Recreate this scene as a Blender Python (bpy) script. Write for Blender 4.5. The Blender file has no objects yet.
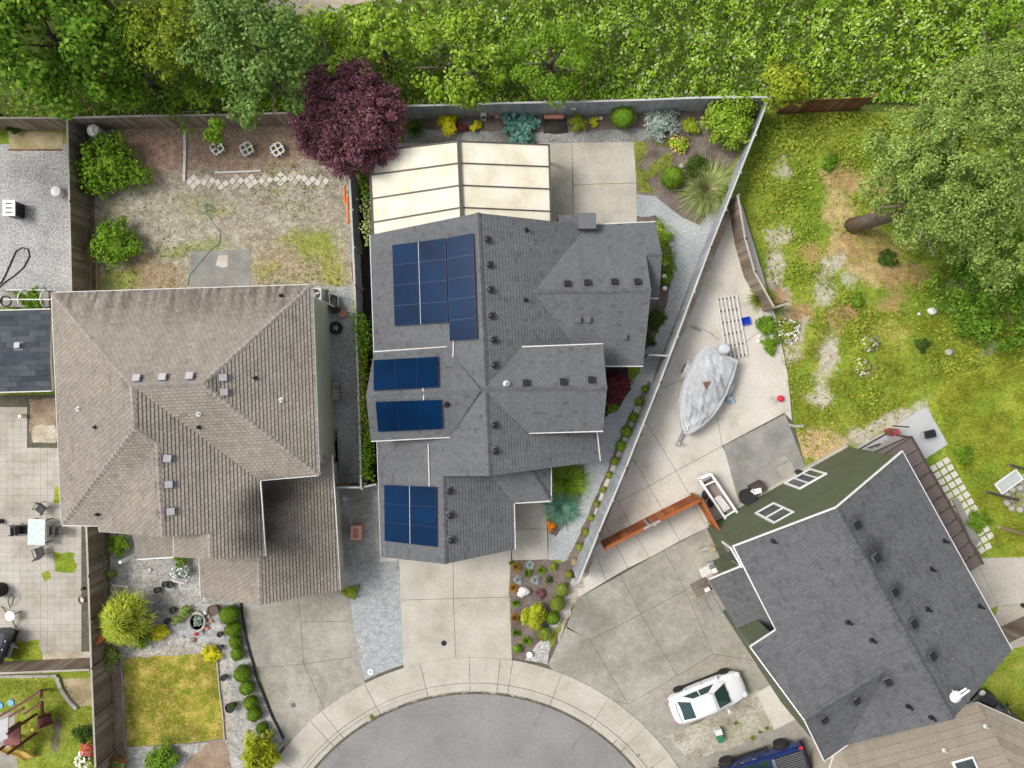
import bpy, bmesh, math, random
import numpy as np
from mathutils import Vector, Matrix
SC = bpy.context.scene
C = SC.collection
R = math.radians
H, F = 40.0, 700.0          # drone height and focal length in pixels
random.seed(5)

def P(px, py, z=0.0):
    k = (H - z) / F
    return Vector(((px - 512) * k, (384 - py) * k, z))

ORD = ['first', 'second', 'third', 'fourth', 'fifth', 'sixth', 'seventh', 'eighth', 'ninth', 'tenth', 'eleventh', 'twelfth',
       'thirteenth', 'fourteenth', 'fifteenth', 'sixteenth', 'seventeenth', 'eighteenth', 'nineteenth', 'twentieth']

# ------------------------------------------------------------------ materials
class NT:
    def __init__(s, name):
        s.m = bpy.data.materials.new(name); s.m.use_nodes = True
        s.t = s.m.node_tree; s.t.nodes.clear()
        s.out = s.t.nodes.new('ShaderNodeOutputMaterial')
    def n(s, typ, **kw):
        nd = s.t.nodes.new('ShaderNode' + typ)
        for k, v in kw.items():
            key = k.replace('__', ' ')
            if hasattr(nd, k) and not (key in nd.inputs): setattr(nd, k, v)
            elif hasattr(v, 'is_output') or isinstance(v, bpy.types.NodeSocket): s.t.links.new(v, nd.inputs[key])
            else: nd.inputs[key].default_value = v
        return nd
    def l(s, a, b): s.t.links.new(a, b)
    def math(s, op, a, b=None, clamp=False):
        nd = s.t.nodes.new('ShaderNodeMath'); nd.operation = op; nd.use_clamp = clamp
        for i, v in enumerate((a, b)):
            if v is None: continue
            if isinstance(v, (int, float)): nd.inputs[i].default_value = v
            else: s.t.links.new(v, nd.inputs[i])
        return nd.outputs[0]
    def mix(s, fac, a, b, mode='MIX'):
        nd = s.t.nodes.new('ShaderNodeMix'); nd.data_type = 'RGBA'; nd.blend_type = mode
        for i, v in ((0, fac), (6, a), (7, b)):
            if isinstance(v, (int, float)): nd.inputs[i].default_value = v if i == 0 else (v, v, v, 1)
            elif isinstance(v, (tuple, list)): nd.inputs[i].default_value = (*v[:3], 1)
            else: s.t.links.new(v, nd.inputs[i])
        return nd.outputs[2]
    def ramp(s, fac, cols, lo=0.3, hi=0.7):
        nd = s.t.nodes.new('ShaderNodeValToRGB'); cr = nd.color_ramp
        n = len(cols)
        for i in range(n):
            p = lo + (hi - lo) * i / max(1, n - 1)
            e = cr.elements[i] if i < 2 else cr.elements.new(p)
            e.position = p; e.color = (*cols[i], 1)
        s.t.links.new(fac, nd.inputs[0])
        return nd.outputs[0]
    def rng(s, v, a, b, c, d):
        nd = s.t.nodes.new('ShaderNodeMapRange')
        s.t.links.new(v, nd.inputs[0])
        for i, x in enumerate((a, b, c, d)): nd.inputs[i + 1].default_value = x
        return nd.outputs[0]
    def noise(s, vec, scale, detail=3, rough=.6, dist=0):
        nd = s.t.nodes.new('ShaderNodeTexNoise'); s.t.links.new(vec, nd.inputs['Vector'])
        nd.inputs['Scale'].default_value = scale; nd.inputs['Detail'].default_value = detail
        nd.inputs['Roughness'].default_value = rough; nd.inputs['Distortion'].default_value = dist
        return nd.outputs[0]
    def coord(s, kind):
        if kind == 'pos': return s.t.nodes.new('ShaderNodeNewGeometry').outputs['Position']
        tc = s.t.nodes.new('ShaderNodeTexCoord')
        return tc.outputs['UV' if kind == 'uv' else 'Object']
    def bump(s, h, strength=.5, dist=.02):
        return s.n('Bump', Height=h, Strength=strength, Distance=dist).outputs[0]
    def bsdf(s, col, rough=.9, nrm=None, spec=.3, metal=0, coat=0):
        b = s.t.nodes.new('ShaderNodeBsdfPrincipled')
        for k, v in (('Base Color', col), ('Roughness', rough), ('Specular IOR Level', spec), ('Metallic', metal), ('Coat Weight', coat)):
            if isinstance(v, (tuple, list)): b.inputs[k].default_value = (*v[:3], 1)
            elif isinstance(v, (int, float)): b.inputs[k].default_value = v
            else: s.t.links.new(v, b.inputs[k])
        if nrm is not None: s.t.links.new(nrm, b.inputs['Normal'])
        s.t.links.new(b.outputs[0], s.out.inputs[0])
        return b

def patchy(name, cols, patches, s1=.4, s2=9, fv=.35, bump=.7, bdist=.05, edge=.5):
    """broad mottled ground with worn or overgrown patches of their own shape; patch = (px, py, rx, ry, degrees, colour, strength)"""
    s = NT(name); v = s.coord('pos')
    col = s.ramp(s.noise(v, s1, 6, .66), cols, .30, .70)
    nz = s.t.nodes.new('ShaderNodeTexNoise'); nz.inputs['Scale'].default_value = .55; nz.inputs['Detail'].default_value = 6; nz.inputs['Roughness'].default_value = .7
    s.l(v, nz.inputs['Vector'])
    off = s.n('VectorMath', operation='MULTIPLY_ADD'); s.l(nz.outputs['Color'], off.inputs[0]); off.inputs[1].default_value = (3.2, 3.2, 0); s.l(v, off.inputs[2])
    for px, py, rx, ry, dg, c, k in patches:
        w = P(px, py); mp = s.t.nodes.new('ShaderNodeMapping'); mp.vector_type = 'TEXTURE'; s.l(off.outputs[0], mp.inputs[0])
        mp.inputs['Location'].default_value = (w.x + 1.6, w.y + 1.6, 0); mp.inputs['Rotation'].default_value = (0, 0, R(dg)); mp.inputs['Scale'].default_value = (rx / 17.5, ry / 17.5, 1e6)
        ln = s.n('VectorMath', operation='LENGTH'); s.l(mp.outputs[0], ln.inputs[0])
        mr = s.t.nodes.new('ShaderNodeMapRange'); mr.interpolation_type = 'SMOOTHSTEP'; s.l(ln.outputs['Value'], mr.inputs[0])
        for i, x in enumerate((1 - edge, 1 + edge * .6, k, 0)): mr.inputs[i + 1].default_value = x
        col = s.mix(mr.outputs[0], col, c)
    fine = s.noise(v, s2, 3, .75); med = s.noise(v, s2 * .3, 3, .6)
    f = s.math('MULTIPLY', s.rng(fine, .3, .7, 1 - fv, 1 + fv), s.rng(med, .3, .7, 1 - fv * .6, 1 + fv * .6))
    cc = s.n('CombineColor'); [s.l(f, cc.inputs[i]) for i in range(3)]
    s.bsdf(s.mix(1.0, col, cc.outputs[0], 'MULTIPLY'), .95, s.bump(fine, bump, bdist), .15)
    return s.m

def plain(name, col, rough=.6, metal=0, spec=.4, coat=0, var=.12, scale=6):
    s = NT(name); v = s.coord('obj')
    f = s.rng(s.noise(v, scale, 4), .3, .7, 1 - var, 1 + var)
    c = s.mix(1.0, col, s.t.nodes.new('ShaderNodeCombineColor').outputs[0], 'MULTIPLY')
    cc = [n for n in s.t.nodes if n.type == 'COMBINE_COLOR'][0]
    for i in range(3): s.l(f, cc.inputs[i])
    s.bsdf(c, rough, None, spec, metal, coat)
    return s.m

def noisy(name, cols, s1=.4, s2=12, fv=.25, rough=.95, bump=.4, bdist=.03, coord='pos', spec=.2, lo=.32, hi=.68, s3=None, c3=None, t3=(.55, .65), dist=0):
    """base colour from a broad noise, speckled by a fine noise; optional third patchy tint"""
    s = NT(name); v = s.coord(coord)
    col = s.ramp(s.noise(v, s1, 5, .62, dist), cols, lo, hi)
    if c3 is not None:
        col = s.mix(s.rng(s.noise(v, s3, 4, .65), t3[0], t3[1], 0, 1), col, c3)
    fine = s.noise(v, s2, 3, .7)
    f = s.rng(fine, .3, .7, 1 - fv, 1 + fv)
    cc = s.n('CombineColor'); [s.l(f, cc.inputs[i]) for i in range(3)]
    col = s.mix(1.0, col, cc.outputs[0], 'MULTIPLY')
    s.bsdf(col, rough, s.bump(fine, bump, bdist), spec)
    return s.m

def shingle(name, cols, ch=.17, tw=.33, bump=1.0, bdist=.03, dark=.05, stain=False, darkcol=(.03, .03, .035), gap=.75, spots=()):
    s = NT(name); uv = s.coord('uv')
    sep = s.n('SeparateXYZ', Vector=uv)
    u, v = sep.outputs[0], sep.outputs[1]
    vr = s.math('DIVIDE', v, ch); row = s.math('FLOOR', vr); fr = s.math('SUBTRACT', vr, row)
    uu = s.math('ADD', s.math('DIVIDE', u, tw), s.math('MULTIPLY', row, .37)); tab = s.math('FLOOR', uu); fu = s.math('SUBTRACT', uu, tab)
    cv = s.n('CombineXYZ', X=tab, Y=row)
    wn = s.n('TexWhiteNoise', noise_dimensions='2D', Vector=cv.outputs[0]).outputs[0]
    col = s.ramp(wn, cols, 0.05, .95)
    pos = s.coord('pos')
    wd = s.n('TexWhiteNoise', noise_dimensions='2D', Vector=s.n('CombineXYZ', X=s.math('ADD', s.math('FLOOR', s.math('MULTIPLY', uu, .6)), 31.7), Y=row).outputs[0]).outputs[0]
    col = s.mix(s.math('MULTIPLY', s.math('LESS_THAN', wd, dark), .5), col, darkcol)
    big = s.rng(s.noise(pos, .35, 4), .3, .7, .92, 1.07)
    fine = s.noise(pos, 9, 3, .7)
    f = s.math('MULTIPLY', big, s.rng(fine, .3, .7, .88, 1.12))
    gapm = s.math('MULTIPLY', s.math('LESS_THAN', fu, .10), s.math('LESS_THAN', fr, .85))
    f = s.math('MULTIPLY', f, s.math('SUBTRACT', 1.0, s.math('MULTIPLY', gapm, 1 - gap)))
    strk = s.n('CombineXYZ', X=s.math('MULTIPLY', u, 1.1), Y=s.math('MULTIPLY', v, .14))
    f = s.math('MULTIPLY', f, s.rng(s.noise(strk.outputs[0], 1.6, 4, .65), .32, .68, .9, 1.06))
    if spots:
        nz = s.t.nodes.new('ShaderNodeTexNoise'); nz.inputs['Scale'].default_value = 2.2; nz.inputs['Detail'].default_value = 3; s.l(pos, nz.inputs['Vector'])
        off = s.n('VectorMath', operation='MULTIPLY_ADD'); s.l(nz.outputs['Color'], off.inputs[0]); off.inputs[1].default_value = (.5, .5, 0); s.l(pos, off.inputs[2])
        for cpos, rad, kk in spots:
            sb = s.n('VectorMath', operation='SUBTRACT'); s.l(off.outputs[0], sb.inputs[0]); sb.inputs[1].default_value = (cpos.x + .25, cpos.y + .25, 0)
            ml = s.n('VectorMath', operation='MULTIPLY'); s.l(sb.outputs[0], ml.inputs[0]); ml.inputs[1].default_value = (1 / rad, 1 / rad, 0)
            ln = s.n('VectorMath', operation='LENGTH'); s.l(ml.outputs[0], ln.inputs[0])
            mr = s.t.nodes.new('ShaderNodeMapRange'); mr.interpolation_type = 'SMOOTHSTEP'; s.l(ln.outputs['Value'], mr.inputs[0])
            for i, x in enumerate((.15, 1.15, 1 - kk, 1)): mr.inputs[i + 1].default_value = x
            f = s.math('MULTIPLY', f, mr.outputs[0])
    if stain:
        sv = s.n('CombineXYZ', X=s.math('MULTIPLY', u, 1.6), Y=s.math('MULTIPLY', v, .25))
        st = s.noise(sv.outputs[0], 1.5, 4)
        k = s.math('MULTIPLY', s.rng(v, 0, 2.4, 1, 0), s.rng(st, .40, .60, 0, .6))
        f = s.math('MULTIPLY', f, s.math('SUBTRACT', 1.0, k))
    cc = s.n('CombineColor'); [s.l(f, cc.inputs[i]) for i in range(3)]
    col = s.mix(1.0, col, cc.outputs[0], 'MULTIPLY')
    h = s.math('SUBTRACT', s.math('SUBTRACT', 1.0, fr), s.math('MULTIPLY', gapm, .5))
    s.bsdf(col, .95, s.bump(h, bump, bdist), .15)
    return s.m

def leafmat(name, cols, trans=.3, rough=.55):
    s = NT(name)
    g = s.t.nodes.new('ShaderNodeNewGeometry')
    col = s.ramp(g.outputs['Random Per Island'], cols, .02, .98)
    big = s.rng(s.noise(g.outputs['Position'], .9, 2), .3, .7, .75, 1.25)
    cc = s.n('CombineColor'); [s.l(big, cc.inputs[i]) for i in range(3)]
    col = s.mix(1.0, col, cc.outputs[0], 'MULTIPLY')
    b = s.bsdf(col, .7, None, .14)
    if trans:
        t = s.n('BsdfTranslucent', Color=col); mx = s.n('MixShader', Fac=trans)
        s.l(b.outputs[0], mx.inputs[1]); s.l(t.outputs[0], mx.inputs[2]); s.l(mx.outputs[0], s.out.inputs[0])
    return s.m

def siding(name, col, step=.16):
    s = NT(name); pos = s.coord('pos')
    z = s.n('SeparateXYZ', Vector=pos).outputs[2]
    zr = s.math('DIVIDE', z, step); fr = s.math('FRACT', zr)
    f = s.rng(s.noise(pos, 1.2, 4), .3, .7, .9, 1.1)
    cc = s.n('CombineColor'); [s.l(f, cc.inputs[i]) for i in range(3)]
    s.bsdf(s.mix(1.0, col, cc.outputs[0], 'MULTIPLY'), .7, s.bump(s.math('SUBTRACT', 1.0, fr), .8, .02), .3)
    return s.m

def boards(name, cols, coord='pos', s2=(40, 40, 3)):
    s = NT(name); g = s.t.nodes.new('ShaderNodeNewGeometry')
    col = s.ramp(g.outputs['Random Per Island'], cols, .02, .98)
    mp = s.n('Mapping', Vector=g.outputs['Position'], Scale=s2)
    grain = s.noise(mp.outputs[0], 1.0, 3)
    f = s.math('MULTIPLY', s.rng(grain, .3, .7, .75, 1.2), s.rng(s.noise(g.outputs['Position'], .7, 3), .3, .7, .82, 1.15))
    cc = s.n('CombineColor'); [s.l(f, cc.inputs[i]) for i in range(3)]
    s.bsdf(s.mix(1.0, col, cc.outputs[0], 'MULTIPLY'), .9, s.bump(grain, .3, .01), .2)
    return s.m

# ------------------------------------------------------------------ objects
def link(name, me): 
    o = bpy.data.objects.new(name, me); C.objects.link(o); return o
def tag(o, label=None, cat=None, group=None, kind=None):
    if label: o['label'] = label
    if cat: o['category'] = cat
    if group: o['group'] = group
    if kind: o['kind'] = kind
    return o
def thing(name, loc, label, cat, group=None, rz=0):
    o = link(name, None); o.location = loc; o.rotation_euler = (0, 0, rz); o.empty_display_size = .3
    return tag(o, label, cat, group)
def root(o):
    while o.parent: o = o.parent
    return o

class MB:
    def __init__(s): s.v = []; s.f = []; s.m = []; s.uv = {}
    def add(s, verts, faces, mi=0):
        b = len(s.v); s.v += [Vector(p) for p in verts]
        for f in faces: s.f.append([b + i for i in f]); s.m.append(mi)
        return s
    def box(s, c, size, rz=0, mi=0, M=None):
        hx, hy, hz = size[0] / 2, size[1] / 2, size[2] / 2
        M = M or Matrix.Rotation(rz, 3, 'Z')
        vs = [Vector(c) + M @ Vector((x * hx, y * hy, z * hz)) for x in (-1, 1) for y in (-1, 1) for z in (-1, 1)]
        return s.add(vs, [(0, 1, 3, 2), (4, 6, 7, 5), (0, 4, 5, 1), (2, 3, 7, 6), (0, 2, 6, 4), (1, 5, 7, 3)], mi)
    def beam(s, p, q, w, h, mi=0, up=(0, 0, 1)):
        p, q = Vector(p), Vector(q); d = q - p; L = d.length
        if L < 1e-6: return s
        x = d / L; y = Vector(up).cross(x)
        if y.length < 1e-4: y = Vector((0, 1, 0)).cross(x)
        y.normalize(); z = x.cross(y)
        return s.box((p + q) / 2, (L, w, h), 0, mi, Matrix((x, y, z)).transposed())
    def tube(s, pts, r, n=8, mi=0, cap=True, r1=None):
        pts = [Vector(p) for p in pts]; b = len(s.v); m = len(pts)
        for i, p in enumerate(pts):
            d = (pts[min(i + 1, m - 1)] - pts[max(i - 1, 0)]).normalized()
            a = d.cross(Vector((0, 0, 1)))
            if a.length < 1e-3: a = d.cross(Vector((0, 1, 0)))
            a.normalize(); c = d.cross(a)
            rr = r if r1 is None else r + (r1 - r) * i / max(1, m - 1)
            for k in range(n):
                t = 2 * math.pi * k / n
                s.v.append(p + a * math.cos(t) * rr + c * math.sin(t) * rr)
        for i in range(m - 1):
            for k in range(n):
                s.f.append([b + i * n + k, b + i * n + (k + 1) % n, b + (i + 1) * n + (k + 1) % n, b + (i + 1) * n + k]); s.m.append(mi)
        if cap:
            s.f.append([b + k for k in range(n)][::-1]); s.m.append(mi)
            s.f.append([b + (m - 1) * n + k for k in range(n)]); s.m.append(mi)
        return s
    def lathe(s, c, prof, n=16, mi=0):
        c = Vector(c); b = len(s.v)
        for r, z in prof:
            for k in range(n):
                t = 2 * math.pi * k / n; s.v.append(c + Vector((r * math.cos(t), r * math.sin(t), z)))
        for i in range(len(prof) - 1):
            for k in range(n):
                s.f.append([b + i * n + k, b + i * n + (k + 1) % n, b + (i + 1) * n + (k + 1) % n, b + (i + 1) * n + k]); s.m.append(mi)
        for i in (0, len(prof) - 1):
            if prof[i][0] > 1e-4:
                ring = [b + i * n + k for k in range(n)]
                s.f.append(ring[::-1] if i == 0 else ring); s.m.append(mi)
        return s
    def prism(s, poly, z0, z1, mi=0):
        n = len(poly); a = sum(poly[i][0] * poly[(i + 1) % n][1] - poly[(i + 1) % n][0] * poly[i][1] for i in range(n))
        if a < 0: poly = poly[::-1]
        vs = [(p[0], p[1], z0) for p in poly] + [(p[0], p[1], z1) for p in poly]
        return s.add(vs, [list(range(n))[::-1], [n + i for i in range(n)]] + [[i, (i + 1) % n, n + (i + 1) % n, n + i] for i in range(n)], mi)
    def loft(s, rings, mi=0, cap=True):
        b = len(s.v); n = len(rings[0])
        for r in rings: s.v += [Vector(p) for p in r]
        for i in range(len(rings) - 1):
            for k in range(n):
                s.f.append([b + i * n + k, b + i * n + (k + 1) % n, b + (i + 1) * n + (k + 1) % n, b + (i + 1) * n + k]); s.m.append(mi)
        if cap:
            s.f.append([b + k for k in range(n)][::-1]); s.m.append(mi)
            s.f.append([b + (len(rings) - 1) * n + k for k in range(n)]); s.m.append(mi)
        return s
    def sphere(s, c, r, nu=12, nv=8, mi=0):
        rr = r if hasattr(r, '__len__') else (r, r, r)
        c = Vector(c); b = len(s.v)
        for j in range(nv + 1):
            ph = math.pi * j / nv
            for k in range(nu):
                t = 2 * math.pi * k / nu
                s.v.append(c + Vector((rr[0] * math.sin(ph) * math.cos(t), rr[1] * math.sin(ph) * math.sin(t), -rr[2] * math.cos(ph))))
        for j in range(nv):
            for k in range(nu):
                s.f.append([b + j * nu + k, b + j * nu + (k + 1) % nu, b + (j + 1) * nu + (k + 1) % nu, b + (j + 1) * nu + k]); s.m.append(mi)
        return s
    def build(s, name, mats, parent=None, local=False, smooth=False, bevel=0, origin=None):
        me = bpy.data.meshes.new(name)
        org = Vector((0, 0, 0))
        if parent is not None and not local: org = root(parent).location
        if origin is not None: org = Vector(origin)
        me.from_pydata([tuple(v - org) for v in s.v], [], s.f)
        if not isinstance(mats, (list, tuple)): mats = [mats]
        for m in mats: me.materials.append(m)
        me.polygons.foreach_set('material_index', s.m)
        if s.uv:
            ul = me.uv_layers.new(name='UVMap')
            for fi, uvs in s.uv.items():
                for li, uvv in zip(me.polygons[fi].loop_indices, uvs): ul.data[li].uv = uvv
        if smooth: me.polygons.foreach_set('use_smooth', [True] * len(me.polygons))
        me.update()
        bm = bmesh.new(); bm.from_mesh(me)
        bmesh.ops.remove_doubles(bm, verts=bm.verts, dist=1e-5) if smooth else None
        if not s.uv: bmesh.ops.recalc_face_normals(bm, faces=bm.faces)
        if bevel:
            bmesh.ops.bevel(bm, geom=[e for e in bm.edges if len(e.link_faces) == 2 and e.calc_face_angle(0) > .5], offset=bevel, segments=2, affect='EDGES', profile=.6)
        bm.to_mesh(me); bm.free()
        o = link(name, me)
        if parent is not None: o.parent = parent
        elif origin is not None: o.location = origin
        return o

def quads_mesh(name, q, mats, mi=None):
    q = np.asarray(q, np.float32); n = len(q)
    me = bpy.data.meshes.new(name)
    me.vertices.add(n * 4); me.vertices.foreach_set('co', q.reshape(-1))
    me.loops.add(n * 4); me.loops.foreach_set('vertex_index', np.arange(n * 4, dtype=np.int32))
    me.polygons.add(n); me.polygons.foreach_set('loop_start', np.arange(0, n * 4, 4, dtype=np.int32))
    try: me.polygons.foreach_set('loop_total', np.full(n, 4, np.int32))
    except Exception: pass
    if not isinstance(mats, (list, tuple)): mats = [mats]
    for m in mats: me.materials.append(m)
    if mi is not None: me.polygons.foreach_set('material_index', np.asarray(mi, np.int32))
    me.update(calc_edges=True); me.validate()
    return me

def unit(a): return a / np.maximum(np.linalg.norm(a, axis=1, keepdims=True), 1e-6)
def leaves(rg, pos, nrm, size, asp=.62, fold=.12):
    n = len(pos); nrm = unit(nrm)
    t = unit(np.cross(nrm, rg.normal(size=(n, 3)))); b = np.cross(nrm, t)
    s = np.broadcast_to(np.asarray(size).reshape(-1, 1), (n, 1))
    return np.stack([pos - t * s * .5, pos + b * s * asp * .5 + nrm * s * fold, pos + t * s * .5, pos - b * s * asp * .5 + nrm * s * fold], 1)
def sph(rg, n): return unit(rg.normal(size=(n, 3)))
def crown_quads(rg, lobes, nclump, cr, per, size, low=-.35, up=.6, shell=.6, asp=.62, gap=0):
    """leaf clumps spread through the outer volume of one or more ellipsoid lobes"""
    out = []
    tot = sum(l[3] * l[4] for l in lobes)
    for (cx, cy, cz, rx, ry, rz) in lobes:
        k = max(4, int(nclump * rx * ry / tot)) if len(lobes) > 1 else nclump
        d = sph(rg, k * 3); d = d[d[:, 2] > low][:k]
        rad = shell + (1 - shell) * rg.random((len(d), 1)) ** .7
        if gap:
            Wd = rg.normal(size=(3, 8)) * 3.2; sc_ = np.sin(d @ Wd + rg.uniform(0, 6.28, 8)).sum(1) / 2; sel = sc_ > np.quantile(sc_, gap); d = d[sel]; rad = rad[sel] * (1 + .12 * sc_[sel][:, None])
        cen = np.array([cx, cy, cz]) + d * rad * np.array([rx, ry, rz])
        for c, dd in zip(cen, d):
            m = int(per * rg.uniform(.6, 1.3)); r = cr * rg.uniform(.6, 1.35)
            e = sph(rg, m); rr = rg.random((m, 1)) ** .45
            p = c + e * rr * np.array([r, r, r * .6])
            nn = e * .5 + dd * .3 + np.array([0, 0, up]) + rg.normal(size=(m, 3)) * .35
            out.append(leaves(rg, p, nn, size * rg.uniform(.6, 1.3, m), asp))
    return np.concatenate(out)
def core_quads(c, r, nu=14, nv=8):
    u = np.linspace(0, 2 * np.pi, nu + 1); v = np.linspace(0, np.pi, nv + 1)
    g = np.stack([np.outer(np.sin(v), np.cos(u)) * r[0] + c[0], np.outer(np.sin(v), np.sin(u)) * r[1] + c[1], np.outer(np.cos(v), np.ones(nu + 1)) * r[2] + c[2]], -1)
    return np.stack([g[:-1, :-1], g[1:, :-1], g[1:, 1:], g[:-1, 1:]], 2).reshape(-1, 4, 3)
def blades(rg, n, L, w, spread=1.0, base=.1, droop=.6, up=1.0, seg=3):
    a = rg.uniform(0, 2 * np.pi, n); sp = spread * rg.uniform(.15, 1, n) ** .8
    ln = L * rg.uniform(.6, 1.1, n)
    out = np.stack([np.cos(a), np.sin(a), np.zeros(n)], 1); side = np.stack([-np.sin(a), np.cos(a), np.zeros(n)], 1)
    b0 = out * (base * rg.random((n, 1)))
    qs = []; prev = b0; pw = w
    for i in range(1, seg + 1):
        t = i / seg
        p = b0 + out * (sp * ln * t)[:, None] + np.array([0, 0, 1.0]) * (up * ln * (t * (1 - .45 * sp) - droop * sp * t * t * .8))[:, None]
        nw = w * (1 - t) + w * .1
        qs.append(np.stack([prev - side * pw, prev + side * pw, p + side * nw, p - side * nw], 1)); prev = p; pw = nw
    return np.concatenate(qs)

def inset(poly, d):
    n = len(poly); a = sum(poly[i][0] * poly[(i + 1) % n][1] - poly[(i + 1) % n][0] * poly[i][1] for i in range(n))
    sgn = 1 if a > 0 else -1; out = []
    for i in range(n):
        p0, p1, p2 = (Vector(poly[j % n][:2]) for j in (i - 1, i, i + 1))
        d1 = (p1 - p0).normalized(); d2 = (p2 - p1).normalized()
        n1 = Vector((-d1.y, d1.x)) * sgn; n2 = Vector((-d2.y, d2.x)) * sgn
        m = n1 + n2; out.append(p1 + m * (d / max(.3, (m.dot(m)) / 2)))
    return out

def sheet(name, px, lvl, mat, rag=0, seg=.35, kind='structure', world=False):
    pts = [Vector(p) for p in px] if world else [P(x, y).to_2d() for x, y in px]
    z = lvl * .004 + (len(C.objects) % 7) * .0005
    if rag:
        q = []
        for i, p in enumerate(pts):
            nx = pts[(i + 1) % len(pts)]; k = max(1, int((nx - p).length / seg))
            for j in range(k):
                a = p.lerp(nx, j / k); q.append(a + Vector((random.gauss(0, rag), random.gauss(0, rag))))
        pts = q
    m = MB(); m.add([(p[0], p[1], z) for p in pts], [list(range(len(pts)))])
    o = m.build(name, mat)
    if o.data.polygons[0].normal.z < 0: o.data.flip_normals()
    return tag(o, kind=kind)
SL = [0]
def slabs(name, cells, lvl, mat, gap=.012, th=.03):
    """concrete slabs with open control joints over a dark bed"""
    m = MB()
    for c in cells:
        p = inset([P(x, y).to_2d() for x, y in c], gap)
        m.prism(p, lvl * .004 - th, lvl * .004 + SL[0] % 5 * .0006)
    SL[0] += 1
    return tag(m.build(name, mat), kind='structure')
# ------------------------------------------------------------------ palette
M = {}
M['wild'] = noisy('wild_grass', [(.10, .17, .025), (.17, .24, .035), (.25, .27, .05), (.33, .26, .11)], .30, 9, .45, bump=.8, bdist=.08, s3=.16, c3=(.36, .25, .13), t3=(.56, .70))
T1, T2, T3, GR = (.36, .225, .11), (.50, .35, .19), (.47, .42, .345), (.17, .26, .025)
rp_ = random.Random(21)
YP = [(838, 212, 13, 24, 0, T2, .7), (866, 270, 28, 12, -5, T2, .75), (862, 246, 40, 18, 0, T1, .65), (822, 290, 15, 18, 0, T3, .85), (780, 280, 10, 36, 12, T3, .95), (778, 232, 14, 12, 0, T3, .8),
    (828, 357, 11, 28, -20, T3, .9), (818, 395, 16, 11, 0, T3, .95), (885, 424, 60, 10, 26, T3, .9), (822, 446, 28, 16, 0, T2, .9), (960, 287, 16, 12, 0, T3, .7), (996, 354, 18, 9, 0, T3, .7),
    (780, 166, 9, 13, 0, T3, .8), (800, 315, 14, 16, 0, T1, .9), (838, 318, 18, 14, 0, T1, .85), (890, 330, 28, 14, 0, (.40, .34, .09), .6), (905, 275, 26, 16, 0, T1, .85), (845, 180, 24, 14, 0, T1, .8), (872, 188, 18, 12, 0, T2, .8), (812, 255, 16, 14, 0, T1, .7), (888, 300, 20, 10, 0, T1, .7)]
for k in range(16): YP.append((rp_.uniform(768, 930), rp_.uniform(140, 420), rp_.uniform(7, 14), rp_.uniform(6, 12), rp_.uniform(0, 90), rp_.choice([T1, T2, T3]), rp_.uniform(.5, .85)))
M['wild'] = patchy('wild_grass', [(.11, .19, .02), (.17, .25, .025), (.25, .30, .04), (.31, .31, .065)], YP, .32, 9, .4)
M['lush'] = noisy('lush_grass', [(.12, .21, .02), (.22, .28, .025), (.35, .35, .05)], .45, 7, .4, bump=.8, bdist=.06)
M['lawn_yellow'] = noisy('sun_bleached_lawn', [(.15, .20, .02), (.26, .25, .03), (.40, .31, .07), (.46, .37, .13)], 1.5, 8, .4, bump=.7, bdist=.04, lo=.34, hi=.7)
M['lawn'] = noisy('green_lawn', [(.14, .21, .02), (.23, .28, .035), (.33, .32, .07)], 1.2, 8, .35, bump=.7, bdist=.04)
M['moss'] = noisy('ground_cover_green', [(.10, .15, .02), (.19, .22, .04), (.25, .21, .11)], 1.6, 8, .45)
M['soil'] = noisy('dry_soil', [(.20, .14, .10), (.29, .21, .15), (.35, .28, .20)], .8, 13, .35, bump=.7)
M['mulch'] = noisy('dark_mulch', [(.11, .085, .07), (.17, .135, .115), (.22, .18, .15)], .9, 16, .45, bump=.8)
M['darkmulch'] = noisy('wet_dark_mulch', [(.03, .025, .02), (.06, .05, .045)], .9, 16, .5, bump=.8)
M['undersoil'] = noisy('forest_floor', [(.05, .075, .015), (.09, .12, .025), (.13, .14, .05)], .7, 7, .5)
M['straw'] = noisy('dead_grass', [(.30, .25, .12), (.42, .34, .20), (.50, .43, .30)], 1.2, 14, .35)
M['tanpath'] = noisy('worn_earth', [(.33, .28, .20), (.46, .40, .31), (.54, .50, .42)], 1.0, 12, .3)
M['backgravel'] = patchy('weedy_gravel_yard', [(.26, .225, .165), (.345, .31, .245), (.44, .405, .335)], [
    (225, 146, 130, 34, 0, (.30, .215, .155), .95), (150, 150, 40, 26, 0, (.33, .215, .17), .7), (150, 275, 42, 20, 0, (.30, .22, .14), .9), (118, 282, 22, 16, 0, (.20, .24, .04), .8), (300, 262, 60, 28, 0, (.33, .27, .16), .8), (318, 245, 22, 16, 0, (.23, .27, .04), .85), (290, 240, 16, 8, 0, (.24, .26, .05), .7),
    (330, 270, 12, 20, 0, (.30, .30, .06), .7), (195, 248, 40, 6, 0, (.23, .26, .06), .6), (210, 205, 30, 10, 0, (.26, .27, .10), .5), (265, 268, 12, 10, 0, (.28, .27, .06), .6), (110, 225, 12, 30, 0, (.27, .25, .12), .5)], .9, 9, .5, 1.0)
M['mixgravel'] = noisy('weedy_gravel', [(.24, .21, .15), (.38, .35, .28), (.50, .47, .40)], .9, 14, .5, bump=.9, s3=.45, c3=(.20, .24, .06), t3=(.56, .68))
M['gravel'] = noisy('grey_gravel', [(.30, .30, .295), (.37, .37, .365), (.44, .44, .43)], .7, 9, .5, bump=1, bdist=.04)
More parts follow.
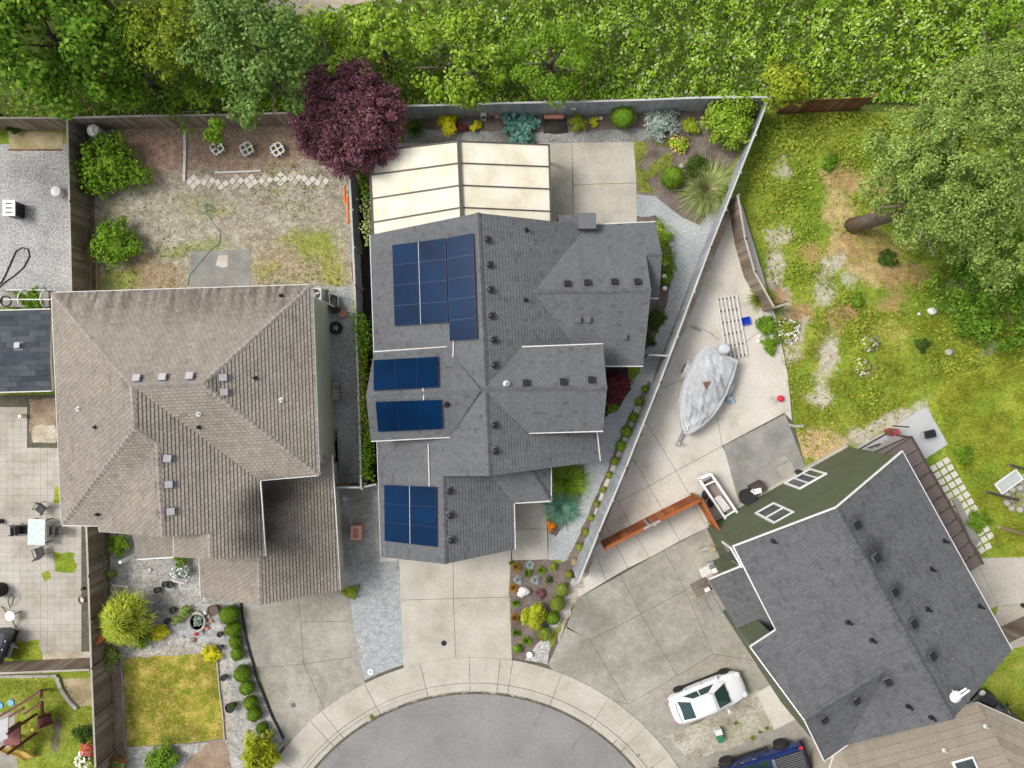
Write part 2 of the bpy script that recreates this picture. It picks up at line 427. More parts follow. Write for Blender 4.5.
M['bluegravel'] = noisy('blue_grey_gravel', [(.28, .305, .31), (.365, .385, .39), (.425, .44, .435)], .35, 10, .28, bump=.7)
M['pebble'] = noisy('light_pebbles', [(.34, .33, .31), (.52, .51, .49)], 1.4, 9, .55, bump=1, bdist=.04)
M['darkgravel'] = noisy('damp_gravel', [(.19, .185, .17), (.27, .27, .255), (.36, .36, .345)], .6, 9, .45, bump=1)
M['sidegravel'] = noisy('dirty_gravel', [(.22, .235, .22), (.33, .345, .33), (.43, .44, .425)], .5, 9, .45, bump=1)
def asphalt():
    s = NT('worn_asphalt'); v = s.coord('pos')
    col = s.ramp(s.noise(v, .3, 6, .7, .3), [(.19, .185, .18), (.225, .22, .214), (.25, .245, .238), (.275, .27, .262)], .28, .72)
    vo = s.t.nodes.new('ShaderNodeTexVoronoi'); vo.feature = 'DISTANCE_TO_EDGE'; vo.inputs['Scale'].default_value = .33
    wv = s.n('VectorMath', operation='MULTIPLY_ADD'); nz = s.t.nodes.new('ShaderNodeTexNoise'); nz.inputs['Scale'].default_value = 1.3; nz.inputs['Detail'].default_value = 5; s.l(v, nz.inputs['Vector'])
    s.l(nz.outputs['Color'], wv.inputs[0]); wv.inputs[1].default_value = (.9, .9, 0); s.l(v, wv.inputs[2]); s.l(wv.outputs[0], vo.inputs['Vector'])
    crack = s.math('MULTIPLY', s.rng(vo.outputs['Distance'], .004, .016, 1, 0), s.rng(s.noise(v, .22, 2), .48, .6, 0, .45))
    col = s.mix(crack, col, (.11, .105, .10))
    oil = s.math('MULTIPLY', s.rng(s.noise(v, .8, 4, .7), .60, .72, 0, 1), .28); col = s.mix(oil, col, (.14, .135, .13))
    pale = s.math('MULTIPLY', s.rng(s.noise(v, 1.7, 5, .75), .60, .75, 0, 1), .4); col = s.mix(pale, col, (.34, .33, .31))
    fine = s.noise(v, 10, 3, .75); f = s.rng(fine, .3, .7, .86, 1.14)
    cc = s.n('CombineColor'); [s.l(f, cc.inputs[i]) for i in range(3)]
    s.bsdf(s.mix(1.0, col, cc.outputs[0], 'MULTIPLY'), .95, s.bump(fine, .4, .01), .2)
    return s.m
M['asphalt'] = asphalt()
M['concrete'] = noisy('pale_concrete', [(.37, .34, .285), (.44, .41, .35), (.50, .465, .405)], .6, 10, .10, bump=.2, bdist=.01)
DK, LT = (.20, .188, .16), (.42, .395, .34)
M['drive_old'] = patchy('stained_shaded_concrete', [(.26, .242, .205), (.315, .295, .252), (.37, .348, .30)], [
    (586, 612, 30, 20, -30, DK, .75), (588, 650, 44, 16, 52, DK, .5), (650, 622, 12, 42, 28, DK, .45), (676, 652, 40, 9, 30, DK, .5), (705, 598, 16, 18, 0, (.24, .20, .15), .7), (640, 690, 30, 12, 60, LT, .4), (690, 560, 24, 12, 30, LT, .35),
    (610, 590, 20, 10, 30, LT, .3), (720, 668, 20, 10, 20, (.36, .33, .24), .6), (300, 690, 12, 36, 22, LT, .6), (272, 738, 22, 20, 0, DK, .7), (338, 640, 12, 30, 12, LT, .5), (262, 660, 8, 40, 8, DK, .45), (318, 690, 5, 30, 20, DK, .4), (300, 612, 40, 8, 5, DK, .4), (740, 748, 60, 10, 18, DK, .5)], .6, 8, .13, .25, .01, .75)  # dark corner patch by the conifer is painted shade; other dark ones are stains
M['cream'] = noisy('cream_concrete', [(.36, .32, .255), (.52, .485, .42), (.585, .555, .495)], .6, 9, .08, bump=.2, bdist=.01, lo=.22, hi=.6)
M['greypad'] = noisy('grey_concrete', [(.20, .195, .18), (.26, .255, .235), (.32, .31, .29)], .8, 18, .14, bump=.2, bdist=.01)
M['blueslab'] = noisy('smooth_slab', [(.42, .43, .43), (.50, .51, .51)], .6, 20, .05, bump=.1, bdist=.01)
M['joint'] = noisy('joint_grime', [(.08, .075, .06), (.14, .13, .09)], 1.5, 9, .3)
M['paver'] = noisy('patio_paver', [(.33, .30, .25), (.42, .39, .34), (.50, .47, .42)], .5, 18, .12, bump=.2, bdist=.01, s3=.8, c3=(.33, .27, .20), t3=(.55, .75))
# things
M['white'] = plain('white_paint', (.78, .78, .77), .45, var=.05)
M['offwhite'] = plain('weathered_white', (.62, .60, .56), .7, var=.15)
TSPOTS = [(P(x, y, 6), 8 / 17.5, .5) for x, y in ((138, 379), (164, 378), (191, 377), (223, 378), (224, 392), (168, 458), (169, 484), (171, 511))] + [(P(x, y, 3), a / 17.5, k) for x, y, a, k in ((272, 500, 22, .6), (268, 530, 20, .55), (282, 485, 20, .5), (300, 490, 18, .4), (300, 530, 60, .3), (310, 570, 40, .2), (190, 440, 30, .12), (238, 420, 30, .12))]  # halos round the vents, then darker spots on the garage slope and valleys
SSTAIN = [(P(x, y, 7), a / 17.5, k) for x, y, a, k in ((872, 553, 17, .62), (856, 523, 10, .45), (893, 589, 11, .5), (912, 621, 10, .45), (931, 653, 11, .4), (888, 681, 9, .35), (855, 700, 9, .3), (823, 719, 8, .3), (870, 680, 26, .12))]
M['tanroof'] = shingle('weathered_tan_shingles', [(.265, .232, .195), (.295, .26, .22), (.322, .286, .244), (.28, .246, .208)], .17, .26, .6, .02, .02, False, (.20, .17, .145), .62, TSPOTS)
M['tanstain'] = shingle('streaked_tan_shingles', [(.258, .226, .19), (.288, .254, .216), (.312, .277, .238), (.272, .24, .203)], .17, .26, .6, .02, .02, True, (.22, .19, .165), .7)
M['greyroof'] = shingle('charcoal_grey_shingles', [(.126, .130, .137), (.137, .141, .149), (.147, .151, .159), (.131, .135, .142)], .17, .17, .6, .02, .045, False, (.085, .087, .094), .88)
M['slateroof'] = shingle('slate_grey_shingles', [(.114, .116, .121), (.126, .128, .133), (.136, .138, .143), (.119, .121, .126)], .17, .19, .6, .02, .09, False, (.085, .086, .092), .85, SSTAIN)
M['shedroof'] = shingle('shed_shingles', [(.05, .06, .075), (.065, .075, .09), (.09, .10, .115)], .3, .9, .8, .03, .04, False, (.04, .045, .05), .9)
M['brownroof'] = shingle('flat_tan_shingles', [(.285, .24, .19), (.30, .255, .205), (.31, .265, .21)], .42, 30, .8, .03, .0, False, (.2, .17, .13), .85)
M['tancap'] = plain('tan_ridge_shingle', (.29, .255, .225), .95, var=.25, scale=3)
M['greycap'] = plain('grey_ridge_shingle', (.12, .122, .132), .95, var=.25, scale=3)
M['slatecap'] = plain('slate_ridge_shingle', (.10, .103, .11), .95, var=.25, scale=3)
M['tanfascia'] = plain('tan_fascia', (.40, .36, .31), .7)
M['greyfascia'] = plain('grey_fascia', (.13, .13, .14), .7)
M['sage'] = siding('sage_siding', (.56, .56, .42), .22)
M['greygreen'] = siding('deep_green_siding', (.10, .115, .068), .2)
M['greywall'] = siding('grey_siding', (.28, .29, .30))
M['tanwall'] = siding('tan_siding', (.35, .30, .24))
M['glass'] = plain('dark_window_glass', (.05, .07, .07), .08, spec=.7, var=.5, scale=1.5)
M['panel'] = None
M['metal'] = plain('galvanised_metal', (.42, .43, .44), .4, .7)
M['greymetal'] = plain('painted_grey_vent', (.42, .42, .43), .5)
M['darkmetal'] = plain('black_metal', (.025, .025, .028), .4, .3)
M['blackplastic'] = plain('black_plastic', (.02, .02, .022), .5)
M['rubber'] = plain('rubber', (.025, .025, .025), .85)
M['fence_grey'] = boards('grey_painted_boards', [(.29, .305, .32), (.34, .355, .37), (.38, .395, .41)])
M['capgrey'] = boards('weathered_cap_rail', [(.42, .43, .42), (.52, .53, .51)])
M['fence_old'] = boards('aged_brown_boards', [(.17, .13, .095), (.24, .19, .145), (.32, .265, .21)])
M['cap_old'] = boards('bleached_cap_rail', [(.36, .32, .28), (.46, .42, .37)])
M['redwood'] = boards('red_stained_cedar', [(.26, .075, .025), (.34, .105, .035), (.40, .14, .05)])
M['rustwood'] = boards('rusty_brown_boards', [(.14, .065, .035), (.22, .10, .05), (.26, .14, .08)])
M['greywood'] = boards('silvered_wood', [(.22, .20, .18), (.30, .28, .25), (.38, .35, .32)])
M['cream_panel'] = noisy('cream_polycarbonate', [(.64, .58, .42), (.72, .68, .54), (.76, .735, .63)], .7, 6, .04, rough=.55, bump=.05, spec=.3)
M['brownframe'] = plain('dark_brown_frame', (.075, .06, .055), .5)
M['orange'] = plain('orange_plastic', (.75, .19, .03), .5)
M['terracotta'] = plain('terracotta_clay', (.52, .24, .17), .8)
M['blue'] = plain('blue_plastic', (.01, .06, .55), .4)
M['red'] = plain('red_plastic', (.6, .02, .04), .5)
M['teal'] = plain('pale_blue_plastic', (.18, .42, .55), .5)
M['rock'] = noisy('grey_stone', [(.3, .28, .25), (.5, .47, .42)], 3, 15, .3, coord='obj')
M['whiterock'] = noisy('white_stone', [(.6, .58, .55), (.8, .79, .77)], 3, 15, .1, coord='obj')
M['bark'] = noisy('tree_bark', [(.12, .095, .08), (.21, .17, .145)], 3, 9, .4, coord='obj', bump=1, bdist=.06)
M['wood'] = boards('bare_timber', [(.30, .20, .12), (.40, .28, .17)])
def solar_glass():
    s = NT('solar_cell_glass'); uv = s.coord('uv'); sep = s.n('SeparateXYZ', Vector=uv)
    fu = s.math('FRACT', s.math('MULTIPLY', sep.outputs[0], 10)); fv = s.math('FRACT', s.math('MULTIPLY', sep.outputs[1], 6))
    g = s.math('MAXIMUM', s.math('LESS_THAN', fu, .06), s.math('LESS_THAN', fv, .06))
    big = s.rng(s.noise(s.coord('pos'), .5, 2), .3, .7, .7, 1.3)
    cc = s.n('CombineColor'); [s.l(big, cc.inputs[i]) for i in range(3)]
    col = s.mix(1.0, s.mix(s.math('MULTIPLY', g, .15), (.0008, .017, .056), (.003, .025, .068)), cc.outputs[0], 'MULTIPLY')
    s.bsdf(col, .2, None, .08, 0, 0)
    return s.m
M['panel'] = solar_glass()
# foliage
L = {}
L['lime'] = leafmat('lime_leaves', [(0.13, 0.24, 0.012), (0.22, 0.36, 0.02), (0.32, 0.46, 0.04), (0.44, 0.56, 0.12)])
L['bramble'] = leafmat('bramble_leaves', [(0.12, 0.24, 0.012), (0.2, 0.36, 0.018), (0.29, 0.47, 0.028), (0.38, 0.55, 0.055), (0.58, 0.68, 0.34)])
L['maple'] = leafmat('deep_green_leaves', [(0.065, 0.165, 0.01), (0.115, 0.25, 0.018), (0.17, 0.32, 0.028), (0.29, 0.43, 0.055)])
L['cool'] = leafmat('cool_green_leaves', [(0.07, 0.155, 0.03), (0.125, 0.23, 0.045), (0.185, 0.3, 0.065), (0.28, 0.39, 0.11)])
L['yellowgreen'] = leafmat('yellow_green_leaves', [(0.15, 0.22, 0.015), (0.23, 0.31, 0.02), (0.32, 0.39, 0.03), (0.44, 0.47, 0.06)])
L['alder'] = leafmat('dusty_green_leaves', [(0.11, 0.2, 0.035), (0.2, 0.31, 0.055), (0.3, 0.4, 0.085), (0.45, 0.53, 0.17)])
L['plum'] = leafmat('purple_plum_leaves', [(0.09, 0.03, 0.044), (0.165, 0.06, 0.082), (0.235, 0.095, 0.12), (0.31, 0.15, 0.17)], .15)
L['gold'] = leafmat('golden_leaves', [(0.48, 0.46, 0.015), (0.66, 0.62, 0.02), (0.8, 0.74, 0.05)], .2)
L['box'] = leafmat('clipped_box_leaves', [(0.1, 0.19, 0.012), (0.16, 0.28, 0.02), (0.23, 0.36, 0.035)], .2)
L['boxolive'] = leafmat('olive_box_leaves', [(0.19, 0.25, 0.03), (0.27, 0.33, 0.045), (0.36, 0.4, 0.09)], .2)
L['olivetree'] = leafmat('olive_green_leaves', [(.09,.15,.012),(.15,.225,.016),(.22,.29,.022),(.33,.38,.04)])
L['fresh'] = leafmat('fresh_green_leaves', [(0.1, 0.21, 0.012), (0.17, 0.31, 0.02), (0.26, 0.41, 0.045)])
L['dark'] = leafmat('dark_shrub_leaves', [(0.04, 0.08, 0.012), (0.07, 0.13, 0.02), (0.11, 0.18, 0.03)])
L['silver'] = leafmat('silver_green_leaves', [(.22, .30, .24), (.32, .40, .33), (.44, .50, .44)], .15)
L['hosta'] = leafmat('blue_green_hosta_leaves', [(.09, .24, .19), (.15, .34, .27), (.26, .46, .38)], .2)
L['teal'] = leafmat('blue_green_blades', [(.08, .20, .15), (.13, .29, .22), (.22, .38, .28)], .2)
L['crimson'] = leafmat('crimson_shrub_leaves', [(.10, .015, .025), (.18, .03, .04), (.28, .09, .09)], .15)
L['bronze'] = leafmat('bronze_grass_blades', [(.25, .13, .02), (.38, .21, .035), (.48, .30, .07)], .2)
L['blueball'] = leafmat('blue_fescue_blades', [(.32, .42, .42), (.42, .52, .52), (.55, .62, .62)], .1)
L['pampas'] = leafmat('arching_grass_blades', [(0.18, 0.25, 0.06), (0.29, 0.37, 0.1), (0.42, 0.48, 0.17), (0.54, 0.55, 0.28)], .2)
L['strawb'] = leafmat('straw_blades', [(.40, .32, .17), (.52, .43, .27)], .1)
L['weeds'] = leafmat('weed_leaves', [(0.13, 0.22, 0.02), (0.22, 0.3, 0.025), (0.32, 0.37, 0.04), (0.4, 0.41, 0.07)], .2)
L['grass'] = leafmat('grass_blades', [(0.19, 0.24, 0.02), (0.29, 0.33, 0.03), (0.4, 0.38, 0.06)], .2)
L['petalwhite'] = leafmat('white_petals', [(.75, .75, .72), (.85, .85, .82)], .1)
L['petalyellow'] = leafmat('yellow_petals', [(.75, .60, .03), (.85, .72, .06)], .1)
L['petalred'] = leafmat('red_petals', [(.40, .01, .03), (.60, .03, .09)], .1)
L['petalorange'] = leafmat('orange_petals', [(.75, .20, .01), (.85, .32, .02)], .1)

# ------------------------------------------------------------------ setting
sheet('ground', [(-180, -180), (180, -180), (180, 180), (-180, 180)], 0, M['wild'], world=True)
sheet('undergrowth_soil', [(-600, -500), (1700, -500), (1700, 130), (870, 112), (700, 108), (405, 114), (350, 126), (-600, 124)], 1, M['undersoil'])
CX, CY = P(475, 900)[:2]
def arc(px_r, a0, a1, n=40):
    r = px_r / 17.5
    return [Vector((CX + r * math.cos(R(a0 + (a1 - a0) * i / n)), CY + r * math.sin(R(a0 + (a1 - a0) * i / n)))) for i in range(n + 1)]
sheet('road', arc(210, -62, 242, 90) + [Vector((CX - 5.6, CY - 60)), Vector((CX + 5.6, CY - 60))], 2, M['asphalt'], world=True)
bed = arc(246, -40, 220, 90) + arc(206, 220, -40, 90)
sheet('joint_bed', bed, 3, M['joint'], world=True)
def ring(name, r0, r1, cuts, z0, z1, mat):
    m = MB(); g = .045
    for a, b in zip(cuts[:-1], cuts[1:]):
        n = max(2, int(abs(b - a) / 3))
        m.prism([p for p in arc(r1, a + g, b - g, n)] + [p for p in arc(r0, b - g, a + g, n)], z0, z1)
    return tag(m.build(name, mat, bevel=.012), kind='structure')
cuts = [-40, -20, 2, 14, 26, 37, 45.5, 48.5, 56.5, 69, 81, 84, 91.3, 103, 117, 129, 132.5, 144, 156, 166, 178, 200, 220]
ring('sidewalk', 217.6, 243, cuts, -.05, .06, M['concrete'])
ring('kerb', 214, 217.2, cuts, -.05, .07, M['concrete'])
ring('gutter_apron', 208.5, 213.8, cuts, -.05, .014, M['concrete'])
gm = MB(); ga = np.linspace(72, 121, 120); gw = [max(.15, 1.1 + .8 * math.sin(t * .9) + .6 * math.sin(t * 2.3 + 1) + random.uniform(-.4, .4)) for t in ga]
for k in range(119):
    q = []
    for rr, t in ((209.4, ga[k]), (209.4, ga[k + 1]), (209.4 - gw[k + 1], ga[k + 1]), (209.4 - gw[k], ga[k])): q.append((CX + rr / 17.5 * math.cos(R(t)), CY + rr / 17.5 * math.sin(R(t)), .0175))
    gm.add(q, [(0, 1, 2, 3)])
tag(gm.build('gutter_dirt', noisy('kerb_silt', [(.20, .19, .165), (.33, .30, .25), (.42, .36, .25)], 1.2, 9, .4)), kind='structure')
# driveways
sheet('joint_bed', [(236, 590), (346, 575), (412, 690), (282, 752)], 2, M['joint'])
slabs('driveway', [[(238, 560), (293, 560), (301, 622), (304, 664), (257, 668), (246, 640)], [(293, 560), (346, 560), (353, 621), (301, 622)],
                   [(301, 622), (353, 621), (359, 656), (304, 664)], [(257, 668), (304, 664), (326, 712), (286, 752)],
                   [(304, 664), (359, 656), (368, 692), (326, 712)]], 4, M['drive_old'])
sheet('joint_bed', [(374, 487), (548, 480), (548, 560), (514, 564), (514, 668), (404, 680), (396, 600)], 1.4, M['joint'])
slabs('driveway', [[(398, 540), (453, 540), (453.5, 598.5), (400.5, 600)], [(453, 540), (512, 540), (509, 597), (453.5, 598.5)],
                   [(400.5, 600), (453.5, 598.5), (456, 666), (430, 669), (404, 678)], [(453.5, 598.5), (510, 597), (512, 662), (485, 663), (456, 666)],
                   [(377, 480), (398, 480), (398, 548), (383, 562), (380, 562)], [(383, 562), (398, 548), (398, 560)],
                   [(500, 480), (546, 480), (547, 529), (500, 529)], [(512, 529), (547, 529), (548, 559.5), (512, 560.5)]], 5, M['concrete'])
sheet('side_gravel', [(333, 484), (377, 484), (383, 552), (399, 556), (406, 680), (364, 700), (352, 655), (346, 620), (346, 612), (336, 590)], 2.6, patchy('driveside_gravel', [(.19, .19, .175), (.27, .27, .255), (.35, .35, .335)], [(378, 650, 60, 78, 0, (.35, .37, .375), .95), (384, 590, 16, 30, 0, (.32, .335, .335), .7), (345, 500, 10, 20, 0, (.36, .37, .36), .6)], .7, 9, .3), .03)
sheet('side_gravel', [(314, 286), (352, 286), (368, 484), (330, 484)], 2, M['sidegravel'], .05)
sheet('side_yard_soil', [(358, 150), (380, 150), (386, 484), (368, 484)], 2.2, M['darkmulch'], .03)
# cream pad and right-hand driveway
sheet('joint_bed', [(730, 199), (744, 207), (777, 318), (789, 375), (793, 421), (806, 468), (782, 486), (812, 560), (812, 745), (700, 800), (545, 660), (574, 604)], 2, M['joint'])
cr = [[(733, 203), (742, 205), (776, 318), (710, 370), (655, 390)], [(655, 390), (710, 370), (722, 446), (676, 471), (636, 405)],
      [(710, 370), (776, 318), (788, 375), (792, 421), (784, 413), (722, 446)],
      [(636, 405), (676, 471), (649, 486), (622, 440)], [(622, 440), (649, 486), (618, 502), (603, 486)],
      [(676, 471), (722, 446), (748, 494), (737, 511), (707, 528), (690, 496)], [(649, 486), (676, 471), (690, 496), (707, 528), (680, 541)],
      [(603, 486), (618, 502), (649, 558), (628, 568), (596, 506)], [(618, 502), (649, 486), (680, 541), (649, 558)],
      [(596, 506), (628, 568), (606, 581), (588, 532)], [(588, 532), (606, 581), (576, 599)]]
slabs('cream_pad', cr, 5, M['cream'])
gd = [[(576, 599), (620, 575), (641, 614), (590, 640), (566, 628)], [(620, 575), (664, 550), (685, 590), (641, 614)], [(664, 550), (707, 528), (716, 548), (724, 568), (685, 590)],
      [(566, 626), (590, 640), (628, 704), (600, 697), (556, 676), (548, 664)], [(590, 640), (641, 614), (677, 676), (628, 704), ], [(641, 614), (685, 590), (713, 654), (677, 676)],
      [(685, 590), (724, 568), (760, 640), (790, 690), (764, 662), (713, 654)], [(628, 704), (677, 676), (713, 654), (764, 662), (780, 690), (690, 724), (656, 744), (600, 697)],
      [(656, 744), (690, 724), (700, 742), (668, 762)]]
slabs('driveway', gd, 4.6, M['drive_old'])
slabs('driveway', [[(668, 752), (790, 700), (850, 760), (850, 860), (720, 860)]], 4, M['drive_old'])
sheet('gravel_strip', [(666, 735), (700, 722), (757, 690), (776, 722), (742, 744), (690, 760), (680, 752)], 6, M['mixgravel'], .05)
slabs('entry_pad', [[(756, 693), (790, 672), (802, 716), (774, 730)]], 8, M['cream'])
slabs('grey_pad', [[(723, 446), (785, 414), (806, 468), (782, 484), (740, 508)]], 7, M['greypad'])
sheet('tan_strip', [(731, 200), (737, 203), (662, 382), (628, 468), (585, 580), (558, 642), (556, 640), (580, 570), (618, 462), (652, 382)], 7, noisy('fence_foot_tan', [(.28, .23, .17), (.40, .34, .27), (.52, .47, .40)], .9, 9, .3), .05)  # plain tan strip along the pad side of the diagonal fence
# garden of the solar house
sheet('garden_bed', [(403, 114), (757, 108), (700, 240), (655, 200), (636, 196), (636, 142), (403, 145)], 2, M['mulch'])
sheet('gravel_path', [(405, 128), (470, 131), (560, 133), (636, 128), (655, 134), (636, 143), (404, 146)], 3, M['darkgravel'], .04)
sheet('dark_mulch_patch', [(543, 118), (566, 118), (569, 133), (543, 134)], 4, M['darkmulch'], .04)
slabs('patio', [[(380, 143), (572, 143), (573, 229), (380, 229)], [(572, 142.5), (634, 142), (636.5, 183), (573, 185)], [(573, 185), (636.5, 183), (637, 226), (573, 229)]], 5, M['concrete'], .015)
sheet('ground_cover', [(635, 140), (646, 142), (648, 150), (640, 158), (644, 170), (655, 160), (668, 152), (676, 158), (660, 172), (650, 180), (655, 190), (638, 190)], 4, M['moss'], .14, .25)
sheet('ground_cover', [(654, 138), (668, 138), (668, 146), (655, 146)], 4, M['moss'], .06)
sheet('gravel_path', [(637, 194), (655, 196), (682, 218), (700, 225), (728, 185), (660, 370), (575, 570), (560, 560), (548, 560), (548, 470), (600, 425), (640, 372), (646, 330), (660, 300), (671, 260), (655, 222), (636, 222)], 3, M['bluegravel'], .02)
sheet('garden_bed', [(648, 380), (656, 384), (616, 480), (575, 583), (552, 566), (566, 560), (580, 533), (603, 480), (625, 425)], 4, M['mulch'], .03)
sheet('garden_bed', [(508, 561), (548, 560), (566, 566), (578, 578), (566, 604), (540, 640), (526, 660), (510, 657)], 4.6, M['mulch'], .02)
sheet('pebble_strip', [(572, 578), (584, 574), (566, 612), (550, 640), (548, 664), (525, 660), (540, 640), (556, 616)], 5, M['pebble'], .03)
sheet('garden_bed', [(636, 216), (655, 216), (666, 230), (674, 262), (668, 300), (655, 340), (644, 352), (636, 340)], 4.4, M['mulch'], .04)
sheet('garden_bed', [(600, 366), (628, 366), (630, 390), (616, 410), (603, 418)], 4.4, M['darkmulch'], .04)
sheet('garden_bed', [(548, 466), (585, 466), (584, 490), (572, 516), (556, 536), (548, 532)], 4.4, M['mulch'], .03)
# wild yard
random.seed(11)
sheet('lush_grass', [(930, 400), (955, 370), (1100, 310), (1100, 562), (997, 556), (948, 450)], 1, M['lush'], .15)
slabs('grey_pad', [[(893, 427), (926, 406), (948, 444), (915, 466)], [(852, 450), (893, 427), (915, 466), (880, 490)]], 5, M['blueslab'])
slabs('concrete_walk', [[(975, 558), (1050, 556), (1050, 602), (998, 606)], [(998, 606), (1050, 602), (1050, 640), (1006, 650), (985, 650)], [(940, 500), (975, 558), (998, 606), (960, 620)]], 4, M['concrete'])
sheet('lush_grass', [(994, 664), (1090, 640), (1090, 770), (1010, 735), (990, 690)], 2, M['lawn'], .05)
sheet('fire_pit_gravel', [(1004, 478), (1040, 470), (1040, 515), (1012, 510), (1003, 498)], 3, M['gravel'], .1)
# dirt track beyond the trees
sheet('dirt_track', [(250, 30), (330, 12), (395, -4), (520, -20), (700, -60), (700, -90), (500, -55), (380, -22), (310, -6), (240, 6)], 3, M['tanpath'], .2)
# yard behind the brown house
sheet('back_yard_gravel', [(88, 120), (350, 120), (366, 300), (90, 300)], 2, M['backgravel'])
slabs('grey_pad', [[(191, 252), (251, 249), (251, 300), (189, 300)]], 5, M['greypad'])
sheet('pale_stain', [(218, 256), (227, 256), (228, 266), (223, 269), (217, 265)], 5.6, M['cream'], .04)
# far left yards
sheet('joint_bed', [(84, 140), (94, 140), (96, 300), (86, 300)], 3, M['mulch'])
sheet('gravel_yard', [(-200, 144), (86, 144), (92, 300), (-200, 320)], 2, M['gravel'])
sheet('dry_bed', [(8, 131), (64, 131), (62, 150), (10, 150)], 3, M['straw'], .04)
sheet('joint_bed', [(-200, 395), (110, 395), (110, 663), (-200, 663)], 2, M['joint'])
pv = []
for i in range(-9, 15):
    for j in range(0, 38):
        x, y = 6.8 * i, 407 + 6.8 * j
        if x + 6.8 > 88 or (y < 445 and x > 22): continue
        pv.append([(x, y), (x + 6.8, y), (x + 6.8, y + 6.8), (x, y + 6.8)])
slabs('paved_patio', pv, 4, M['paver'], .0045)
sheet('dry_bed', [(29, 400), (70, 398), (70, 442), (31, 442)], 4.6, M['soil'], .04)
sheet('dry_bed', [(33, 425), (56, 425), (56, 442), (33, 442)], 5.2, M['tanpath'], .06)
for q in ([(54, 488), (66, 488), (66, 504), (54, 504)], [(55, 552), (75, 552), (74, 572), (56, 572)], [(-60, 640), (40, 640), (42, 663), (-60, 664)], [(40, 575), (50, 570), (52, 577), (42, 580)]):
    sheet('grass_patch', q, 5, M['lush'], .06)
sheet('patio_edge', [(42, 654), (91, 651), (91, 660), (42, 664)], 5, M['tanpath'], .05)
sheet('lawn', [(-200, 678), (115, 676), (118, 900), (-200, 900)], 2, M['lawn'])
sheet('dry_bed', [(62, 679), (94, 677), (94, 705), (80, 707), (68, 694)], 3, M['straw'], .04)
slabs('tan_pad', [[(-150, 716), (15, 712), (20, 800), (-150, 800)]], 5, M['drive_old'])
sheet('dirt_patch', [(55, 720), (62, 712), (60, 745), (52, 752)], 3, M['mulch'], .08)
# front garden of the brown house
sheet('front_gravel', [(104, 520), (205, 540), (243, 610), (252, 655), (268, 708), (288, 740), (262, 800), (115, 800)], 2, patchy('front_gravel', [(.29, .28, .26), (.365, .355, .33), (.44, .43, .405)], [(160, 655, 60, 8, 5, (.40, .34, .25), .5), (222, 700, 8, 50, 8, (.42, .36, .27), .6), (165, 600, 20, 16, 0, (.23, .22, .20), .6), (185, 632, 40, 10, 0, (.40, .41, .42), .5)], 1.0, 9, .5, 1.0))
sheet('bark_path', [(110, 640), (121, 655), (127, 752), (126, 800), (114, 800)], 3, M['soil'], .03)
sheet('lawn', [(122.5, 658), (160, 656), (216, 653), (220, 690), (225, 739), (180, 744), (128, 747)], 4, M['lawn_yellow'], .03)
sheet('bare_patch', [(205, 745), (225, 738), (232, 770), (200, 790), (180, 770)], 3, M['soil'], .1)
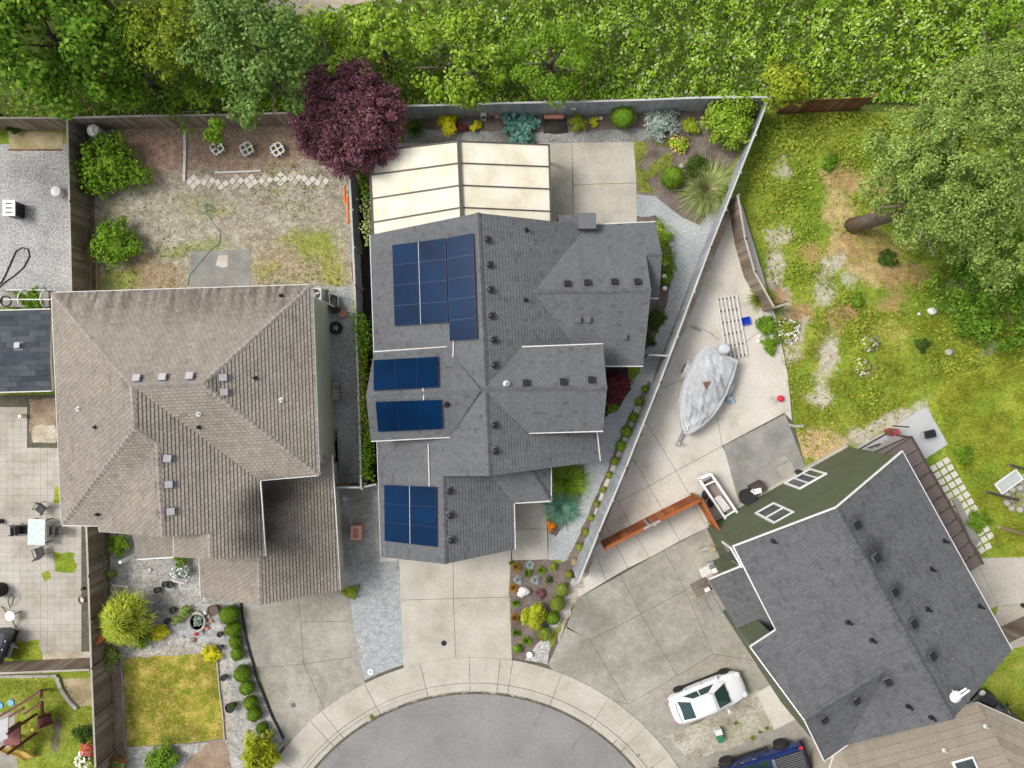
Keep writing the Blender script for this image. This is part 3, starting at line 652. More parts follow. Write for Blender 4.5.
# ------------------------------------------------------------------ roofs
from mathutils.geometry import tessellate_polygon
class Roof:
    def __init__(s, verts, faces, th=.16, ch=.17, butt=.014):
        s.ch = ch; s.butt = butt
        s.V = {k: P(*v) if len(v) == 3 else Vector(v[:3]) for k, v in verts.items()}
        s.faces = faces; s.th = th
    def make(s, parent, mats, fascia, name='roof', stain=()):
        m = MB(); edges = {}
        for fi, names in enumerate(s.faces):
            pts = [s.V[k] for k in names]
            nrm = Vector((0, 0, 0))
            for a, b in zip(pts, pts[1:] + pts[:1]): nrm += a.cross(b)
            if nrm.z < 0: names = names[::-1]; pts = pts[::-1]; nrm = -nrm
            nrm.normalize()
            d = Vector((nrm.x, nrm.y, 0)); d = d.normalized() if d.length > 1e-4 else Vector((1, 0, 0))
            u = Vector((-d.y, d.x, 0)); sl = (d - nrm * d.dot(nrm)).normalized()
            v0 = min(-p.dot(sl) for p in pts); ch = s.ch; mi = 2 if fi in stain else 0
            for tri in tessellate_polygon([pts]):
                tp = [pts[i] for i in tri]; vs = [-p.dot(sl) - v0 for p in tp]
                for row in range(int(min(vs) / ch), int(max(vs) / ch) + 1):
                    q = tp
                    for sg, lim in ((1, row * ch), (-1, (row + 1) * ch)):
                        r = []
                        for a, b in zip(q, q[1:] + q[:1]):
                            da, db = sg * (-a.dot(sl) - v0 - lim), sg * (-b.dot(sl) - v0 - lim)
                            if da >= -1e-7: r.append(a)
                            if da * db < -1e-14: r.append(a.lerp(b, da / (da - db)))
                        q = r
                        if len(q) < 3: break
                    if len(q) < 3: continue
                    fr = [min(1, max(0, (-p.dot(sl) - v0 - row * ch) / ch)) for p in q]
                    if (q[1] - q[0]).cross(q[2] - q[0]).dot(nrm) < 0: q = q[::-1]; fr = fr[::-1]
                    L_ = [p + nrm * s.butt * (1 - f) for p, f in zip(q, fr)]
                    k = len(m.f); m.add(L_, [list(range(len(q)))], mi); m.uv[k] = [(p.dot(u), -p.dot(sl) - v0) for p in q]
                    for i in range(len(q)):
                        j = (i + 1) % len(q)
                        if fr[i] < 1e-4 and fr[j] < 1e-4 and (q[i] - q[j]).length > 1e-4:
                            k = len(m.f); m.add([L_[j], L_[i], q[i] - nrm * .004, q[j] - nrm * .004], [[0, 1, 2, 3]], mi)
                            uu = [(q[j].dot(u), row * ch + .02), (q[i].dot(u), row * ch + .02)]; m.uv[k] = uu + uu[::-1]
            for a, b in zip(names, names[1:] + names[:1]): edges[(a, b)] = edges.get((a, b), 0) + 1
        lo = Vector((0, 0, s.th))
        for (a, b), n in edges.items():
            if (b, a) in edges: continue
            A, B = s.V[a], s.V[b]
            k = len(m.f); m.add([B, A, A - lo, B - lo], [[0, 1, 2, 3]], 1); m.uv[k] = [(0, 0)] * 4
        for names in s.faces:
            pts = [s.V[k] - lo for k in names]
            k = len(m.f); m.add(pts, [list(range(len(pts)))], 1); m.uv[k] = [(0, 0)] * len(pts)
            if m.v: pass
        s.o = m.build(name, [mats[0], fascia, mats[-1]], parent)
        return s.o
    def gutter(s, pairs, mat, w=.09):
        for a, b in pairs:
            A, B = s.V[a] - Vector((0, 0, .04)), s.V[b] - Vector((0, 0, .04))
            m = MB(); m.beam(A, B, w, .11); m.build('gutter', mat, s.o)
    def verge(s, pairs, mat, w=.05):
        for a, b in pairs:
            A, B = s.V[a] + Vector((0, 0, .01)), s.V[b] + Vector((0, 0, .01))
            m = MB(); m.beam(A, B, w, .12); m.build('verge_board', mat, s.o)
    def caps(s, pairs, mat, w=.27):
        for a, b in pairs:
            A, B = s.V[a], s.V[b]; d = B - A; n = max(2, int(d.length / .27)); m = MB()
            x = d.normalized(); y = Vector((0, 0, 1)).cross(x).normalized(); z = x.cross(y)
            for i in range(n):
                p = A + d * (i + .5) / n
                c0 = p - x * .15 + z * .07; c1 = p + x * .15 + z * .025
                for sg in (-1, 1):
                    q = [c0, c0 + y * w / 2 * sg - z * .07, c1 + y * w / 2 * sg - z * .07, c1]
                    e = [v - z * .03 for v in q]
                    m.add(q + e, [(0, 1, 2, 3), (7, 6, 5, 4), (0, 4, 5, 1), (1, 5, 6, 2), (2, 6, 7, 3)])
            m.build('ridge_cap', mat, s.o)
    def hit(s, px, py):
        o = Vector((0, 0, H)); d = Vector(((px - 512) / F, (384 - py) / F, -1)); best = None
        from mathutils.geometry import tessellate_polygon
        for names in s.faces:
            pts = [s.V[k] for k in names]
            for tri in tessellate_polygon([pts]):
                a, b, c = (pts[i] for i in tri); n = (b - a).cross(c - a)
                if abs(d.dot(n)) < 1e-9: continue
                t = (a - o).dot(n) / d.dot(n); p = o + d * t
                ok = True; sg = None
                for u, v in ((a, b), (b, c), (c, a)):
                    w = (v - u).cross(p - u).dot(n)
                    if w < -1e-6: ok = False
                if ok and (best is None or p.z > best[0].z):
                    n = n if n.z > 0 else -n; best = (p, n.normalized())
        if best is None:
            print('MISS', px, py); return P(px, py, 4), Vector((0, 0, 1))
        return best
def frame(n):
    d = Vector((n.x, n.y, 0)); d = d.normalized() if d.length > 1e-3 else Vector((1, 0, 0))
    u = Vector((-d.y, d.x, 0)); v = n.cross(u).normalized()
    return u, v
def box_vent(rf, px, py, mat, flash, s=.42):
    p, n = rf.hit(px, py); u, v = frame(n); Mx = Matrix((u, v, n)).transposed()
    m = MB(); m.box(p + n * .012, (s * 1.5, s * 1.5, .02), 0, 1, Mx); m.box(p + n * .06, (s * .75, s * .75, .1), 0, 1, Mx); m.box(p + n * .15, (s, s, .09), 0, 0, Mx)
    m.build('roof_vent', [mat, flash], rf.o, bevel=.015)
def dome_vent(rf, px, py, mat, flash):
    p, n = rf.hit(px, py); u, v = frame(n); Mx = Matrix((u, v, n)).transposed()
    m = MB(); m.box(p + n * .025, (.42, .42, .02), 0, 1, Mx)
    m.lathe(p, [(.09, 0), (.09, .14), (.15, .13), (.165, .17), (.14, .22), (.07, .25), (0, .26)], 14)
    m.build('roof_vent', [mat, flash], rf.o, smooth=True)
def pipe_vent(rf, px, py, mat, r=.05, h=.32, flash=None):
    p, n = rf.hit(px, py)
    m = MB(); m.lathe(p, [(r * 2.4, -.02), (r * 2.2, .05), (r, .07), (r, h), (r * .7, h), (r * .7, h - .1)], 10)
    m.build('vent_pipe', mat, rf.o)
def dirt(rf, px, py, s):
    pass
def solar(rf, quad, nc, nr, parent, rails=True):
    """a block of panels laid on the roof plane under the pixel quad (tl, tr, br, bl)"""
    cx = sum(q[0] for q in quad) / 4; cy = sum(q[1] for q in quad) / 4
    p, n = rf.hit(cx, cy); o = Vector((0, 0, H)); W = []
    for q in quad:
        d = Vector(((q[0] - 512) / F, (384 - q[1]) / F, -1)); t = (p + n * .14 - o).dot(n) / d.dot(n); W.append(o + d * t)
    def at(a, b): return (W[0] * (1 - a) + W[1] * a) * (1 - b) + (W[3] * (1 - a) + W[2] * a) * b
    for i in range(nc):
        for j in range(nr):
            g = .0025
            a0, a1, b0, b1 = (i + g) / nc, (i + 1 - g) / nc, (j + g) / nr, (j + 1 - g) / nr
            q = [at(a0, b0), at(a1, b0), at(a1, b1), at(a0, b1)]
            m = MB(); e = [x - n * .05 for x in q]
            m.add(q + e, [(0, 1, 5, 4), (1, 2, 6, 5), (2, 3, 7, 6), (3, 0, 4, 7), (7, 6, 5, 4)], 0)
            c = sum(q, Vector()) / 4; qi = [x + (c - x).normalized() * .014 for x in q]
            for k in range(4): m.add([q[k], q[(k + 1) % 4], qi[(k + 1) % 4], qi[k]], [(0, 1, 2, 3)], 0)
            for k in range(len(m.f)): m.uv[k] = [(0, 0)] * 4
            k = len(m.f); m.add([x - n * .004 for x in qi], [(0, 1, 2, 3)], 1); m.uv[k] = [(0, 0), (1, 0), (1, 1), (0, 1)]
            m.build('solar_panel', [M['panelframe'], M['panel']], parent)
    for i in range(1, nc) if rails else ():
        a = i / nc
        m = MB(); m.beam(at(a, 0) + n * .004, at(a, 1) + n * .004, .03, .02, up=n); m.build('mounting_rail', M['greymetal'], parent)
M['panelframe'] = plain('dark_blue_frame', (.015, .03, .07), .4, .2)

def w2(rf, names): return [rf.V[k].to_2d() for k in names]
def prism_wall(parent, poly, z0, z1, mat, name='wall'):
    m = MB(); m.prism([tuple(p) for p in poly], z0, z1); return m.build(name, mat, parent)
def gable(parent, a, b, peak, mat, th=.1):
    """triangular gable wall standing on a-b"""
    a, b, peak = Vector(a), Vector(b), Vector(peak); d = (b - a); nn = Vector((-d.y, d.x, 0)).normalized() * th
    m = MB(); m.add([a, b, peak, a + nn, b + nn, peak + nn], [(0, 1, 2), (5, 4, 3), (0, 3, 4, 1), (1, 4, 5, 2), (2, 5, 3, 0)])
    return m.build('gable_wall', mat, parent)
def lerp2(a, b, t): return a + (b - a) * t

# ------------------------------------------------------------------ brown house
bh = thing('house', P(190, 430, 0), 'tan shingled two storey house with hipped roof and sage green walls', 'house')
rf = Roof(dict(A=(52, 293, 5.0), B=(312, 285, 5.0), Cc=(319, 475, 5.0), D=(260, 480, 5.0), R1=(132, 386, 7.15), R2=(202, 384, 7.15), S=(135, 428, 7.15),
               Fv=(62, 525, 5.0), T=(157, 443, 6.75), V1=(99, 525.5, 5.0), V2=(100.5, 532, 5.0), U=(163, 537, 6.68), E2=(265, 556, 5.0),
               Q1=(210, 533, 5.92), Q2=(211, 559, 5.9), g4=(174, 557, 5.0), g3=(174, 535, 5.0)),
          [['A', 'R1', 'R2', 'B'], ['B', 'R2', 'Cc'], ['Cc', 'R2', 'R1', 'D'], ['A', 'R1', 'S', 'Fv'], ['R1', 'D', 'E2', 'Q2', 'Q1', 'U', 'T', 'S'],
           ['S', 'T', 'V1', 'Fv'], ['T', 'U', 'V2', 'V1'], ['Q1', 'Q2', 'g4', 'g3']], ch=.17, butt=.042)
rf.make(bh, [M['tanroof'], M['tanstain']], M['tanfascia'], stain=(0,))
rf.gutter([('A', 'B'), ('B', 'Cc'), ('Cc', 'D'), ('D', 'E2'), ('A', 'Fv'), ('Fv', 'V1'), ('V1', 'V2'), ('g3', 'g4')], M['white'])
rf.caps([('A', 'R1'), ('R1', 'R2'), ('B', 'R2'), ('Cc', 'R2'), ('R1', 'S'), ('S', 'Fv'), ('S', 'T'), ('T', 'U'), ('Q1', 'Q2')], M['tancap'])
for x, y in ((138, 379), (164, 378), (191, 377), (223, 377.5), (224, 392), (168, 458), (169, 484), (171, 511)): box_vent(rf, x, y, M['greymetal'], M['greyfascia'], .34)
for x, y, mt in ((79, 409, 'white'), (96, 427, 'darkmetal'), (199, 414, 'white'), (199, 427, 'darkmetal'), (281, 400, 'white'), (98, 514, 'darkmetal'), (281, 296, 'darkmetal'), (255, 378, 'darkmetal')):
    pipe_vent(rf, x, y, M[mt], .055, .24)
V = rf.V
foot = inset([V['A'].to_2d(), V['B'].to_2d(), V['Cc'].to_2d(), V['D'].to_2d(), V['E2'].to_2d(), Vector((V['g4'].x, V['g4'].y)), Vector((V['g3'].x, V['g3'].y)), V['V2'].to_2d(), V['Fv'].to_2d()], .42)
prism_wall(bh, foot, 0, 4.86, M['sage'])
gr = Roof(dict(g1=(332, 455, 2.5), g2=(340, 590, 2.5), r1=(258, 462, 3.9), r2=(260, 605, 3.9), w1=(199, 545, 2.5), w2=(201, 597, 2.5)),
          [['g1', 'g2', 'r2', 'r1'], ['r1', 'r2', 'w2', 'w1']], ch=.17, butt=.042)
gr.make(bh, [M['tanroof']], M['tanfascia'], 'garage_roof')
gr.gutter([('g1', 'g2'), ('w1', 'w2')], M['white']); gr.caps([('r1', 'r2')], M['tancap'])
gv = gr.V
gf = inset([gv['g1'].to_2d(), gv['g2'].to_2d(), gv['w2'].to_2d(), gv['w1'].to_2d()], .35)
prism_wall(bh, gf, 0, 2.4, M['sage'], 'garage_wall')
gable(bh, (*gf[2], 2.35), (*gf[1], 2.35), (gv['r2'].x + .03, gf[1].y * .5 + gf[2].y * .5, 3.7), M['sage'])
m = MB(); a, b = Vector((*gf[2], 0)), Vector((*gf[1], 0)); nn = Vector(((b - a).y, -(b - a).x, 0)).normalized()
for k in range(4): m.box(lerp2(a, b, .5) + nn * .03 + Vector((0, 0, .3 + .54 * k)), ((b - a).length * .72, .05, .52), math.atan2((b - a).y, (b - a).x))
m.build('garage_door', M['offwhite'], bh, bevel=.01)
pr = Roof(dict(a=(132, 530, 3.25), b=(173, 531, 3.25), c=(173.5, 557, 2.5), d=(137, 559, 2.5)), [['a', 'b', 'c', 'd']])
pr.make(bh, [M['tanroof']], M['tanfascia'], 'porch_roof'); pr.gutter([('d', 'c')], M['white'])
m = MB(); q = P(140, 556, 0); m.box((q.x + .2, q.y + .25, 1.2), (.14, .14, 2.4)); m.build('porch_post', M['white'], bh)
# windows and trim on the wall that the camera sees
wx = max(p[0] for p in foot)
for y0, z0 in ():
    m = MB(); m.box((wx - .02 + .035, y0, z0 + .5), (.06, 1.0, 1.0)); f = m.build('window', M['white'], bh, bevel=.01)
    m = MB(); m.box((wx + .05, y0, z0 + .5), (.04, .84, .84)); m.build('pane', M['glass'], f)
m = MB(); m.tube([(wx + .06, foot[1].y - .15, 4.8), (wx + .06, foot[1].y - .15, .1)], .05, 6); m.build('downpipe', M['white'], bh)

# ------------------------------------------------------------------ solar house
sh = thing('house', P(500, 400, 0), 'grey roofed house carrying dark blue solar panels beside a cream patio cover', 'house')
rf = Roof(dict(NW=(370, 235, 2.6), NR=(478, 213, 5.1), NV=(588, 225, 2.6), EWR=(533, 292, 4.02), NE=(655, 222, 2.6), BR=(662, 254, 3.3), BR0=(646, 254, 3.3),
               ER=(651, 290, 4.1), BS=(659, 298, 2.5), BS0=(650, 298, 2.5), SE=(643, 366, 2.6), SV=(590, 366, 2.6), SE2=(600, 461, 2.6), MS=(489, 476, 5.1),
               FR0=(443, 476, 4.1), FR=(445, 564, 4.1), FW=(381, 557, 2.6), FE=(515, 549, 2.6), PV=(514, 503, 2.6), FX=(489, 474, 3.1), PH=(551, 501, 2.6),
               PR=(528, 466, 3.25), PE=(551, 460, 2.6)),
          [['NR', 'NV', 'EWR', 'SV', 'SE2', 'MS'], ['NV', 'NE', 'BR', 'BR0', 'ER', 'EWR'], ['BR0', 'BR', 'BS', 'BS0'], ['EWR', 'ER', 'SE', 'SV'],
           ['NW', 'NR', 'MS', 'FR0', 'FR', 'FW'], ['FR0', 'FX', 'PV', 'FE', 'FR'], ['FX', 'PR', 'PH', 'PV'], ['PR', 'PE', 'PH']])
rf.make(sh, [M['greyroof']], M['greyfascia'])
rf.gutter([('NW', 'FW')], M['metal'], .06); rf.gutter([('SE', 'SV'), ('SE2', 'SV'), ('PE', 'PH'), ('PH', 'PV'), ('PV', 'FE'), ('BS', 'BS0'), ('NV', 'NE')], M['offwhite'])
rf.caps([('NR', 'MS'), ('EWR', 'ER'), ('FR0', 'FR'), ('BR0', 'BR'), ('PR', 'PH')], M['greycap'])
for x, y in ((487, 240), (489, 265), (490, 290), (491, 316), (493, 340), (494, 365), (464, 386), (494, 425), (495, 451), (449, 491), (450, 515), (451, 540)): dome_vent(rf, x, y, M['metal'] if False else M['darkmetal'], M['greyfascia'])
for x, y in ((567, 285), (587, 284), (614, 283), (637, 283)): box_vent(rf, x, y, M['darkmetal'], M['greyfascia'], .33)
for x, y in ((578, 319), (588, 319), (624, 336)): box_vent(rf, x, y, M['greyfascia'], M['greyfascia'], .28)
for x, y in ((526, 230), (525, 300)): pipe_vent(rf, x, y, M['blackplastic'], .06, .35)
dm = Roof(dict(N0=(519, 347, 4.3), N1=(603, 344, 4.3), R0=(481, 389, 5.14), R1=(607, 388, 5.14), S0=(529, 433, 4.3), S1=(603, 431, 4.3)),
          [['N0', 'N1', 'R1', 'R0'], ['R0', 'R1', 'S1', 'S0']])
dm.make(sh, [M['greyroof']], M['greyfascia'], 'cross_gable_roof'); dm.gutter([('N0', 'N1'), ('S0', 'S1')], M['offwhite']); dm.caps([('R0', 'R1')], M['greycap'])
for x, y in ((526, 384), (563, 383), (591, 381)): box_vent(dm, x, y, M['darkmetal'], M['greyfascia'], .33)
pipe_vent(dm, 507, 384, M['metal'], .09, .3)
dw = Roof(dict(N0=(447, 347, 4.3), N1=(374, 352, 4.3), R0=(481, 390, 5.13), R1=(366, 396, 5.13), S0=(450, 437, 4.3), S1=(371, 441, 4.3)),
          [['N0', 'N1', 'R1', 'R0'], ['R0', 'R1', 'S1', 'S0']])
dw.make(sh, [M['greyroof']], M['greyfascia'], 'cross_gable_roof'); dw.gutter([('N0', 'N1'), ('S0', 'S1')], M['offwhite'])
pipe_vent(dw, 446, 404, M['darkmetal'], .08, .3)
solar(rf, [(392, 245), (445.5, 238), (448, 322.5), (394.5, 326)], 2, 4, sh)
solar(rf, [(446.6, 238), (473, 233), (477, 339), (449.6, 341)], 1, 5, sh)
solar(rf, [(384, 485), (436, 487), (436.5, 547), (384.5, 541)], 2, 3, sh)
solar(dw, [(373.5, 360), (438, 356.5), (438.5, 387), (373.5, 390.5)], 3, 1, sh, False)
solar(dw, [(375.5, 402), (441, 400), (442, 429), (378, 432)], 3, 1, sh, False)
def conduit(pts):
    m = MB(); m.tube([r_.hit(x, y)[0] + Vector((0, 0, .05)) for r_, x, y in pts], .035, 6); m.build('conduit', M['offwhite'], sh)
conduit([(rf, 453.5, 341), (rf, 453.5, 352), (rf, 452.5, 360), (rf, 450, 362.5)]); conduit([(dw, 423, 388), (dw, 424, 400)]); conduit([(rf, 428.5, 444), (rf, 429.5, 486)])
V = rf.V
def fp(names, d, z1, mat=M['greywall'], rr=rf): 
    p = inset(w2(rr, names), d); prism_wall(sh, p, 0, z1, mat); return p
mainp = inset([V['NW'].to_2d(), V['NV'].to_2d(), V['SE2'].to_2d(), V['FX'].to_2d(), V['PV'].to_2d(), V['FE'].to_2d(), V['FW'].to_2d()], .4)
prism_wall(sh, mainp, 0, 2.48, M['greywall'])
fp(['NV', 'NE', 'SE', 'SV'], .35, 2.46)
def roofgable(rr, a, b, pk, d, zc):
    A, B, K = rr.V[a], rr.V[b], rr.V[pk]; mid = (A + B) / 2; c = Vector(d).normalized()
    x = (B - A).to_2d().normalized(); x = Vector((x.x, x.y, 0))
    gable(sh, A + c + x * .35 - Vector((0, 0, .1)), B + c - x * .35 - Vector((0, 0, .1)), Vector((K.x, K.y, K.z - .22)) + c, M['greywall'])
roofgable(rf, 'NW', 'NV', 'NR', (0.0, -.4, 0), 0); roofgable(rf, 'FW', 'FE', 'FR', (0, .4, 0), 0)
gable(sh, V['FR0'] + Vector((-.1, .35, -.2)), V['SE2'] + Vector((-.4, .35, -.1)), V['MS'] + Vector((0, .35, -.22)), M['greywall'])
roofgable(rf, 'SE', 'NE', 'ER', (-.4, 0, 0), 0)
for rr, nm in ((dm, ['N0', 'N1', 'S1', 'S0']), (dw, ['N0', 'N1', 'S1', 'S0'])):
    prism_wall(sh, inset(w2(rr, nm), .3), 0, 4.18, M['greywall'])
roofgable(dm, 'S1', 'N1', 'R1', (-.35, 0, 0), 0); roofgable(dw, 'N1', 'S1', 'R1', (.35, 0, 0), 0)
m = MB(); a, b = Vector((*mainp[6], 0)), Vector((*mainp[5], 0)); nn = Vector(((b - a).y, -(b - a).x, 0)).normalized()
for k in range(4): m.box(lerp2(a, b, .5) + nn * .03 + Vector((0, 0, .3 + .54 * k)), ((b - a).length * .75, .05, .52), math.atan2((b - a).y, (b - a).x))
m.build('garage_door', M['offwhite'], sh, bevel=.01)
c = P(587, 219, 3.3); m = MB(); m.box((c.x, c.y - .1, 1.65), (.88, .75, 3.3)); m.box((c.x, c.y - .1, 3.32), (.96, .82, .05)); m.build('chimney', M['greyfascia'], sh)
c = P(568, 220, 2.4); m = MB(); m.box((c.x, c.y - .1, 1.2), (1.0, .75, 2.4)); m.build('chimney_base', M['greycap'], sh)

# patio cover
pc = thing('patio_cover', P(461, 180, 0), 'cream panelled patio cover with brown frame behind the solar panel house', 'patio cover')
cv = dict(nw=P(369, 152, 2.55), nr=P(458.5, 141.5, 3.2), ne=P(549, 145, 2.55), se=P(551, 226, 2.55), sr=P(462, 222, 3.2), sw=P(373, 238, 2.55))
tv = [.0, .27, .545, .82, 1.0]
for side, (n0, s0) in enumerate((('nw', 'sw'), ('ne', 'se'))):
    for i in range(4):
        a = lerp2(cv[n0], cv[s0], tv[i]); b = lerp2(cv['nr'], cv['sr'], tv[i]); c = lerp2(cv['nr'], cv['sr'], tv[i + 1]); d = lerp2(cv[n0], cv[s0], tv[i + 1])
        m = MB(); z = Vector((0, 0, .025)); m.add([a, b, c, d, a - z, b - z, c - z, d - z], [(0, 1, 2, 3), (7, 6, 5, 4), (0, 4, 5, 1), (1, 5, 6, 2), (2, 6, 7, 3), (3, 7, 4, 0)])
        m.build('roof_panel', M['cream_panel'], pc)
    for i in range(5):
        m = MB(); m.beam(lerp2(cv[n0], cv[s0], tv[i]) + Vector((0, 0, .03)), lerp2(cv['nr'], cv['sr'], tv[i]) + Vector((0, 0, .03)), .055, .09); m.build('rafter', M['brownframe'], pc)
    m = MB(); m.beam(cv[n0], cv[s0], .1, .14); m.build('edge_beam', M['brownframe'], pc)
    for t in (.03, .5, .95):
        q = lerp2(cv[n0], cv[s0], t); m = MB(); m.box((q.x, q.y, 1.25), (.1, .1, 2.5)); m.build('post', M['brownframe'], pc)
m = MB(); m.beam(cv['nr'] + Vector((0, .08, .06)), cv['sr'] + Vector((0, 0, .06)), .17, .12); m.build('ridge_beam', M['brownframe'], pc)

# ------------------------------------------------------------------ green house
gh = thing('house', P(840, 590, 0), 'dark green gabled two storey house with slate roof turned at an angle', 'house')
rf = Roof(dict(W1=(733, 546, 5.6), G=(836, 507, 7.5), E1=(902, 451, 5.6), SE=(1012, 650, 5.6), S=(953, 719, 7.5), SW=(847, 745, 5.6),
               F1=(750, 647, 5.6), FP=(804, 720, 7.0), F2=(824, 761, 5.6), K=(887, 669, 7.0), VN=(776, 630, 5.6)),
          [['G', 'E1', 'SE', 'S'], ['W1', 'G', 'S', 'SW', 'K', 'VN'], ['F1', 'FP', 'K', 'VN'], ['FP', 'F2', 'SW', 'K']], th=.1)
rf.make(gh, [M['slateroof']], M['white'])
rf.verge([('W1', 'G'), ('G', 'E1'), ('F1', 'FP'), ('FP', 'F2')], M['white'], .055)
rf.gutter([('E1', 'SE'), ('W1', 'VN'), ('VN', 'F1'), ('F2', 'SW')], M['white'], .06); rf.caps([('G', 'S'), ('FP', 'K')], M['slatecap'], .3)
for x, y in ((855, 525), (875, 558), (893, 592), (912, 624), (931, 656), (888, 681), (855, 700), (823, 719)): box_vent(rf, x, y, M['darkmetal'], M['slatecap'], .3)
for x, y in ((773, 541), (848, 622), (872, 640), (944, 541), (931, 569), (927, 609), (979, 606), (908, 706), (931, 717)): pipe_vent(rf, x, y, M['darkmetal'], .055, .38)
V = rf.V
gfp = inset(w2(rf, ['W1', 'E1', 'SE', 'SW']), .2); prism_wall(gh, gfp, 0, 5.45, M['greygreen'])
u2 = (V['E1'] - V['W1']).to_2d().normalized(); u = Vector((u2.x, u2.y, 0)); vd = Vector((u2.y, -u2.x, 0))
gable(gh, (*gfp[0], 5.4), (*gfp[1], 5.4), V['G'] + vd * .2 - Vector((0, 0, .2)), M['greygreen'])
gable(gh, (*gfp[2], 5.4), (*gfp[3], 5.4), V['S'] - vd * .3 - Vector((0, 0, .2)), M['greygreen'])
wing = inset([V['F1'].to_2d(), V['F2'].to_2d(), V['SW'].to_2d(), V['VN'].to_2d()], .22); prism_wall(gh, wing, 0, 5.44, M['greygreen'])
gable(gh, (*wing[1], 5.4), (*wing[0], 5.4), V['FP'] + u * .25 - Vector((0, 0, .2)), M['greygreen'])
# windows on the gable wall, found where the photo shows them on that wall plane
base = Vector((*gfp[0], 0))
def on_wall(px, py):
    o = Vector((0, 0, H)); d = Vector(((px - 512) / F, (384 - py) / F, -1)); n = -vd
    t = (base - o).dot(n) / d.dot(n); p = o + d * t
    return (p - base).dot(u), p.z
def window(s0, s1, z0, z1, split, vertical):
    c = base + u * (s0 + s1) / 2 - vd * .03; ang = math.atan2(u.y, u.x); w, h = s1 - s0, z1 - z0; zc = (z0 + z1) / 2
    m = MB(); t = .11
    for x_, z_, ww, hh in ((0, z0 - zc + t / 2, w, t), (0, z1 - zc - t / 2, w, t), (-w / 2 + t / 2, 0, t, h - 2 * t), (w / 2 - t / 2, 0, t, h - 2 * t)):
        m.box(c + u * x_ + Vector((0, 0, zc + z_)), (ww, .09, hh), ang)
    for k in split:
        if vertical: m.box(c + u * (-w / 2 + w * k) + Vector((0, 0, zc)), (.08, .08, h - 2 * t), ang)
        else: m.box(c + Vector((0, 0, z0 + h * k)), (w - 2 * t, .08, .09), ang)
    f = m.build('window', M['white'], gh)
    m = MB(); m.box(c + vd * .015 + Vector((0, 0, zc)), (w - t, .03, h - t), ang); m.build('pane', M['glass'], f)
a = on_wall(755, 514); b = on_wall(774, 503); c = on_wall(779, 525); window(a[0], b[0], a[1], min(c[1], 5.2), (.52,), False)
a = on_wall(784, 484); b = on_wall(810, 469); c = on_wall(799, 490); window(a[0], b[0], a[1], c[1], (.36, .68), True)
m = MB(); m.beam((*gfp[0], .12), (*gfp[1], .12), .3, .24); m.build('foundation', M['concrete'], gh)
# window on the front wall
c = base + vd * 1.1 - u * .03; ang = math.atan2(vd.y, vd.x)
m = MB(); m.box(c + Vector((0, 0, 2.9)), (1.2, .1, 1.5), ang); f = m.build('window', M['white'], gh, bevel=.01); m = MB(); m.box(c - u * .03 + Vector((0, 0, 2.9)), (1.0, .08, 1.3), ang); m.build('pane', M['glass'], f)
o1 = P(709, 579, 2.75); o2 = P(750, 648, 2.75)
pr = Roof(dict(a=tuple(o1) + (0,), b=tuple(o2) + (0,), c=tuple(o2 + u * 2.2 + Vector((0, 0, .75))) + (0,), d=tuple(o1 + u * 2.2 + Vector((0, 0, .75))) + (0,)), [['a', 'b', 'c', 'd']])
pr.make(gh, [M['slateroof']], M['white'], 'porch_roof'); pr.verge([('d', 'a')], M['white']); pr.gutter([('a', 'b')], M['greyfascia'])
prism_wall(gh, [(o1 + u * .9 + vd * .25).to_2d(), (o2 + u * .9).to_2d(), (o2 + u * 2.4).to_2d(), (o1 + u * 2.4 + vd * .25).to_2d()], 0, 2.9, M['greygreen'], 'porch_wall')
# satellite dish
p, n = rf.hit(952, 690)
sd = thing('satellite_dish', p, 'white dish antenna on a forked arm near the slate roof ridge', 'antenna')
m = MB(); m.lathe(p + Vector((-.1, -.12, .35)), [(.0, .02), (.15, .03), (.28, .09), (.29, .1), (.15, .05), (0, .04)], 18); m.build('dish', M['white'], sd, smooth=True)
m = MB(); m.tube([p, p + Vector((0, 0, .36))], .03, 6); m.tube([p + Vector((-.15, -.1, .4)), p + Vector((.32, .32, .55))], .05, 6); m.tube([p + Vector((.05, -.2, .4)), p + Vector((.46, .24, .55))], .05, 6); m.build('arm', M['white'], sd)

# awning along the green house
aw = thing('awning', P(930, 505, 0), 'brown metal panel awning along the long wall of the green house', 'awning')
b0, b1 = P(911, 436, 2.5), P(983, 564, 2.5); n = 11
a0, a1 = b0 - u * 2.3 + Vector((0, 0, .3)), b1 - u * 2.3 + Vector((0, 0, .3))
for i in range(n):
    t0, t1 = i / n, (i + 1) / n; q = [lerp2(b0, b1, t0 + .004), lerp2(b0, b1, t1 - .004), lerp2(a0, a1, t1 - .004), lerp2(a0, a1, t0 + .004)]
    z = Vector((0, 0, .03)); m = MB(); m.add(q + [x - z for x in q], [(0, 1, 2, 3), (7, 6, 5, 4), (0, 4, 5, 1), (1, 5, 6, 2), (2, 6, 7, 3), (3, 7, 4, 0)]); m.build('roof_panel', M['awningmetal'] if 'awningmetal' in M else M.setdefault('awningmetal', plain('brown_awning_metal', (.15, .115, .105), .45)), aw)
    m = MB(); m.beam(q[0] + Vector((0, 0, .04)), q[3] + Vector((0, 0, .04)), .045, .05); m.build('rafter', M['brownframe'], aw)
m = MB(); m.beam(b0, b1, .1, .12); m.build('edge_beam', M['brownframe'], aw)
for t in (.01, .5, .98): q = lerp2(b0, b1, t); m = MB(); m.box((q.x, q.y, 1.2), (.1, .1, 2.4)); m.build('post', M['brownframe'], aw)

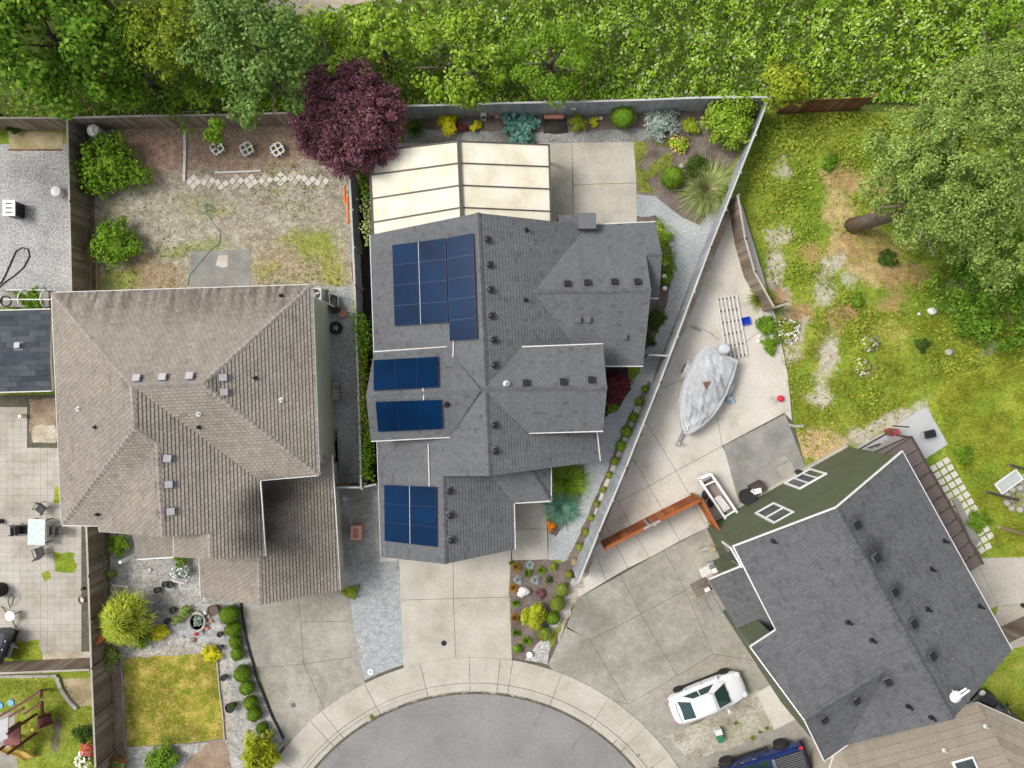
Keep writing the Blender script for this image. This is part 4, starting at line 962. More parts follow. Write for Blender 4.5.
# tan roofed house beyond
th = thing('house', P(930, 790, 0), 'neighbour house with plain tan roof behind the slate roofed house', 'house')
rf = Roof(dict(a=(838, 742, 2.8), b=(978, 703, 2.8), c=(1110, 762, 2.8), d=(1060, 860, 5.3), e=(905, 900, 5.3), g=(800, 870, 2.8)),
          [['a', 'b', 'd', 'e'], ['b', 'c', 'd'], ['a', 'e', 'g']], ch=.42, butt=.02)
rf.make(th, [M['brownroof']], M['offwhite']); rf.gutter([('b', 'c'), ('a', 'g')], M['offwhite'])
prism_wall(th, inset(w2(rf, ['a', 'b', 'c', 'g']), .35), 0, 2.65, M['tanwall'])
p, n = rf.hit(965, 767); uu, vv = frame(n); Mx = Matrix((uu, vv, n)).transposed()
m = MB(); m.box(p + n * .05, (1.15, .8, .1), 0, 0, Mx); sk = m.build('skylight', M['white'], rf.o); m = MB(); m.box(p + n * .1, (.95, .6, .04), 0, 0, Mx); m.build('pane', M['glass'], sk)
for x, y in ((944, 750), (985, 726)): pipe_vent(rf, x, y, M['offwhite'], .05, .25)

# shed with hoop frame
sd = thing('shed', P(20, 350, 0), 'small shed with dark grey gabled roof beside the brown house', 'shed')
rf = Roof(dict(a=(-60, 312, 2.4), b=(51, 309, 2.4), r1=(50, 360, 3.0), r0=(-60, 362, 3.0), c=(52, 391, 2.5), d=(-60, 394, 2.5)), [['a', 'b', 'r1', 'r0'], ['r0', 'r1', 'c', 'd']], ch=.3)
rf.make(sd, [M['shedroof']], M['offwhite']); rf.verge([('a', 'b'), ('d', 'c')], M['offwhite'], .06)
box_vent(rf, 19, 346, M['greymetal'], M['greyfascia'], .3)
prism_wall(sd, inset(w2(rf, ['a', 'b', 'c', 'd']), .25), 0, 2.3, M['greywall'])
# ------------------------------------------------------------------ vegetation
rg = np.random.default_rng(7)
def veg(name, q, mats, label, cat, loc, group=None, mi=None):
    o = link(name, quads_mesh(name, q, mats, mi)); o.location = loc
    return tag(o, label, cat, group)
def part(name, q, mats, parent, mi=None):
    o = link(name, quads_mesh(name, q, mats, mi)); o.parent = parent; return o

def tree(name, label, px, py, zc, rpx, mat, rz=None, base=None, nclump=70, cr=.7, per=90, size=.26, lobes=None, trunk_r=.22, low=-.45, group='trees around the houses', cat='tree', shell=.55):
    cw = P(px, py, zc); b = base or Vector((cw.x, cw.y, 0)); b = Vector((b.x, b.y, 0)); r = rpx * (H - zc) / F
    t = thing(name, b, label, cat, group)
    off = cw - b
    if lobes is None: lobes = [(off.x, off.y, zc, r, r, rz or r * .75)]
    q = crown_quads(rg, lobes, nclump, cr, per, size, low, shell=shell, gap=0 if mat is L['plum'] else .1 if mat is L['alder'] else .25)
    part('crown', q, mat, t)
    m = MB(); top = Vector((off.x * .9, off.y * .9, zc))
    m.tube([(0, 0, -.1), tuple(top * .35 + Vector((.05, 0, 0))), tuple(top * .8), tuple(top)], trunk_r, 9, r1=trunk_r * .45)
    for k in range(7):
        a = k * 2.4; st = top * (.45 + .07 * k); e = Vector((math.cos(a), math.sin(a), .5)) * r * .7
        m.tube([st, st + e * .5 + Vector((0, 0, .1)), st + e], trunk_r * .35, 6, r1=.03)
    m.build('trunk', M['bark'], t, local=True, smooth=True)
    return t

tree('maple_tree', 'broad deep green maple filling the corner behind the long brown fence', 42, 30, 6.5, 82, L['maple'], nclump=150, cr=.75, per=95, size=.27, shell=.4)
tree('maple_tree', 'deep green maple between the corner maple and the yellow tree', 118, 56, 4.5, 48, L['maple'], nclump=80, cr=.6, per=90, size=.24, shell=.4)
tree('leafy_tree', 'olive green tree standing between two deeper green trees', 182, 30, 6.5, 56, L['olivetree'], nclump=70, cr=.6, per=85, size=.2, shell=.3)
tree('leafy_tree', 'tall cool green tree beside the purple plum tree', 256, 58, 7, 64, L['cool'], nclump=130, cr=.65, per=110, size=.19, shell=.45)
tree('leafy_tree', 'slim lime tree growing up beside the dirt track', 377, 35, 4, 24, L['lime'], nclump=26, cr=.5, per=70, size=.24)
tree('leafy_tree', 'round lime tree overhanging the fence behind the purple plum tree', 330, 62, 3.5, 38, L['lime'], nclump=34, cr=.6, per=75, size=.25)
tree('leafy_tree', 'broad bright green thicket tree behind the yellow shrubs', 450, 62, 3.2, 50, L['lime'], rz=1.6, nclump=48, cr=.6, per=85, size=.23)
tree('willow_tree', 'soft mid green feathery tree rising from the bramble', 552, 58, 3.2, 42, L['fresh'], rz=1.5, nclump=60, cr=.5, per=130, size=.15)
tree('leafy_tree', 'bright green bush hanging over the old brown fence above the garden cages', 205, 108, 2.2, 34, L['fresh'], rz=1.0, nclump=30, cr=.5, per=70, size=.2, trunk_r=.1)
tree('plum_tree', 'dark purple leaved plum tree at the corner of the grey fence', 347, 118, 3.4, 55, L['plum'], rz=2.1, nclump=330, cr=.42, per=130, size=.14, trunk_r=.14,
     lobes=None)
tb = P(851, 226, 0)
def lob(px, py, z, rpx, rz): c = P(px, py, z) - tb; k = rpx * (H - z) / F; return (c.x, c.y, z, k, k, rz)
tree('alder_tree', 'large dusty green tree with leaning grey trunk in the wild yard', 965, 160, 8, 80, L['alder'], base=tb, nclump=620, cr=.48, per=140, size=.135, trunk_r=.42, low=-.5,
     lobes=[lob(965, 165, 8, 72, 2.4), lob(910, 150, 7, 40, 1.8), lob(985, 92, 7.5, 45, 1.8), lob(930, 205, 6.5, 46, 1.6), lob(960, 190, 7.5, 40, 1.2), lob(1005, 235, 6.5, 48, 1.6), lob(900, 180, 5.5, 34, 1.2)])
M['greybark'] = noisy('grey_brown_bark', [(.15, .115, .09), (.24, .185, .15)], 3, 9, .4, coord='obj', bump=1, bdist=.06)
m = MB(); a = P(851, 226, -.1); b = P(909, 213, 5.2); m.tube([a, lerp2(a, b, .5) + Vector((.1, .1, 0)), b, P(940, 190, 7)], .46, 12, r1=.3)
bpy.data.objects.remove([o for o in C.objects if o.name.startswith('trunk')][-1])
al = [o for o in C.objects if o.name.startswith('alder')][0]
for k in range(9):
    st = lerp2(b, P(940, 190, 7), .1 * k); aa = k * 2.4; e = Vector((math.cos(aa), math.sin(aa), .45)) * 2.6
    m.tube([st, st + e * .5, st + e], .13, 6, r1=.03)
m.build('trunk', M['greybark'], al, smooth=True)
tree('leafy_tree', 'dense green bush under the dusty tree at the yard edge', 1002, 286, 1.3, 56, L['maple'], rz=1.1, nclump=140, cr=.6, per=100, size=.2, trunk_r=.1)
tree('leafy_tree', 'bright green bush crown beside the dusty tree', 1010, 40, 3, 40, L['fresh'], rz=1.4, nclump=40, cr=.6, per=80, size=.25)
tree('leafy_tree', 'pale yellow green sapling behind the fence corner', 781, 82, 2.6, 24, L['yellowgreen'], rz=1.1, nclump=32, cr=.42, per=80, size=.22, trunk_r=.07)
# tall woods further out, seen only from another viewpoint
for i, (x, y) in enumerate(((-60, -30), (60, -40), (160, -50), (-90, 70))):
    tree('maple_tree', ['deep green maple beyond the corner maple', 'deep green maple past the yellow tree', 'deep green maple furthest along the track', 'deep green maple beyond the gravel yard'][i], x, y, 6, 60, L['maple'], nclump=40, cr=1.0, per=70, size=.4)

# bramble bank: one mass nobody could count
def field(n, x0, x1, y0, y1, hf, size, mat, name, up=.9, seed=0, keep=None):
    r = np.random.default_rng(seed)
    p = np.stack([r.uniform(x0, x1, n), r.uniform(y0, y1, n)], 1)
    if keep is not None: p = p[keep(p, r)]
    h = hf(p); n = len(p)
    z = h - .5 * np.minimum(h, .6) * r.random(n) ** 1.5
    e = .15
    gx = (hf(p + [e, 0]) - h) / e; gy = (hf(p + [0, e]) - h) / e
    nn = np.stack([-gx, -gy, np.full(n, up)], 1) + r.normal(size=(n, 3)) * .42
    q = leaves(r, np.stack([p[:, 0], p[:, 1], z], 1), nn, size * r.uniform(.6, 1.35, n), .7)
    o = link(name, quads_mesh(name, q, mat)); return tag(o, kind='stuff')
rb = np.random.default_rng(3); W = rb.normal(size=(26, 2)) ; W = W / np.linalg.norm(W, axis=1)[:, None] * rb.uniform(.5, 3.2, 26)[:, None]; PH = rb.uniform(0, 6.28, 26); AM = .9 / (1 + np.linalg.norm(W, axis=1))
def bumps(p): return (np.sin(p @ W.T + PH) * AM).sum(1) / 2.6
fence_y = lambda x: np.interp(x, [-30, -6.5, 11, 14, 21, 40], [14.9, 15.6, 16.0, 16.0, 15.9, 15.6])
def bram_h(p): d = np.clip((p[:, 1] - fence_y(p[:, 0]) - .15) / 1.6, .25, 1); return np.maximum(.25, (1.15 + .75 * bumps(p)) * d)
def bram_keep(p, r):
    px = 512 + p[:, 0] * 17.5; py = 384 - p[:, 1] * 17.5
    trk = (py < 26 - 0.16 * (px - 300)) & (px > 235) & (px < 560) & (py > -70 - .1 * (px - 300))
    far = (np.abs(p[:, 0] - 8) > 24) | (p[:, 1] > 24)
    return (p[:, 1] > fence_y(p[:, 0]) + .12) & ~trk & (~far | (r.random(len(p)) < .3))
W2 = rb.normal(size=(30, 2)); W2 = W2 / np.linalg.norm(W2, axis=1)[:, None] * rb.uniform(3.0, 8.0, 30)[:, None]; PH2 = rb.uniform(0, 6.28, 30)
def fineb(p): return np.sin(p @ W2.T + PH2).sum(1) / 5.5
def bh2(p): d = np.clip((p[:, 1] - fence_y(p[:, 0]) - .15) / 1.6, .25, 1); return np.maximum(.2, (1.2 + .6 * bumps(p) + .22 * fineb(p)) * d)
def species(p): return bumps(p * .62 + 11)
field(185000, -34, 40, 15, 32, bh2, .19, L['bramble'], 'bramble_thicket', up=.7, seed=4, keep=lambda p, r: bram_keep(p, r) & (r.random(len(p)) < np.clip(1.15 - 1.6 * np.clip(species(p) - .25, 0, 1) + .35 * fineb(p), .12, 1)))
field(90000, -34, 40, 15, 32, lambda p: bh2(p) + .12, .12, L['lime'], 'thicket_saplings', up=.6, seed=14, keep=lambda p, r: bram_keep(p, r) & (r.random(len(p)) < np.clip(1.6 * (species(p) - .15) + .2 * fineb(p), 0, 1)))
field(60000, -34, 40, 15, 32, lambda p: bh2(p) + .05, .15, L['maple'], 'thicket_nettles', up=.6, seed=15, keep=lambda p, r: bram_keep(p, r) & (r.random(len(p)) < np.clip(-1.3 * (species(p) + .45) + .3 * fineb(p), 0, .7)))
field(16000, -34, 40, 15, 32, lambda p: bh2(p) + .1, .12, L['silver'], 'thicket_blossom', up=.9, seed=16, keep=lambda p, r: bram_keep(p, r) & (r.random(len(p)) < np.clip(1.2 * bumps(p * 1.1 + 3) - .25, 0, .8)))
# low weeds of the wild yard, fading in patches
def inpoly(p, poly):
    c = np.zeros(len(p), bool); n = len(poly)
    for i in range(n):
        x1, y1 = poly[i]; x2, y2 = poly[(i + 1) % n]
        c ^= ((y1 > p[:, 1]) != (y2 > p[:, 1])) & (p[:, 0] < (x2 - x1) * (p[:, 1] - y1) / (y2 - y1 + 1e-9) + x1)
    return c
def pw(lst): return [tuple(P(x, y).to_2d()) for x, y in lst]
yard = pw([(762, 118), (870, 112), (1200, 100), (1200, 330), (955, 372), (925, 402), (850, 445), (808, 462), (794, 425), (780, 330), (765, 250), (742, 195)])
def weed_keep(p, r):
    b = bumps(p * 1.3 + 5); px = 512 + p[:, 0] * 17.5; py = 384 - p[:, 1] * 17.5
    upper = np.clip((240 - py) / 110, 0, 1)
    k = inpoly(p, yard) & (r.random(len(p)) < np.clip(.22 + .9 * b + .55 * upper + .25 * (px < 800), .03, 1))
    for (ex, ey, erx, ery, dg, c, kk) in YP:
        w = P(ex, ey); ca, sa = math.cos(R(dg)), math.sin(R(dg)); dx, dy = p[:, 0] - w.x, p[:, 1] - w.y
        e = np.hypot((dx * ca + dy * sa) / (erx / 17.5), (-dx * sa + dy * ca) / (ery / 17.5)) + .25 * fineb(p)
        k &= ~((e < 1) & (r.random(len(p)) < kk * .8))
    return k
field(75000, 13, 38, -5, 16, lambda p: .10 + .14 * np.maximum(0, bumps(p * 1.3 + 5)) + .25 * np.clip((p[:, 1] - 11) / 4, 0, 1), .15, L['weeds'], 'weed_cover', seed=6, keep=weed_keep)
# grass tufts on the lawns
def tufts(name, poly, n, mat, L_=.12, seed=1, w=.012):
    r = np.random.default_rng(seed); pl = pw(poly); xs = [a for a, b in pl]; ys = [b for a, b in pl]
    p = np.stack([r.uniform(min(xs), max(xs), n), r.uniform(min(ys), max(ys), n)], 1); p = p[inpoly(p, pl)]; p = p[r.random(len(p)) < np.clip(.5 + .9 * bumps(p * 1.9 + seed), .06, 1)]
    if YP and 'meadow' in name:
        for (ex, ey, erx, ery, dg, c, kk) in YP:
            w_ = P(ex, ey); ca, sa = math.cos(R(dg)), math.sin(R(dg)); dx, dy = p[:, 0] - w_.x, p[:, 1] - w_.y
            p = p[~((np.hypot((dx * ca + dy * sa) / (erx / 17.5), (-dx * sa + dy * ca) / (ery / 17.5)) < .95) & (r.random(len(p)) < kk))]
    n = len(p)
    a = r.uniform(0, 6.28, n); ln = L_ * r.uniform(.5, 1.2, n); d = np.stack([np.cos(a), np.sin(a)], 1) * (ln * r.uniform(.3, 1, n))[:, None]
    sd = np.stack([-np.sin(a), np.cos(a)], 1) * w; z0 = np.full(n, .01)
    b = np.column_stack([p, z0]); t = np.column_stack([p + d, ln * .7]); s3 = np.column_stack([sd, 0 * z0])
    o = link(name, quads_mesh(name, np.stack([b - s3, b + s3, t + s3 * .2, t - s3 * .2], 1), mat)); return tag(o, kind='stuff')
tufts('lawn_grass', [(123, 659), (216, 654), (224, 738), (129, 746)], 26000, leafmat('bleached_blades', [(.15, .20, .02), (.28, .28, .05), (.40, .33, .09)], .2), .09, 2)
tufts('lawn_grass', [(-20, 680), (60, 680), (92, 707), (112, 780), (20, 790), (15, 714), (-20, 716)], 22000, L['grass'], .1, 3)
tufts('meadow_grass', [(935, 398), (1080, 300), (1080, 560), (1000, 555), (950, 452)], 45000, L['grass'], .22, 4, .02)
tufts('meadow_grass', [(770, 320), (1060, 300), (1060, 370), (930, 402), (850, 445), (808, 462)], 42000, L['grass'], .22, 9, .02)
tufts('lawn_grass', [(994, 664), (1060, 645), (1060, 740), (1010, 732)], 12000, L['grass'], .1, 5)
field(3000, -24.5, -9.5, 5, 14.5, lambda p: .06 + .1 * np.maximum(0, bumps(p * 1.5)), .12, L['weeds'], 'gravel_weeds', seed=8, keep=lambda p, r: ~inpoly(p, pw([(188, 249), (253, 249), (253, 300), (188, 300)])) & (r.random(len(p)) < np.clip(bumps(p * 1.1 + 2) * 1.2 - .1 + .5 * (p[:, 1] < 8), 0, 1)))

# shrubs -------------------------------------------------------------
def bush(px, py, r, mat, label, h=None, name='shrub', size=.12, per=80, nclump=None, cat='shrub', group=None, flower=None, nf=0, fs=.08, asp=.62, cr=None, core=True):
    R_ = r / 17.5; h = h or R_ * 1.1; z = h * .55
    w = P(px, py, z); loc = Vector((w.x, w.y, 0)); R_ *= (H - z) / H
    q = crown_quads(rg, [(0, 0, z, R_ * .82, R_ * .82, h * .45)], nclump or max(10, int(26 * R_)), cr or max(.12, R_ * .3), per, size, -.5, shell=.45, asp=asp)
    a = np.arctan2(q[:, :, 1].mean(1), q[:, :, 0].mean(1)); ph = rg.uniform(0, 6.28, 4)
    wob = 1 + .07 * np.sin(2 * a + ph[0]) + .07 * np.sin(3 * a + ph[1]) + .07 * np.sin(5 * a + ph[2]) + .07 * np.sin(9 * a + ph[3])
    q = q + (q.mean(1) * (wob - 1)[:, None] * [1, 1, .3])[:, None, :]
    if core: q = np.concatenate([q, core_quads((0, 0, z * .85), (R_ * .5, R_ * .5, h * .3))])
    mats = [mat]; mi = None
    if flower is not None:
        d = sph(rg, nf * 3); d = d[d[:, 2] > .1][:nf]
        f = leaves(rg, np.array([0, 0, z]) + d * np.array([R_, R_, h * .55]) * rg.uniform(.8, 1.05, (len(d), 1)), d * .4 + [0, 0, 1], fs * rg.uniform(.7, 1.3, len(d)), .9)
        mi = [0] * len(q) + [1] * len(f); q = np.concatenate([q, f]); mats = [mat, flower]
    return veg(name, q, mats, label, cat, loc, group, mi)
def ball(px, py, r, mat, label, h=.95, group=None, name='clipped_shrub', n=None, hole=None):
    R_ = r / 17.5; w = P(px, py, R_ * h); loc = Vector((w.x, w.y, 0)); R_ *= .98
    n = int((n or int(900 + 1500 * R_)) * 1.6); d = sph(rg, n); d = d[d[:, 2] > -.75]
    p = np.array([0, 0, R_ * h * .95]) + d * np.array([R_, R_, R_ * h]) * rg.uniform(.86, 1.05, (len(d), 1)) * (1 + .07 * np.sin(d @ rg.normal(size=(3, 1)) * 5 + 1) + .05 * np.sin(d @ rg.normal(size=(3, 1)) * 9))
    q = leaves(rg, p, d + rg.normal(size=(len(d), 3)) * .45, .058 * rg.uniform(.7, 1.3, len(d)), .65)
    q = np.concatenate([q, core_quads((0, 0, R_ * h * .95), (R_ * .9, R_ * .9, R_ * h * .9))])
    return veg(name, q, [mat], label, 'shrub', loc, group)
def spike(px, py, r, mat, label, h=.5, n=260, w=.02, name='ornamental_grass', cat='grass clump', droop=.6, group=None, tip=None, ntip=0, spread=1.0):
    R_ = r / 17.5; loc = P(px, py, h * .3); loc.z = 0
    q = blades(rg, n, R_ * 1.05, w, spread, R_ * .12, droop, h / R_ * 1.3)
    mats = [mat]; mi = None
    if tip is not None:
        e = blades(rg, ntip, R_ * .45, w, spread * .9, R_ * .1, .3, h / R_ * 2.6); mi = [0] * len(q) + [1] * len(e); q = np.concatenate([q, e]); mats = [mat, tip]
    return veg(name, q, mats, label, cat, loc, group, mi)

# back yard of the brown house
bush(109, 166, 37, L['fresh'], 'large leafy green shrub below the silver tank at the brown fence', 1.7, size=.2, nclump=48, per=70)
bush(114, 243, 27, L['fresh'], 'rounded bright green shrub between the fence and the bare pad', 1.4, size=.17, nclump=36, per=65)
bush(12, 128, 7, L['dark'], 'small dark plant at the end of the dry bed', .5, size=.12, nclump=8)
bush(350, 592, 10, L['yellowgreen'], 'straggly yellow green weed clump by the garage corner', .5, name='weed_clump', size=.14, nclump=10, per=30, cat='weeds')
# vines on the middle fence
def vine(pts, w, mat, label, n, h=1.95, size=.16):
    pts = [P(x, y, h) for x, y in pts]; qs = []
    segs = list(zip(pts[:-1], pts[1:])); tot = sum((b - a).length for a, b in segs)
    for a, b in segs:
        k = int(n * (b - a).length / tot); t = rg.random((k, 1)); p = np.array(a) * (1 - t) + np.array(b) * t
        dz = rg.random((k, 1)) ** 1.6; p = p + rg.normal(size=(k, 3)) * [w * .5, w * .5, .08] - dz * [0, 0, 1.3]
        qs.append(leaves(rg, p, rg.normal(size=(k, 3)) * .5 + [0.2, 0, .9], size * rg.uniform(.6, 1.3, k)))
    o = pts[0].copy(); o.z = 0
    return veg('climbing_vine', np.concatenate(qs) - np.array(o), [mat], label, 'vine', o)
vine([(357, 316), (361, 330), (362, 352)], .42, L['fresh'], 'thick bright green vine mound at the upper end of the side fence', 900)
vine([(360, 352), (361, 400), (364, 424)], .28, L['yellowgreen'], 'sparse yellowish vine trailing along the middle of the side fence', 520)
vine([(363, 425), (366, 450), (365, 478)], .36, L['fresh'], 'dense green vine column near the lower end of the side fence', 850)
vine([(364, 195), (366, 215), (366, 240)], .35, L['pampas'], 'pale grassy growth in the gap beside the cream cover', 320)
vine([(363, 172), (364, 192)], .3, L['fresh'], 'short green shoots beside the purple plum tree trunk', 200)
# rear bed of the solar house
spike(415, 129, 12, L['maple'], 'dark green strappy plant beside the purple plum tree', .6, 240, .03)
bush(449, 124, 13, L['gold'], 'golden yellow shrub, biggest of the yellow ones along the rear fence', .75, size=.1, nclump=20)
bush(476, 125, 6, L['gold'], 'small golden shrub next to the white box', .45, size=.09, nclump=9)
bush(463, 127, 6, L['crimson'], 'low dark purple plant between the two golden shrubs', .3, size=.08, nclump=8)
bush(519, 127, 23, L['hosta'], 'big blue green hosta with broad leaves by the cover corner', .6, name='hosta', size=.32, nclump=24, per=22, cat='plant', asp=.7, cr=.3)
bush(578, 123, 10, L['yellowgreen'], 'olive fine leaved shrub by the dark mulch patch', .6, size=.09, nclump=14)
bush(594, 122, 6, L['gold'], 'small pale yellow plant beside the olive shrub', .35, size=.11, nclump=8, per=30)
ball(623, 116, 12, L['fresh'], 'round bright green shrub against the rear fence')
bush(661, 123, 20, L['silver'], 'wide silver green shrub against the rear fence', .7, size=.13, nclump=30, per=70)
bush(692, 126, 11, L['yellowgreen'], 'yellow green tuft shrub beside the silver shrub', .5, size=.1, nclump=14)
bush(679, 144, 10, L['lime'], 'low plant dotted with yellow flowers in the corner bed', .4, size=.1, nclump=12, flower=L['petalyellow'], nf=60, name='flowering_plant', cat='flowers')
bush(729, 122, 29, L['lime'], 'tall bright green shrub tucked into the fence corner', 2.2, size=.17, nclump=60, per=75)
bush(697, 166, 14, L['dark'], 'dark green dome shrub behind the arching grass', .8, size=.1, nclump=22)
ball(672, 177, 11.5, L['box'], 'round green shrub left alone beside the ground cover patch')
spike(708, 189, 35, L['pampas'], 'large arching ornamental grass with straw heart by the grey fence', 1.0, 1900, .022, tip=L['strawb'], ntip=220)
bush(722, 196, 9, L['fresh'], 'green shrub between the arching grass and the fence', .8, size=.1, nclump=14)
# east side beds
bush(660, 236, 17, L['lime'], 'lime ground cover mound by the grey roof corner', .6, size=.09, nclump=30, per=90)
bush(665, 260, 13, L['lime'], 'lower lime mound between the tall lime mound and deep green mound', .35, size=.08, nclump=12)
bush(666, 278, 11, L['fresh'], 'green mound beside two white garden lights', .4, size=.08, nclump=16)
bush(657, 318, 15, L['dark'], 'deep green mound along the house wall', .4, size=.08, nclump=20)
bush(649, 340, 8, L['dark'], 'small deep green mound by the side gate', .35, size=.08, nclump=12)
bush(616, 386, 17, L['crimson'], 'deep crimson shrub against the grey house', .8, size=.09, nclump=34, per=90)
bush(612, 408, 9, L['box'], 'green underplanting below the crimson shrub', .3, size=.08, nclump=12)
spike(566, 480, 27, L['lime'], 'lime green spiky clump beside the porch roof', .7, 1100, .022)
spike(562, 507, 23, L['teal'], 'blue green strappy clump below the lime clump', .6, 900, .028)
spike(553, 517, 8, L['lime'], 'small lime tuft above the orange flowers', .3, 120, .02)
bush(551, 526, 6, L['petalorange'], 'bright orange flowers at the porch edge', .3, size=.09, nclump=10, per=30, name='flowering_plant', cat='flowers')
rows = [(645, 389, 3.6), (639, 402, 4.5), (634, 417.5, 5.2), (627, 431.6, 6.2), (621, 446, 5.6), (615, 461, 4.4), (609, 475, 3.6), (604, 490, 3.4), (597, 504, 3.4), (592, 518, 3.6), (586, 533, 4.2), (580, 547, 4.2)]
for i, (x, y, r) in enumerate(rows):
    ball(x, y, r, L['box'] if i < 5 else L['boxolive'], f'{ORD[i]} clipped round shrub along the diagonal fence, counting from the side gate', group='clipped shrubs along the diagonal fence', n=520)
ball(574.5, 562, 3.6, L['strawb'], 'dried tan clipped shrub at the end of the diagonal fence row', n=420)
ball(569, 574.5, 4.2, L['boxolive'], 'pale straw topped clipped shrub below the dried tan one', n=420)
for (x, y, r), mt, lb in (((562.5, 590, 6.4), 'boxolive', 'hollow topped olive clipped shrub beside the pebble strip'), ((557.5, 604, 7.8), 'boxolive', 'largest olive clipped shrub beside the pebble strip'),
                          ((553, 618, 6.7), 'box', 'dark green clipped shrub tucked beside the big golden bush'), ((544.5, 634, 7.2), 'boxolive', 'plump lime clipped shrub below the big golden bush')):
    ball(x, y, r, L[mt], lb)
# front bed
bush(533.5, 616, 13.5, leafmat('golden_green_leaves', [(.30, .36, .015), (.42, .46, .02), (.55, .55, .05)], .2), 'big golden green dome bush in the front bed', 1.0, size=.11, nclump=40, per=80)
for x, y, r, lb in ((516.5, 567, 7, 'rust coloured grass at the top corner of the front bed'), (514, 588, 6.5, 'rust coloured grass beside the white boulder'), (515, 618, 6.5, 'rust coloured grass beside the golden dome bush')):
    spike(x, y, r, L['bronze'], lb, .4, 240, .014, group='rust coloured grasses in the front bed')
for x, y, lb in ((530.5, 565, 'pale blue tuft nearest the porch walk'), (518, 580, 'pale blue tuft beside the driveway edge'), (535.5, 580, 'pale blue tuft in the middle of the front bed')):
    spike(x, y, 5.6, L['blueball'], lb, .35, 300, .01, group='pale blue tufts in the front bed')
for x, y, r, lb in ((527.5, 573, 6, 'lime rosette plant dotted pale between the blue tufts'), (541.5, 570, 5.5, 'lime round plant beside the top blue tuft'), (515.5, 603, 5, 'green starry plant between the rust grasses'),
                    (516, 633, 5, 'lime starry plant below the lowest rust grass'), (527, 641, 7, 'green plant with pale yellow tips low in the front bed')):
    spike(x, y, r, L['fresh'], lb, .35, 90, .035, name='perennial_plant', cat='plant', droop=.4, group='green perennials in the front bed')
bush(553, 567.5, 4, L['boxolive'], 'little olive plant near the gravel path end', .25, size=.07, nclump=8)
bush(549, 579.5, 3.2, L['dark'], 'little dark green plant in open mulch', .2, size=.07, nclump=7)
bush(541, 594, 6, L['plum'], 'dull purple low plant above the golden dome bush', .25, size=.07, nclump=12, per=50)
ball(517.5, 649, 4.5, L['fresh'], 'small green ball shrub at the driveway corner', n=420)
spike(511, 563, 4, L['maple'], 'dark tuft in the very top corner of the front bed', .25, 70, .02)
# front garden of the brown house
o = thing('cypress_tree', P(139, 614, 0) , 'lime green drooping cypress beside the old fence', 'tree')
qs = []
for k in range(105):
    a = rg.uniform(0, 6.28); rr = 1.25 * rg.random() ** .6; zz = 2.0 * (1 - rr / 1.9) + .35
    b = blades(rg, 34, .75, .03, 1.0, .05, .9, .55) + np.array([math.cos(a) * rr, math.sin(a) * rr, zz]); qs.append(b)
part('crown', np.concatenate(qs) + np.array([-.1, .1, 0]), leafmat('lime_fronds', [(.20, .26, .02), (.33, .41, .03), (.47, .54, .06), (.56, .60, .10)], .25), o)
m = MB(); m.tube([(0, 0, 0), (0, 0, 2.2)], .1, 8, r1=.04); m.build('trunk', M['bark'], o, local=True)
bush(140, 641, 13, L['fresh'], 'deep green skirt shrub under the lime cypress', .6, size=.09, nclump=20)
bush(159, 632, 10, L['gold'], 'bright yellow shrub beside the lime cypress', .5, size=.1, nclump=16)
bush(110, 656, 13, L['alder'], 'olive open shrub against the old fence', .9, size=.1, nclump=16, per=50)
bush(120, 544, 13, L['fresh'], 'bright green shrub under the eave of the brown house', .8, size=.1, nclump=22)
bush(181, 559, 9, L['maple'], 'dark shrub behind the white flowered bush', .8, size=.1, nclump=12)
bush(181, 574, 10.5, L['silver'], 'white flowered bush by the porch walk', .7, size=.09, nclump=14, flower=L['petalwhite'], nf=45, fs=.09)
bush(110, 575, 8, L['alder'], 'thin weedy shrub at the foot of the old fence', .4, size=.09, nclump=8, per=30)
for i, (x, y, r) in enumerate([(229, 615, 9.5), (233, 629, 8), (235, 642, 6.2), (237, 654.5, 6.4), (242, 674, 8.4), (246.5, 688, 7), (250.5, 703, 7), (254.5, 714.5, 7), (262, 728, 5.5)]):
    ball(x, y, r, L['box'], f'{ORD[i]} clipped ball shrub down the curved driveway edge, counting from the garage', group='clipped balls along the curved driveway')
bush(211, 655, 11, L['gold'], 'vivid yellow shrub on the lawn corner', .5, size=.09, nclump=18, per=70)
bush(260, 751, 21, leafmat('gold_fronds', [(.24, .30, .015), (.38, .43, .02), (.54, .55, .04)], .25), 'feathery golden conifer by the driveway corner', 1.6, name='dwarf_conifer', size=.26, nclump=44, per=60, asp=.3)
bush(160, 762, 19, L['fresh'], 'leafy green shrub below the bleached lawn', .9, size=.14, nclump=28)
bush(118, 765, 13, L['alder'], 'loose shrub with red blooms at the fence foot', .7, size=.11, nclump=12, per=40, flower=L['petalred'], nf=40, fs=.14, name='rose_bush', cat='rose bush')
bush(84, 733, 12, L['dark'], 'dark leafy shrub on the play lawn by the fence', .9, size=.1, nclump=22)
bush(90, 747, 8, L['alder'], 'rose with deep red blooms on the play lawn', .9, size=.1, nclump=8, per=26, flower=L['petalred'], nf=46, fs=.15, name='rose_bush', cat='rose bush')
bush(84, 759, 8, L['alder'], 'rose with white blooms below the red one', .8, size=.1, nclump=8, per=26, flower=L['petalwhite'], nf=60, fs=.15, name='rose_bush', cat='rose bush')
